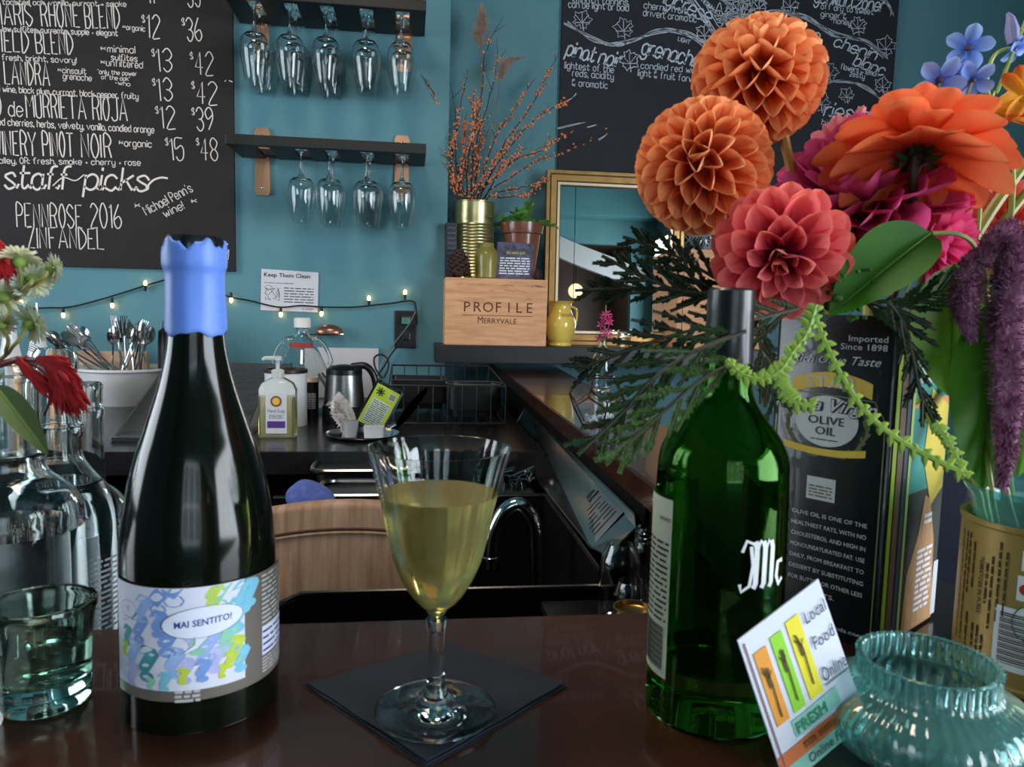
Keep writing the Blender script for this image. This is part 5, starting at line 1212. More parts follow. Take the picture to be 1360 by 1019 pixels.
# paper label on the left flank
a0_, a1_ = RG*(AG-R(88)), RG*(AG-R(41)); zb_, zt_ = GP(885, 915)[1], GP(885, 672)[1]+.002
bm = patch(B(), xg(.0003), a0_-RG*R(70), a1_, zb_, zt_, 24, 1); lb = obj('back_label', bm, M('label_cream', (190, 196, 176), .6), t)
bm = B(); lines(bm, xg(.0006), a0_+.004, a1_-.0015, zb_+.03, zb_+.075, 14, .4, 4); 
for k in range(22): patch(bm, xg(.0006), a0_+.006, a1_-.003, zb_+.004+k*.0011, zb_+.0046+k*.0011+(.0002 if k % 3 else 0), 3)
txt(bm, 'wines', xg(.0006), a1_-.001, zt_-.012, .003, None, 'R'); obj('label_print', bm, ink, lb)

# olive oil tin
dF, dS = Vector((-.56, .83, 0)).normalized(), Vector((.83, .56, 0)).normalized()
E0 = pz(1163, 868, BAR); E0.z = BAR
def prx(p): v = Vector(p)-CAM; return FPX*v.dot(RT)/v.dot(FW)+680
def solve(d, tx, z):
    lo, hi = .02, .16; s = 1 if d.x > 0 else -1
    for _ in range(40):
        m_ = (lo+hi)/2; x = prx(E0+d*m_+Vector((0, 0, z)))
        if (x < tx) == (s > 0): lo = m_
        else: hi = m_
    return (lo+hi)/2
TW, TD = solve(dF, 1024, .15), solve(dS, 1256, .12); TH = py(1185, 420, E0.y).z-BAR
print('tin', TW, TD, TH)
t = thing('oil_tin', 'tall dark olive oil tin with gold emblem and stripes behind the card', 'tin', E0)
t.rotation_euler = (0, 0, math.atan2(dF.y, dF.x)-math.pi)     # local -x = along the front face, local +y = side direction
bm = B(); secs = [(TW*.985, TD*.985, .004, 0), (TW, TD, .005, .003), (TW, TD, .005, TH-.004), (TW*.97, TD*.97, .005, TH-.001), (TW*.97, TD*.97, .005, TH)]
bm = loft(secs)
for v in bm.verts: v.co += Vector((-TW/2, TD/2, 0))
tinb = M('tin_dark', (14, 18, 20), .28, .3, coat=.3, rgb2=(18, 24, 26), scale=6)
obj('tin_body', bm, tinb, t)
xF = lambda e: (lambda x, z: Vector((-TW+x, -e, z)))          # front face, x from its left edge
xS = lambda e: (lambda x, z: Vector((e, x, z)))               # side face, x from the corner
yel = M('emblem_yellow', (196, 164, 52), .45); cream = M('emblem_silver', (168, 170, 168), .4, .3); wht = MATS['print_white_gloss']; lime = M('stripe_lime_green', (150, 172, 50), .45); brn = M('stripe_brown', (112, 88, 72), .5)
def ZT(y): return py(1105, y, (E0+dF*TW*.5).y).z-BAR
bm = B(); P = [(TW*.06, .004), (TW*.06, ZT(545)), (TW*.14, ZT(522)), (TW*.86, ZT(528)), (TW*.95, ZT(552)), (TW*.95, .004)]; ribbon(bm, P, .0009, xF(.0004)); obj('gold_outline', bm, M('outline_olive', (96, 96, 58), .5), t, False)
bm = B(); w0, w1 = TW*.20, TW*.83; nn = 12
def archpatch(bm, x0, x1, z0, z1, rise, e, n=12):
    for i in range(n):
        u0_, u1_ = i/n, (i+1)/n; r0_, r1_ = [rise*(1-(2*u-1)**2) for u in (u0_, u1_)]
        poly(bm, [xF(e)(x0+(x1-x0)*u0_, z0+r0_), xF(e)(x0+(x1-x0)*u1_, z0+r1_), xF(e)(x0+(x1-x0)*u1_, z1+r1_), xF(e)(x0+(x1-x0)*u0_, z1+r0_)])
archpatch(bm, TW*.18, TW*.84, ZT(526), ZT(506), .006, .0005); obj('yellow_band', bm, yel, t, False); bm = B(); archpatch(bm, TW*.14, TW*.82, ZT(600), ZT(591), -.003, .0008); 
emb = obj('yellow_band', bm, yel, t, False)
bm = B(); N = 30; cx0, cz0 = TW*.49, ZT(560); vv = [bm.verts.new(xF(.0006)(cx0+TW*.26*math.cos(2*math.pi*i/N), cz0+.0175*math.sin(2*math.pi*i/N))) for i in range(N)]; bm.faces.new(vv); obj('silver_oval', bm, cream, t, False)
bm = B(); q = random.Random(6)
for s in (-1, 1):
    for k in range(22):
        f = k/21; a = math.pi*(1.25+.55*f) if s < 0 else math.pi*(-.25-.55*f); a = -math.pi/2+s*(.15+2.0*f); c_x = cx0+TW*.33*math.cos(a); c_z = cz0-.003+.021*math.sin(a); dd = q.uniform(-.6, .6)+a+math.pi/2*s
        ribbon(bm, [(c_x, c_z), (c_x+.005*math.cos(dd), c_z+.005*math.sin(dd))], .0016, xF(.00055))
obj('laurel_wreath', bm, M('laurel_green', (86, 90, 52), .5), t, False)
bm = B(); txt(bm, 'STAR', xF(.0009), cx0+TW*.02, ZT(519)+.002, .0078, TW*.42, 'C'); txt(bm, 'Extra Virgin', lambda X, Z: xF(.0016)(X, Z), cx0, ZT(546), .0085, TW*.80, 'C', shear=.4, bold=.01)
txt(bm, 'Rich Olive Taste', xF(.0009), cx0+TW*.04, ZT(483), .0058, TW*.72, 'C', shear=.4); txt(bm, 'Imported', xF(.0009), TW*.93, ZT(452), .0042, TW*.3, 'R'); txt(bm, 'Since 1898', xF(.0009), TW*.93, ZT(463), .0042, TW*.36, 'R')
for i, s in enumerate(('Olive oil is one of the', 'healthiest fats, with no', 'cholesterol and high in', 'monounsaturated fat. Use', 'daily, from breakfast to', 'dessert by substituting', 'for butter or other less', 'fats.')): txt(bm, s.upper(), xF(.0009), TW*.56, ZT(688+i*14.6), .0030, TW*(.62 if i < 7 else .18), 'C')
txt(bm, 'starfinefoods.com', xF(.0009), TW*.9, ZT(826), .0028, TW*.5, 'R'); obj('front_lettering', bm, M('print_silver', (176, 176, 180), .5), t, False)
bm = B(); txt(bm, 'Extra Virgin', lambda X, Z: xF(.0013)(X, Z), cx0, ZT(546), .0085, TW*.82, 'C', shear=.4, bold=.06); txt(bm, 'OLIVE', xF(.0012), cx0, ZT(564), .0058, TW*.30, 'C'); txt(bm, 'OIL', xF(.0012), cx0, ZT(578), .0058, TW*.17, 'C'); lines(bm, xF(.0012), cx0-TW*.12, cx0+TW*.12, ZT(586), ZT(582), 1, .3); obj('oval_lettering', bm, ink, t, False)
bm = patch(B(), xF(.0006), TW*.36, TW*.60, ZT(665), ZT(635)); sq = obj('white_square', bm, cream, t, False); bm = B(); lines(bm, xF(.0009), TW*.38, TW*.58, ZT(662), ZT(645), 4, .5, 3); obj('square_print', bm, M('laurel_green', (86, 90, 52), .5), t, False)
bm = patch(B(), xF(.0006), TW*.52, TW*.66, ZT(862), ZT(838)); obj('white_patch', bm, cream, t, False)
# side face
def band(nm, u0_, u1_, z0, z1, m, e=.0005): return obj(nm, patch(B(), xS(e), TD*u0_, TD*u1_, z0, z1, 2), m, t, False)
band('side_stripe', .03, .09, .004, TH-.006, lime); band('side_stripe', .11, .20, .004, TH-.006, brn); band('side_stripe', .22, .28, .004, TH-.006, M('stripe_slate', (70, 84, 96), .5)); band('side_stripe', .30, .34, .004, TH-.006, M('stripe_pale_lime', (190, 206, 120), .45))
band('side_panel', .34, .97, TH*.80, TH-.006, M('panel_pale', (200, 206, 214), .45)); band('side_band', .34, .97, TH*.725, TH*.75, M('band_orange', (206, 140, 88), .5), .0007)
band('side_panel', .34, .97, TH*.46, TH*.80, M('panel_teal', (70, 150, 142), .4)); band('side_panel', .34, .97, .004, TH*.46, M('panel_dark_green', (44, 50, 42), .45))
bm = B(); poly(bm, [xS(.0009)(TD*u, TH*v) for u, v in ((.62, .78), (.95, .72), (.95, .45), (.75, .40), (.55, .56))]); obj('yellow_shape', bm, M('panel_yellow', (220, 196, 84), .4), t, False)
bm = B(); poly(bm, [xS(.0009)(TD*u, TH*v) for u, v in ((.36, .01), (.92, .01), (.86, .28), (.74, .42), (.64, .44), (.56, .32), (.40, .20))]); obj('brown_figure', bm, M('figure_tan', (166, 120, 74), .5, rgb2=(196, 156, 108), scale=90, stretch=(1, 4, .5)), t, False)
bm = B(); lines(bm, xS(.0012), TD*.56, TD*.84, TH*.06, TH*.27, 11, .55, 6); lines(bm, xS(.0012), TD*.64, TD*.78, TH*.34, TH*.38, 2, .6, 6); obj('side_print', bm, MATS['print_white'], t, False)
bm = patch(B(), xS(.001), TD*.90, TD*.985, .004, TH*.2); obj('side_edge_patch', bm, MATS['panel_pale'], t, False)
# vase for the bouquet (stands behind the oil tin)
_c = E0+dF*TW*.5+dS*TD*.5+Vector((.55, .83, 0))*.098
VX, VY = _c.x, _c.y
t = thing('vase', 'clear glass bouquet vase hidden behind the dark olive oil tin', 'vase', (VX, VY, BAR)); obj('glass_body', lathe(B(), shell(sprof([(0, 0), (.028, 0), (.032, .02), (.034, .10), (.036, .15)]), .002, .008), 40), clear, t)
VT = Vector((VX, VY, BAR+.14)); VB = Vector((VX, VY, BAR+.02))

# gold can with teal glass
p = pz(1366, 893, BAR); YC_ = p.y; rcan = 99*YC_/FPX*1.08
zc1 = py(1366, 688, YC_).z-BAR
t = thing('tin_can', 'gold printed food can with a barcode at the right end of the bar', 'can', (p.x, YC_, BAR)); CX, CYc = p.x, YC_
bm = lathe(B(), [(0, 0), (rcan, 0), (rcan*1.015, .001), (rcan*1.015, .003), (rcan*.99, .004), (rcan*.99, zc1-.004), (rcan*1.015, zc1-.003), (rcan*1.015, zc1), (rcan*.96, zc1), (rcan*.96, .003), (0, .003)], 64)
obj('body', bm, M('gold_paper', (176, 146, 82), .4, .35, rgb2=(160, 130, 72), scale=5), t)
AN = math.atan2(-CX, CYc); xc = lambda e: cyl_xf(rcan*.99, 0, 0, e)
def CP(x): return rcan*(AN+math.asin(max(-1, min(1, (x-1366)/99))))
bm = B(); rot = lambda e: (lambda X, Z: xc(e)(Z, -X))
def vtxt(bm, s, xpx, z0, h, L, **k): txt(bm, s, lambda X, Z: xc(.0006)(CP(xpx)+Z, z0-X), 0, 0, h, L, **k)
vtxt(bm, 'TOMATOES IN PUREE', 1301, zc1*.78, .0026, zc1*.36, bold=.02)
for x, a_, b_ in ((1285, .9, .5), (1291, .85, .55), (1308, .75, .5), (1314, .8, .35), (1322, .9, .4), (1330, .85, .45), (1276, .9, .2), (1281, .9, .2), (1288, .4, .1), (1296, .35, .05), (1302, .35, .1), (1308, .3, .1)):
    lines(bm, lambda X, Z, x=x: xc(.0006)(CP(x)+Z, zc1*.0-X), -zc1*a_, -zc1*b_, 0, .0022, 1, .5, int(x))
for k in range(24): patch(bm, xc(.0009), CP(1330), CP(1366), .018+k*.0013, .018+k*.0013+(.0009 if k % 3 else .0005), 4)
obj('print', bm, M('print_brown_dark', (66, 48, 26), .6), t, False)
bm = patch(B(), xc(.0006), CP(1324), CP(1370), .014, .052, 6); patch(bm, xc(.0006), CP(1346), CP(1395), zc1*.58, zc1*.73, 6); patch(bm, xc(.0006), CP(1349), CP(1395), zc1*.76, zc1*.88, 6)
obj('white_panel', bm, wht, t, False)
bm = B(); cc = (CP(1362), zc1*.45)
cyl_ellipse(bm, xc(.0007), cc[0], cc[1], .008, .0105); obj('seal', bm, wht, t, False)
bm = B(); ribbon(bm, [(cc[0]+.008*math.cos(a*.3), cc[1]+.0105*math.sin(a*.3)) for a in range(22)], .0006, xc(.001)); vtxt(bm, 'USDA', 1358, zc1*.51, .003, .010, bold=.03); obj('seal_ring', bm, M('seal_green', (52, 92, 72), .6), t, False)
bm = B(); ball(bm, (0, 0, 0), .0035, 2); 
for v in bm.verts: v.co = xc(.0008+v.co.z*.05)(CP(1356)+v.co.x, zc1*.65+v.co.y)
obj('tomato_print', bm, M('print_red', (176, 60, 44), .6), t)
tealg = M('teal_glass', (160, 228, 222), .03, trans=.85, ior=1.45)
rv = rcan*.93
z1_ = py(1366, 655, YC_).z-BAR
t = thing('glass_vase', 'pale teal glass vase whose rim rises out of the gold can', 'vase', (CX, CYc, BAR+.0032))
obj('glass_body', lathe(B(), shell(sprof([(0, 0), (rv*.8, 0), (rv*.92, .01), (rv*.93, zc1-.02), (rv*.95, zc1+.002), (rv*1.08, z1_-.002), (rv*1.10, z1_)], 4), .0022, .006), 56), tealg, t)

# turquoise ribbed jar
JP = pz(1222, 1003, BAR); YJ = JP.y
rows = PX(1222, YJ, [(1004, 74), (996, 92), (978, 117), (960, 130), (942, 134), (927, 125), (917, 108), (911, 95), (905, 88), (895, 86), (880, 86), (875, 88)])
ol = [(0, .001), (rows[0][0]*.9, 0)]+[(r, max(.0015, z-BAR)) for r, z in rows[1:]]
t = thing('candle_jar', 'squat turquoise ribbed glass jar at the front right of the bar', 'jar', (JP.x, YJ, BAR))
op = sprof(ol[1:], 4); pr = shell([ol[0]]+op, .0028, .004)
tq = M('turquoise_glass', (178, 238, 236), .03, trans=.92, ior=1.45)
nO = len(op)
obj('glass_body', lathe(B(), pr, 216, rib=lambda a, i: 1+(.016 if i > nO*.1 and i < nO+12 else 0)*math.cos(48*a+i*.10)), tq, t)

# leaning card
cA = pd(980, 851, .370); cTR = pd(1074, 731, .384); cBL = pd(1045, 1046, .366)
dz_ = BAR+.0008-cBL.z
t = thing('promo_card', 'white tilted card with vegetable stripes and orange band leaning by the jar', 'card', cBL)
u_ = cTR-cA; v_ = cA-cBL; u_ = u_-v_*(u_.dot(v_)/v_.dot(v_))*.55; W = u_.length; H = v_.length; ex = u_.normalized(); ez = v_.normalized(); nn_ = ex.cross(ez).normalized()
if nn_.dot(CAM-cBL) < 0: nn_ = -nn_
xk = lambda e: flat_xf((0, 0, 0), ex, ez, nn_, e)
bm = B(); poly(bm, [ex*0, ex*W, ex*W+ez*H, ez*H], -nn_*.0012); bmesh.ops.recalc_face_normals(bm, faces=bm.faces[:]); obj('card_sheet', bm, M('card_white', (228, 230, 244), .5), t, False)
def cpatch(nm, x0, x1, z0, z1, m, e=.0004): return obj(nm, patch(B(), xk(e), W*x0, W*x1, H*z0, H*z1), m, t, False)
cpatch('orange_stripe', .10, .25, .36, .86, M('card_orange', (244, 160, 40), .5)); cpatch('green_stripe', .31, .45, .36, .88, M('card_green', (150, 222, 30), .5)); cpatch('yellow_stripe', .51, .67, .36, .90, M('card_yellow', (246, 228, 20), .5))
cpatch('margin_line', .035, .055, .10, .96, M('card_mauve', (150, 110, 120), .5)); cpatch('orange_band', .0, 1, .10, .19, M('card_band', (226, 116, 50), .5)); cpatch('mint_panel', .1, 1, .0, .10, M('card_mint', (150, 214, 196), .5)); cpatch('mint_panel', .25, .8, .22, .33, MATS['card_mint'])
bm = B(); txt(bm, 'Local', xk(.0008), W*.72, H*.80, H*.085, W*.25); txt(bm, 'Food', xk(.0008), W*.72, H*.62, H*.085, W*.25); txt(bm, 'Online', xk(.0008), W*.70, H*.40, H*.095, W*.29)
patch(bm, xk(.0008), W*.70, W*.99, H*.375, H*.382); txt(bm, 'Online Farmers', xk(.0008), W*.3, H*.025, H*.06, W*.68); obj('card_lettering', bm, M('card_ink', (52, 60, 84), .6), t, False)
bm = B(); txt(bm, 'FRESH', xk(.001), W*.28, H*.235, H*.07, W*.36, bold=.02); obj('card_lettering_green', bm, M('card_ink_green', (46, 150, 110), .6), t, False)
bm = B(); lines(bm, xk(.001), W*.3, W*.72, H*.115, H*.175, 1, .6, 3); obj('card_lettering_brown', bm, M('card_brown', (150, 80, 30), .6), t, False)
bm = B(); q = random.Random(9)
for x, zz in ((.175, .60), (.38, .62), (.59, .64)):
    ribbon(bm, [(W*x, H*(zz-.2)), (W*(x+.01), H*zz)], H*.012, xk(.0009)); ribbon(bm, [(W*x, H*zz), (W*(x-.005), H*(zz+.08))], H*.03, xk(.0009))
    for k in range(7): ribbon(bm, [(W*x, H*(zz+.06)), (W*(x+q.uniform(-.05, .05)), H*(zz+.10+.06*q.random()))], H*.009, xk(.0009))
obj('vegetable_print', bm, M('veg_ink', (90, 70, 20), .6), t, False)

# tumbler and clear bottles on the left
TP = pz(60, 932, BAR); YT = TP.y
rows = PX(62, YT, [(940, 50), (932, 54), (915, 55), (870, 57), (835, 60), (815, 63), (804, 66), (798, 65)])
ol = [(0, .002), (rows[0][0]*.92, 0)]+[(r, max(.002, z-BAR)) for r, z in rows[1:]]
t = thing('tumbler', 'thick greenish glass tumbler of water at the left front of the bar', 'glass', (TP.x, YT, BAR)); op = sprof(ol[1:], 4)
tg = glass('recycled_glass', (228, 240, 234), 0, 1.45); obj('glass_body', lathe(B(), shell([ol[0]]+op, .0036, .010), 64, rib=lambda a, i: 1+.006*math.sin(3*a+.5)), tg, t)
wl = py(62, 850, YT).z-BAR; wi = [(r-.0022, z) for r, z in op if .0105 < z < wl]; obj('water', lathe(B(), [(0, .0088), (wi[0][0]-.001, .0088)]+wi+[(wi[-1][0], wl), (0, wl)], 48), glass('water', (246, 252, 252), 0, 1.33), t)
q = random.Random(1)
def bottle(px, Y, rows, lab, water=None, tw=.003):
    rr = PX(px, Y, rows); p = py(px, 700, Y); t = thing('water_bottle', lab, 'bottle', (p.x, Y, DRZ+.0005)); zb = DRZ+.0005
    ol = [(0, .004), (rr[0][0]*.92, 0), (rr[0][0], .006)]+[(r, z-zb) for r, z in rr]; op = sprof(ol[1:], 3)
    obj('glass_body', lathe(B(), shell([ol[0]]+op, tw, .008), 56), clear, t)
    if water:
        wl = py(px, water, Y).z-zb; wi = [(r-tw*.5, z) for r, z in op if .010 < z < wl]; obj('water', lathe(B(), [(0, .007)]+[(wi[0][0]-.001, .007)]+wi+[(wi[-1][0], wl), (0, wl)], 48), MATS['water'], t)
    return t, ol
bottle(18, .64, [(800, 84), (720, 84), (680, 83), (655, 74), (640, 58), (628, 44), (612, 40), (604, 41), (598, 36), (560, 37), (520, 38), (507, 39), (503, 41), (497, 41), (492, 39), (484, 38), (480, 33)], 'big clear swing-neck water bottle, nearest of the three at left', 700)
tb, olb = bottle(81, .76, [(830, 66), (720, 66), (680, 65), (650, 58), (632, 44), (615, 33), (605, 29), (580, 29), (572, 31), (566, 31), (560, 29), (520, 26), (498, 24), (488, 27), (478, 27), (470, 26), (463, 22)], 'clear water bottle with small printed label, middle one of three at left', 640)
tc_, olc = bottle(121, .88, [(800, 47), (700, 47), (672, 44), (655, 34), (645, 22), (640, 19), (600, 18.5), (560, 18), (548, 20), (542, 20), (536, 18), (520, 19), (512, 19), (508, 16)], 'slim-necked clear bottle with dark printed label, rearmost at left', 700)
for t_, r_, zz, m_, k in ((tb, 66*.76/FPX*1.0, .17, 'print_white', 4), (tc_, 47*.88/FPX, .11, 'print_white', 5)):
    a = math.atan2(-t_.location.x, t_.location.y)
    bm = B(); lines(bm, cyl_xf(r_*1.04, a+.5, t_ and zz-.09, .0012), 0, .028, 0, .07, 14, .45, k); obj('label_print', bm, MATS[m_], t_)
    if t_ is tc_:
        obj('label_paper', patch(B(), cyl_xf(r_*1.04, a+.45, zz-.10, .0006), 0, .036, 0, .085, 8), M('label_black', (20, 20, 22), .5), t_)
p = pz(-14, 1000, BAR)
t = thing('saucer', 'white saucer edge cut off at the lower left corner of the bar', 'saucer', (p.x-.02, p.y, BAR)); obj('body', lathe(B(), [(0, 0), (.012, 0), (.022, .010), (.024, .012), (.021, .011), (.010, .003), (0, .003)], 32), whitec, t)

# ================================================================== THE BOUQUET
def petal_mesh(name, wd, cup, curl, point=.8, mat=None, ny=6, nx=4, base=.35, notch=0):
    bm = B(); g = []
    for j in range(ny+1):
        t_ = 1-(1-j/ny)**1.7
        wv = wd*((base+(1-base)*math.sin(math.pi/2*min(1, t_/.62))) if t_ < .62 else math.cos(math.pi/2*((t_-.62)/.38)**1.6)**point) if t_ < 1 else wd*.05
        row = []
        for i in range(nx+1):
            u = i/nx*2-1; z = cup*wv*u*u*(1-.25*t_)+curl*t_*t_-.05*t_; row.append(bm.verts.new((u*wv/2*(1-abs(cup)*.18*abs(u)), t_, z)))
        g.append(row)
    for j in range(ny):
        for i in range(nx): bm.faces.new((g[j][i], g[j][i+1], g[j+1][i+1], g[j+1][i]))
    me = bpy.data.meshes.new(name); bm.to_mesh(me); bm.free(); me.materials.append(mat)
    me.polygons.foreach_set('use_smooth', [True]*len(me.polygons)); return me
def place(me, name, parent, p, dy, nz, s, sx=1):
    dy = dy.normalized(); x = dy.cross(nz)
    if x.length < 1e-5: x = dy.orthogonal()
    x.normalize(); z = x.cross(dy); o = bpy.data.objects.new(name, me); C.objects.link(o); o.parent = parent
    o.matrix_local = Matrix(((x.x*s*sx, dy.x*s, z.x*s, p.x), (x.y*s*sx, dy.y*s, z.y*s, p.y), (x.z*s*sx, dy.z*s, z.z*s, p.z), (0, 0, 0, 1))); return o
def frame(ax):
    ax = ax.normalized(); a = ax.orthogonal().normalized(); return ax, a, ax.cross(a)
def camdir(x, y): return -ray(x, y).normalized()
stem_m = M('flower_stem', (116, 128, 58), .5, rgb2=(150, 140, 76), scale=30)
leafg = M('leaf_green', (44, 104, 24), .5, rgb2=(66, 132, 34), scale=22, transl=.45, spec=.3)
def rings_flower(t, me, ax, r, rings, q, jit=.06, rb=.12, nm='petal'):
    A, U_, V_ = frame(ax)
    for (n, th, L, wsc) in rings:
        off = q.random()*6.28
        for k in range(n):
            ph_ = off+2*math.pi*k/n+q.uniform(-jit, jit)*2; th_ = R(th)+q.uniform(-jit, jit)
            rad = U_*math.cos(ph_)+V_*math.sin(ph_); d = A*math.cos(th_)+rad*math.sin(th_); nz = A*math.sin(th_)-rad*math.cos(th_)
            place(me, nm, t, rad*r*rb*math.sin(min(th_, 1.5))+A*r*rb*.4*math.cos(th_), d, nz, r*L*(1+q.uniform(-.08, .08)), wsc)
def spiral_flower(t, me, ax, r, N, q, thmax=150, lmin=.42, lmax=.62, rin=.42, lean=18, wsc=1, jit=.05, tw=(0.55, 1)):
    A, U_, V_ = frame(ax); c1 = 1-math.cos(R(thmax))
    for k in range(N):
        f = (k+.5)/N; th_ = math.acos(1-f*c1); ph_ = k*2.39996+q.uniform(-jit, jit)
        rad = U_*math.cos(ph_)+V_*math.sin(ph_); d0 = A*math.cos(th_)+rad*math.sin(th_)
        tl = th_+R(lean)*min(1, th_/1.0)+q.uniform(-jit, jit); d = A*math.cos(tl)+rad*math.sin(tl); nz = A*math.sin(tl)-rad*math.cos(tl)
        L = r*(lmin+(lmax-lmin)*min(1, th_/1.1)); place(me, 'petal', t, d0*(r*rin), d, nz, L, wsc*(tw[0]+(tw[1]-tw[0])*min(1, th_/.9)))
def stem_to(t, pts, r, m=stem_m, nm='stem'):
    o = t.location; return obj(nm, tube(B(), spline([Vector(p)-o for p in pts], 6), r, 8), m, t)
q = random.Random(13)
def grad(name, a, b): return petal_mat(name, a, b)
orange_m = grad('petal_orange', (228, 98, 40), (255, 182, 124)); orange2_m = grad('petal_orange_pale', (232, 104, 46), (255, 184, 128))
pme1 = petal_mesh('ball_petal', .62, .75, .10, .42, orange_m, ny=8, nx=6); pme2 = petal_mesh('ball_petal_pale', .62, .85, .10, .42, orange2_m, ny=8, nx=6)
DF = .52
c1 = pd(1007, 104, DF+.03); r1 = 83*(DF+.03)/FPX
t = thing('dahlia', 'round orange ball dahlia, the topmost on a bare tan stem', 'dahlia', c1)
ax1 = (camdir(1007, 104)*.62+UP*.80+RT*.05).normalized()
spiral_flower(t, pme1, ax1, r1, 124, q, 145, .52, .66, .40, 20, 1.08)
obj('core', (lambda b: (ball(b, (0, 0, 0), r1*.47, 3), b)[1])(B()), M('dahlia_core', (190, 80, 30), .7), t)
stem_to(t, [c1-UP*r1*.5, pd(1035, 165, DF+.03), pd(1046, 205, DF+.04), pd(1056, 245, DF+.05), pd(1090, 380, DF+.09), VT, VB], .0037, M('stem_tan', (168, 130, 66), .45))
c2 = pd(934, 222, DF-.01); r2 = 85*(DF-.01)/FPX
t = thing('dahlia', 'round pale orange ball dahlia with scooped petals, left of the bouquet', 'dahlia', c2)
ax2 = (camdir(934, 222)*.93+UP*.25-RT*.12).normalized()
spiral_flower(t, pme2, ax2, r2, 118, q, 145, .52, .66, .40, 18, 1.08, tw=(.7, 1))
obj('core', (lambda b: (ball(b, (0, 0, 0), r2*.47, 3), b)[1])(B()), MATS['dahlia_core'], t)
stem_to(t, [c2-camdir(934, 222)*r2*.5, pd(972, 296, DF+.06), pd(1010, 350, DF+.09), pd(1080, 430, DF+.12), VT, VB], .003)
# pink dahlia
pk = grad('petal_coral_pink', (222, 48, 98), (255, 146, 136)); pme3 = petal_mesh('pink_petal', .56, .5, .14, .6, pk)
c3 = pd(1037, 336, .475); r3 = 87*.475/FPX
t = thing('dahlia', 'coral pink dahlia with a dark centre in front of the green bottle neck', 'dahlia', c3)
ax3 = (camdir(1037, 336)*.86-UP*.42+RT*.02).normalized()
spiral_flower(t, pme3, ax3, r3, 60, q, 104, .40, .86, .20, 12, 1.05, jit=.13, tw=(.5, 1.05))
pk2 = grad('petal_dark_magenta', (96, 14, 44), (170, 30, 80)); pme3b = petal_mesh('inner_petal', .38, .9, .15, .8, pk2)
spiral_flower(t, pme3b, ax3, r3*.5, 30, q, 55, .5, .6, .5, 0, 1)
stem_to(t, [c3+camdir(1037, 336)*-.01, pd(1060, 400, .56), pd(1090, 440, .60), VT, VB], .003)
# big magenta dahlia
mg = grad('petal_magenta', (180, 32, 100), (250, 110, 170)); pme4 = petal_mesh('magenta_petal', .42, .45, .18, .6, mg)
c4 = pd(1150, 275, .56); r4 = 128*.56/FPX
t = thing('dahlia', 'large loose magenta dahlia in the middle of the bouquet', 'dahlia', c4)
ax4 = (camdir(1150, 275)*.55+UP*.75-RT*.3).normalized()
spiral_flower(t, pme4, ax4, r4, 120, q, 112, .40, .88, .18, 10, 1.15, jit=.2)
stem_to(t, [c4-ax4*.01, pd(1160, 380, .62), VT, VB], .003)
mg2 = grad('petal_hot_pink', (206, 40, 110), (250, 116, 164)); pme5 = petal_mesh('hot_pink_petal', .34, .4, .12, .75, mg2)
c5 = pd(1232, 325, .545); r5 = 82*.545/FPX
t = thing('dahlia', 'hot pink dahlia partly behind the broad green leaf', 'dahlia', c5)
spiral_flower(t, pme5, (camdir(1232, 325)*.5+UP*.2+RT*.8), r5, 70, q, 105, .45, .82, .2, 8, 1.1, jit=.14); stem_to(t, [c5, pd(1215, 400, .60), VT, VB], .0028)
pp = grad('petal_pale_pink', (216, 92, 110), (244, 164, 170)); pme6 = petal_mesh('pale_pink_petal', .42, .4, .12, .8, pp)
c6 = pd(1128, 205, .60); r6 = 62*.6/FPX
t = thing('dahlia', 'pale salmon pink dahlia peeking out behind the open orange one', 'dahlia', c6)
spiral_flower(t, pme6, (camdir(1128, 205)*.4+UP*.6-RT*.6), r6, 44, q, 105, .5, .85, .2, 10, 1, jit=.12); stem_to(t, [c6, pd(1150, 330, .66), VT, VB], .0028)
c7 = pd(1335, 300, .62); r7 = 62*.62/FPX
t = thing('dahlia', 'salmon dahlia at the right edge behind the purple tassels', 'dahlia', c7)
sal = grad('petal_salmon', (216, 84, 70), (250, 150, 130)); pme7 = petal_mesh('salmon_petal', .4, .35, .12, .8, sal)
spiral_flower(t, pme7, (camdir(1335, 300)*.6+UP*.3-RT*.5), r7, 50, q, 110, .5, .85, .2, 10, 1, jit=.12); stem_to(t, [c7, pd(1300, 420, .64), pd(1290, 600, .56), Vector((CX-.01, CYc+.01, BAR+.03))], .0028)
# open orange dahlia seen from below
oo = grad('petal_open_orange', (240, 98, 46), (255, 146, 96)); pme8 = petal_mesh('open_petal', .42, .22, -.10, .6, oo, ny=8, nx=6, base=.28)
c8 = pd(1218, 200, .50); r8 = 116*.50/FPX
t = thing('dahlia', 'open orange dahlia seen from below with green sepals and dark stem', 'dahlia', c8)
ax8 = (camdir(1216, 186)*-.44+UP*.90+RT*.05).normalized()
rings_flower(t, pme8, ax8, r8, [(12, 110, .98, 1.15), (12, 94, 1.0, 1.15), (10, 80, .90, 1.15), (9, 62, .70, 1.1), (7, 38, .55, .9)], q, .07, .06)
obj('core', (lambda b: (ball(b, (0, 0, 0), r8*.13, 2), b)[1])(B()), M('sepal_green', (46, 74, 34), .5), t)
sep = leaf(.015, .007, .2, .2, 6, 2); sm_ = bpy.data.meshes.new('sepal'); sep.to_mesh(sm_); sep.free(); sm_.materials.append(M('sepal_green', (46, 74, 34), .5)); A, U_, V_ = frame(ax8)
for k in range(8):
    ph_ = k*math.pi/4; rad = U_*math.cos(ph_)+V_*math.sin(ph_); place(sm_, 'sepal', t, -A*.004+rad*.002, rad*.9-A*.35, -A, 1.0)
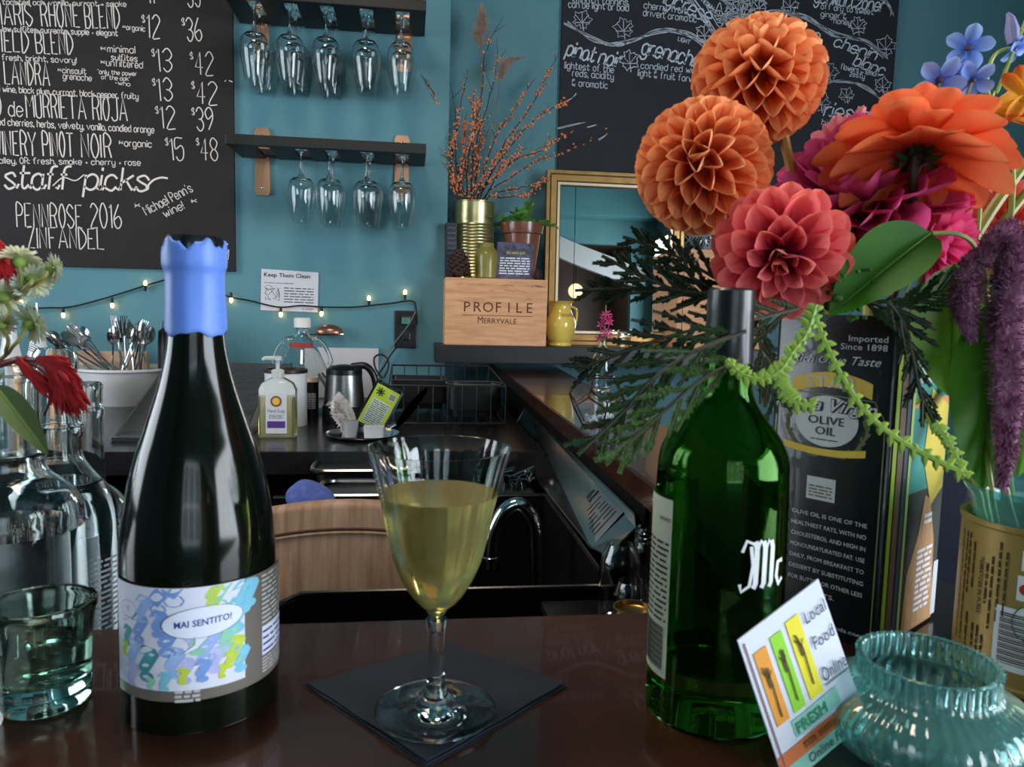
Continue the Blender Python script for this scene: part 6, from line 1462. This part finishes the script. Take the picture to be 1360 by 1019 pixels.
stem_to(t, [c8-ax8*.003, pd(1214, 215, .498), pd(1212, 250, .505), pd(1205, 330, .56), VT, VB], [.0032]*31, M('stem_dark', (52, 44, 34), .5))
# delphinium: each bloom a part with its petals
dm = grad('petal_blue', (112, 150, 236), (176, 206, 255)); dme = petal_mesh('blue_petal', .72, .25, -.05, .8, dm, base=.4)
t = thing('delphinium', 'sky blue delphinium spray above the open orange dahlia', 'delphinium', pd(1240, 250, .56))
ft = M('floret_centre', (84, 74, 104), .6); blooms = [(1286, 64, 29), (1248, 106, 31), (1292, 106, 27), (1270, 92, 18)]
o0 = t.location
for i, (x, y, r_) in enumerate(blooms):
    c = pd(x, y, .56)-o0; rr_ = r_*.56/FPX; bm = B(); ball(bm, (0, 0, 0), rr_*.2, 1); fl = obj('floret', bm, ft, t, True, c)
    A, U_, V_ = frame(camdir(x, y)*.8+RT*q.uniform(-.3, .3)+UP*q.uniform(-.5, .5))
    for k in range(5):
        ph_ = k*1.2566+i; rad = U_*math.cos(ph_)+V_*math.sin(ph_); place(dme, 'petal', fl, rad*rr_*.08, rad+A*.22, A, rr_)
    obj('stem', tube(B(), spline([c, c*.6+Vector((0, .004, -.006)), Vector((0, 0, 0)), pd(1225, 330, .6)-o0, VT-o0, VB-o0], 5), .0012, 6), stem_m, t)
t = thing('delphinium', 'second blue delphinium stalk with a bud at the right frame edge', 'delphinium', pd(1310, 200, .57)); o0 = t.location
for i, (x, y, r_) in enumerate([(1347, 66, 20), (1352, 58, 16)]):
    c = pd(x, y, .57)-o0; rr_ = r_*.57/FPX; bm = B(); ball(bm, (0, 0, 0), rr_*.2, 1); fl = obj('floret', bm, ft, t, True, c); A, U_, V_ = frame(camdir(x, y)*.5+RT*.6-UP*.5)
    for k in range(5): ph_ = k*1.2566+i; rad = U_*math.cos(ph_)+V_*math.sin(ph_); place(dme, 'petal', fl, rad*rr_*.08, rad+A*.22, A, rr_)
obj('bud', tube(B(), [pd(x, y, .57)-o0 for x, y in ((1338, 17), (1342, 24), (1344, 40), (1346, 58))], [.001, .003, .005, .004], 8), M('bud_lilac', (130, 130, 170), .6), t)
gy = M('stem_lime', (150, 168, 74), .5)
for pts_ in ([(1372, 5), (1345, 70), (1325, 120), (1316, 138), (1300, 300), (1285, 560)], [(1340, 64), (1322, 72), (1312, 95), (1312, 120), (1316, 138)]): obj('stem', tube(B(), spline([pd(x, y, .57)-o0 for x, y in pts_], 5), .0014, 6), gy, t)
# orange-yellow blossoms right edge
oy = grad('petal_orange_yellow', (244, 196, 60), (238, 104, 50)); ome = petal_mesh('orange_yellow_petal', .5, .5, .05, .7, oy)
t = thing('orange_blossom', 'orange and yellow trumpet blossom cut by the right frame edge', 'flower', pd(1316, 150, .54)); 
for dx, dy, L, w_ in ((1, -.1, .036, 1.3), (1, -.35, .034, 1.1), (1, .25, .034, 1.1), (.5, -.02, .03, 1), (.9, .05, .03, 1)):
    place(ome, 'petal', t, Vector((0, 0, 0)), RT*dx+UP*-dy+camdir(1316, 150)*q.uniform(-.4, .3), camdir(1316, 150)+UP*.6, L, w_)
stem_to(t, [t.location, pd(1335, 200, .55), pd(1345, 250, .57), pd(1330, 480, .55), Vector((CX+.01, CYc+.02, BAR+.03))], .002, gy)
t = thing('orange_blossom', 'small yellow-tipped petal flower above the trumpet blossom at right', 'flower', pd(1362, 128, .53))
for dx, dy in ((-.7, -.7), (-.2, -1), (.4, .6), (-.5, .7)): place(ome, 'petal', t, Vector((0, 0, 0)), RT*dx-UP*dy, camdir(1362, 128), .022, 1.0)
stem_to(t, [t.location, pd(1372, 260, .56), pd(1360, 480, .55), Vector((CX+.02, CYc+.01, BAR+.03))], .002, gy)
# olive stems at right
olv = M('stem_olive', (150, 142, 62), .45)
for lab_, pts_, r_ in (('thick olive yellow stem crossing the right edge, upper one', [(1385, 190), (1345, 240), (1310, 290), (1285, 340), (1270, 420), (1285, 600)], .0042), ('thick olive yellow stem crossing the right edge, lower one', [(1390, 225), (1350, 272), (1318, 315), (1292, 360), (1280, 440), (1295, 600)], .0036)):
    t = thing('plant_stalk', lab_, 'stem', pd(1345, 250, .58)); stem_to(t, [pd(x, y, .58 if y < 500 else .5) for x, y in pts_]+[Vector((CX-.015, CYc, BAR+.03))], r_, olv)
# broad leaves
def bigleaf(lab, a, b, D0, D1, wpx, bend, side=0, mat=leafg, stem=None):
    pa, pb = pd(a[0], a[1], D0), pd(b[0], b[1], D1); d = pb-pa; L = d.length; t = thing('broad_leaf', lab, 'leaf', pa)
    bm = leaf(L*1.02, wpx*D0/FPX, bend, .16, 16, 8, 0, .75, .03); me = bpy.data.meshes.new('blade'); bm.to_mesh(me); bm.free(); me.materials.append(mat); me.polygons.foreach_set('use_smooth', [True]*len(me.polygons))
    n_ = camdir((a[0]+b[0])/2, (a[1]+b[1])/2)+RT*side+UP*.2; o = place(me, 'blade', t, Vector((0, 0, 0)), d, n_, 1.0)
    mr = B(); vs_ = [Vector((0, L*1.02*k/10*(1-.15*bend*k/10), -bend*L*(k/10)**2+.0003)) for k in range(11)]; tube(mr, vs_, [.0006*(1-.07*k) for k in range(11)], 5)
    for k in ():
        for s in (-1, 1):
            w_ = wpx*D0/FPX*math.sin(math.pi*(k/10)**.8)**.75*.42; p0_ = vs_[k]; tube(mr, [p0_, p0_+Vector((s*w_, L*.09, w_*.30))], .00035, 4)
    me2 = bpy.data.meshes.new('vein'); mr.to_mesh(me2); mr.free(); me2.materials.append(M('leaf_vein', (120, 160, 70), .5)); place(me2, 'vein', t, Vector((0, 0, 0)), d, n_, 1.0)
    if stem: stem_to(t, stem, .0016)
    return t
bigleaf('broad glossy leaf lying across the pink dahlias', (1236, 310), (1106, 408), .465, .45, 88, .12, -.2, stem=[pd(1236, 310, .465), pd(1275, 312, .48), pd(1297, 335, .49), pd(1300, 400, .5), pd(1310, 600, .47), Vector((CX-.02, CYc-.01, BAR+.04))])
bigleaf('bright green leaf hanging between tin and gold can', (1268, 350), (1262, 528), .49, .50, 104, .1, .1, M('leaf_bright', (84, 140, 36), .4, rgb2=(112, 164, 48), scale=20, transl=.4))
bigleaf('large dark green leaf dipping into the teal vase rim', (1320, 400), (1308, 652), .46, .47, 104, .06, .2, M('leaf_mid', (58, 116, 32), .4, rgb2=(78, 138, 40), scale=20, transl=.4))
bigleaf('narrow bright green leaf at the right edge above the gold can', (1372, 470), (1352, 632), .47, .47, 62, .05, 0, MATS['leaf_bright'])
bigleaf('pale grey-green leaf behind the purple tassel', (1348, 380), (1342, 610), .50, .50, 84, .05, 0, M('leaf_grey', (128, 148, 142), .5, transl=.3))
# amaranth
am = M('amaranth_purple', (128, 70, 104), .85, rgb2=(176, 120, 150), scale=120, transl=.2)
def tassel(lab, pts_, rad, D, n, stem=None):
    pp = spline([pd(x, y, D) for x, y in pts_], 8); o0 = pp[0]; t = thing('amaranth', lab, 'amaranth', o0); N = len(pp); rr = [rad*(math.sin(math.pi*min(1, .12+.60*i/N)))*D/FPX*(1 if i < N*.5 else 1-.72*((i-N*.5)/(N*.5))**1.3) for i in range(N)]
    obj('core', tube(B(), [p-o0 for p in pp], [r_*.72 for r_ in rr], 12), am, t); bm = B()
    for k in range(n):
        i = q.randint(0, N-2); s = pp[i].lerp(pp[i+1], q.random()); d = (pp[i+1]-pp[i]).normalized(); a = d.orthogonal().normalized(); b_ = d.cross(a); ph_ = q.uniform(0, 6.28); rad_ = a*math.cos(ph_)+b_*math.sin(ph_)
        c = s+rad_*rr[i]*q.uniform(.62, .95)-o0; e = c+rad_*rr[i]*q.uniform(.2, .6)+d*q.uniform(-.002, .004); w_ = d.cross(rad_)*.0007; v0 = d*.0008
        vs_ = [bm.verts.new(p) for p in (c-w_, c+w_, c+v0, e)]; 
        for f in ((0, 1, 3), (1, 2, 3), (2, 0, 3)): bm.faces.new([vs_[x] for x in f])
    tag(obj('florets', bm, am, t, False), kind='stuff')
    if stem: stem_to(t, stem, .0018, M('stem_pinkish', (150, 120, 96), .5))
    return t
tassel('long purple amaranth tassel hanging down in front of the teal vase', [(1304, 352), (1322, 322), (1340, 330), (1346, 370), (1342, 440), (1343, 520), (1338, 590), (1330, 648)], 28, .445, 3600, [pd(1304, 352, .445), pd(1315, 430, .48), pd(1325, 600, .46), Vector((CX-.01, CYc-.02, BAR+.04))])
tassel('short purple amaranth tassel left of the long one', [(1310, 338), (1292, 348), (1284, 385), (1283, 415), (1291, 452)], 20, .45, 1400)
tassel('small upper purple amaranth tuft curling to the right edge', [(1318, 345), (1330, 316), (1348, 312), (1362, 340)], 19, .46, 1000)
# cedar sprays
cedd = M('cedar_dark', (24, 44, 30), .6, rgb2=(36, 60, 36), scale=60, transl=.15); cedl = M('cedar_light', (72, 112, 52), .6, rgb2=(96, 134, 66), scale=60, transl=.25)
def cedar(lab, pts_, D0, D1, wpx, mat, nb=15, dens=1.0, tail=True, seed=0):
    qq = random.Random(seed); n = len(pts_); pp = spline([pd(x, y, D0+(D1-D0)*i/(n-1)) for i, (x, y) in enumerate(pts_)], 8); o0 = pp[0].copy(); t = thing('cedar_spray', lab, 'cedar spray', o0)
    bt_ = tube(B(), [p-o0 for p in pp], [.0011*(1.2-.8*i/len(pp)) for i in range(len(pp))], 5); bl = B(); N = len(pp)
    def scales(P, ln):
        m = len(P)
        for i in range(m-1):
            for f in (0, .33, .66):
                s = P[i].lerp(P[i+1], f); d = (P[i+1]-P[i]).normalized(); side = d.cross(FW).normalized()
                for sg in (-1, 1):
                    e = s+(d*.80+side*sg*.45+FW*qq.uniform(-.25, .25)).normalized()*ln*(1-.35*(i+f)/m)
                    m_ = (s+e)/2; wv = (e-s).cross(FW).normalized()*.0006; th_ = FW*.0005
                    a, b_, c, dd = [bl.verts.new(p-o0) for p in (s, m_+wv, e, m_-wv)]; k_ = bl.verts.new(m_+th_-o0); 
                    for fa in ((a, b_, k_), (b_, c, k_), (c, dd, k_), (dd, a, k_)): bl.faces.new(fa)
    nb = int(nb*.8)
    for b in range(nb):
        f = .04+.94*b/nb; i = min(N-2, int(f*(N-1))); s = pp[i]; d = (pp[i+1]-pp[i]).normalized(); side = d.cross(FW).normalized(); sg = 1 if b % 2 else -1
        L = wpx*(D0)/FPX*(1.0-.62*f)*qq.uniform(.75, 1.1)*(.55+.45*min(1, f*5)); e = s+(d*.84+side*sg*.50+FW*qq.uniform(-.35, .35)).normalized()*L
        P = [s.lerp(e, k/7)+d*(.10*L*(k/7)**2) for k in range(8)]; tube(bt_, [p-o0 for p in P], .0005, 4); scales(P, .0032)
        for k in (2, 3, 4, 5):
            for s2 in (-1, 1):
                if qq.random() > dens*.62: continue
                dd_ = (P[k+1]-P[k]).normalized(); sd = dd_.cross(FW).normalized(); L2 = L*.26*(1-k/9); e2 = P[k]+(dd_*.9+sd*s2*.42+FW*qq.uniform(-.2, .2)).normalized()*L2; scales([P[k].lerp(e2, kk/3) for kk in range(4)], .0026)
    scales(pp[N//2:], .0034)
    obj('twig', bt_, M('cedar_twig', (52, 52, 32), .7), t); o = obj('foliage', bl, mat, t, False); o['kind'] = 'stuff'
cedar('dark cedar spray, uppermost one pointing left past the ball dahlia', [(975, 385), (920, 352), (875, 330), (828, 315)], .50, .52, 70, cedd, 15, 1, seed=1)
cedar('dark cedar spray reaching up left over the mirror frame', [(960, 392), (900, 385), (850, 366), (800, 340)], .49, .50, 66, cedd, 15, 1, seed=2)
cedar('dark cedar spray reaching level across the mirror', [(955, 398), (890, 386), (825, 383), (764, 386)], .50, .52, 60, cedd, 16, .9, seed=3)
cedar('dark cedar spray in front of the plain crate', [(985, 420), (940, 392), (915, 362), (905, 330)], .50, .50, 60, cedd, 13, 1, seed=4)
cedar('dark cedar spray running left over the bud vase', [(975, 430), (915, 440), (860, 456), (800, 478), (768, 492)], .47, .48, 84, cedd, 19, 1, seed=5)
cedar('cedar spray drooping left down to the terrarium', [(990, 440), (920, 468), (870, 502), (830, 545), (768, 604)], .40, .38, 92, M('cedar_mid', (40, 78, 40), .6, rgb2=(56, 96, 46), scale=60, transl=.2), 22, 1, seed=6)
cedar('light green cedar spray hanging lowest before the bar', [(985, 478), (930, 506), (880, 548), (845, 580), (806, 616)], .37, .36, 78, cedl, 17, .9, seed=7)
cedar('cedar spray hanging down behind the green bottle neck', [(1010, 420), (1010, 460), (1020, 500), (1032, 548)], .50, .50, 70, M('cedar_olive', (76, 86, 50), .6, transl=.2), 14, 1, seed=8)
cedar('dark cedar sprig over the top right corner of the oil tin', [(1180, 400), (1200, 430), (1212, 470), (1222, 520), (1240, 560)], .43, .42, 62, cedd, 15, 1, seed=9)
cedar('cedar sprig filling the gap below the broad leaf', [(1150, 400), (1185, 410), (1220, 400), (1262, 380)], .48, .48, 80, MATS['cedar_mid'], 15, 1, seed=10)
cedar('dark cedar sprig below the pink dahlia over the bottle cap', [(1060, 410), (1020, 420), (985, 432), (950, 470)], .44, .42, 70, MATS['cedar_olive'], 13, .8, seed=11)
# lime twigs
lt = M('lime_twig', (136, 172, 64), .5, rgb2=(160, 190, 80), scale=60, transl=.2)
def limetwig(lab, paths, D):
    o0 = pd(*paths[0][0], D); t = thing('lime_twig', lab, 'twig', o0); bm = B(); bn = B()
    for P in paths:
        pp = spline([pd(x, y, D) for x, y in P], 6); tube(bm, [p-o0 for p in pp], .0016, 6)
        for i in range(1, len(pp)-1, 2):
            d = (pp[i+1]-pp[i]).normalized(); sd = d.cross(FW).normalized()
            for s in (-1, 1):
                e = pp[i]+(d*.6+sd*s).normalized()*q.uniform(.003, .0065); tube(bn, [pp[i]-o0, (pp[i]+e)/2-o0, e-o0], [.0014, .0018, .0004], 6)
    obj('stem', bm, lt, t); tag(obj('buds', bn, lt, t), kind='stuff')
limetwig('lime green forked twig draped over the green bottle neck', [[(965, 478), (985, 497), (1012, 503), (1035, 492), (1052, 468), (1072, 440), (1083, 405)], [(1033, 494), (1040, 515), (1052, 532), (1080, 540)]], .365)
limetwig('lime green twig trailing across the oil tin to the teal vase', [[(1083, 425), (1098, 462), (1120, 505), (1150, 548), (1190, 582), (1235, 607), (1278, 628)]], .39)
limetwig('pair of pale stems dropping from the cedar into the teal vase', [[(1222, 520), (1240, 560), (1262, 595), (1285, 635)], [(1228, 545), (1252, 575), (1275, 620)]], .43)
small = M('filler_green', (70, 120, 46), .6, transl=.3); bm = B(); o0 = pd(1120, 388, .47)
for k in range(90):
    c = Vector((q.gauss(0, .009), q.gauss(0, .006), q.gauss(0, .008))); ball(bm, c, q.uniform(.0016, .003), 1)
tag(obj('filler_buds', bm, small, None, True, o0), 'cluster of tiny green buds between pink dahlia and broad leaf', 'greenery', kind='stuff')

# ================================================================== FLOWERS AT THE LEFT EDGE
mumw = grad('petal_cream', (206, 214, 160), (238, 240, 222)); mme = petal_mesh('cream_petal', .20, .3, -.12, .6, mumw, ny=4, nx=2)
LV = Vector((-.40, .52, BAR))
t = thing('vase', 'plain glass vase just outside the left edge holding the white flowers', 'vase', LV); obj('glass_body', lathe(B(), shell(sprof([(0, 0), (.03, 0), (.034, .03), (.026, .10), (.03, .14)]), .002, .006), 32), clear, t)
cm2 = M('calyx_green', (128, 156, 72), .6); labs = ['white button flower, largest and topmost at the left edge', 'white button flower hanging furthest to the right before the chalk menu', 'white button flower in the middle of the left cluster, seen from below', 'white button flower cut by the left edge at lights height', 'white button flower lowest of the cluster, tilted right', 'white button flower half out of the frame beside the lowest one']
for (x, y, r_, ax), lab in zip([(26, 346, 26, (.1, .9)), (70, 358, 20, (.75, -.1)), (44, 374, 25, (.2, -.3)), (4, 394, 24, (-.3, .3)), (42, 430, 26, (.6, .2)), (2, 432, 18, (-.5, .6))], labs):
    D = .50; c = pd(x, y, D); t = thing('button_flower', lab, 'flower', c, group='white button flowers'); A = (UP*ax[1]+RT*ax[0]-camdir(x, y)*.55).normalized(); rr_ = r_*D/FPX
    rings_flower(t, mme, A, rr_, [(26, 92, 1.0, 1.2), (24, 75, .95, 1.2), (18, 55, .8, 1.1), (12, 30, .6, 1)], q, .08, .1)
    bm = B(); ball(bm, -A*rr_*.12, rr_*.34, 2); obj('calyx', bm, cm2, t); stem_to(t, [c-A*rr_*.2, c-A*rr_*.9-UP*.01, pd(-30, y+60, .52), LV+Vector((0, 0, .12))], .0013)
redm = M('celosia_red', (170, 26, 34), .8, rgb2=(200, 44, 48), scale=90, transl=.2)
def feather(lab, pts_, rad, D, n, stem):
    pp = spline([pd(x, y, D) for x, y in pts_], 8); o0 = pp[0]; t = thing('red_celosia', lab, 'flower', o0); bm = B(); N = len(pp)
    for k in range(n):
        i = q.randint(0, N-2); f = i/N; s = pp[i].lerp(pp[i+1], q.random()); d = (pp[i+1]-pp[i]).normalized(); w_ = rad*D/FPX*(.45+1.0*f); o = (d.cross(FW).normalized()*q.gauss(0, .5)+FW*q.gauss(0, .3))*w_
        e = s+o+d*q.uniform(.008, .018); tube(bm, [s+o*.45-o0, (s+e)/2+o*.3-o0, e-o0], [.0012, .0016, .0003], 4)
    tag(obj('plume', bm, redm, t), kind='stuff'); stem_to(t, stem, .0016, M('stem_crimson', (110, 44, 48), .6))
feather('red feathery plume drooping over the clear bottles', [(50, 478), (66, 482), (80, 500), (90, 520)], 17, .46, 420, [pd(50, 478, .46), pd(20, 478, .47), pd(-10, 486, .48), LV+Vector((0, 0, .13))])
feather('small red side plume hanging left of the larger one', [(24, 478), (34, 490), (48, 503)], 7, .46, 70, [pd(24, 478, .46), pd(5, 484, .47), LV+Vector((0, 0, .13))])
feather('dark red blossom cut by the left frame edge above the lights', [(-8, 318), (-2, 334), (0, 350)], 20, .50, 200, [pd(-8, 318, .5), pd(-30, 400, .51), LV+Vector((0, 0, .13))])
bigleaf('grey-green leaf slanting down over the nearest clear bottle', (-6, 512), (62, 600), .46, .45, 34, .08, 0, M('leaf_olive', (92, 112, 66), .5, rgb2=(110, 128, 80), scale=20, transl=.2), stem=[pd(-6, 512, .46), pd(-30, 500, .48), LV+Vector((0, 0, .13))])
tw = B(); tube(tw, spline([pd(x, y, .47) for x, y in ((0, 480), (40, 484), (62, 500), (66, 530), (58, 552))], 5), .0009, 5); tag(obj('thin_stem', tw, M('stem_crimson', (110, 44, 48), .6)), 'thin curling tan stem hanging beside the red plume', 'stem')

# bar stool on the guests' side, glimpsed between tin and can
p = py(1252, 700, 1.25)
t = thing('bar_stool', 'dark upholstered bar stool on the guest side beyond the oil tin', 'bar stool', (p.x+.05, 1.35, 0)); lm_ = M('stool_black', (24, 24, 28), .35)
obj('seat', b2p(B(), (-.2, -.2, .70), (.2, .2, .76), .02), M('stool_leather', (40, 44, 60), .35), t)
bm = B()
for k in range(9):
    a0, a1 = R(200+k*15.5), R(200+(k+1)*15.5); poly(bm, [(.21*math.cos(a0), .21*math.sin(a0), .84), (.21*math.cos(a1), .21*math.sin(a1), .84), (.21*math.cos(a1), .21*math.sin(a1), 1.03), (.21*math.cos(a0), .21*math.sin(a0), 1.03)], (-.02*math.cos(a0), -.02*math.sin(a0), 0))
bmesh.ops.recalc_face_normals(bm, faces=bm.faces[:]); obj('backrest', bm, MATS['stool_leather'], t)
for sx in (-1, 1):
    for sy in (-1, 1): obj('leg', tube(B(), [(sx*.22, sy*.22, 0), (sx*.17, sy*.17, .70)], .013, 8), lm_, t)
obj('foot_rail', tube(B(), [(.205, .205, .25), (-.205, .205, .25), (-.205, -.205, .25), (.205, -.205, .25)], .009, 8, closed=True), lm_, t)
for sx in (-1, 1): obj('back_post', tube(B(), [(sx*.19, -.12, .74), (sx*.195, -.08, 1.0)], .01, 8), lm_, t)
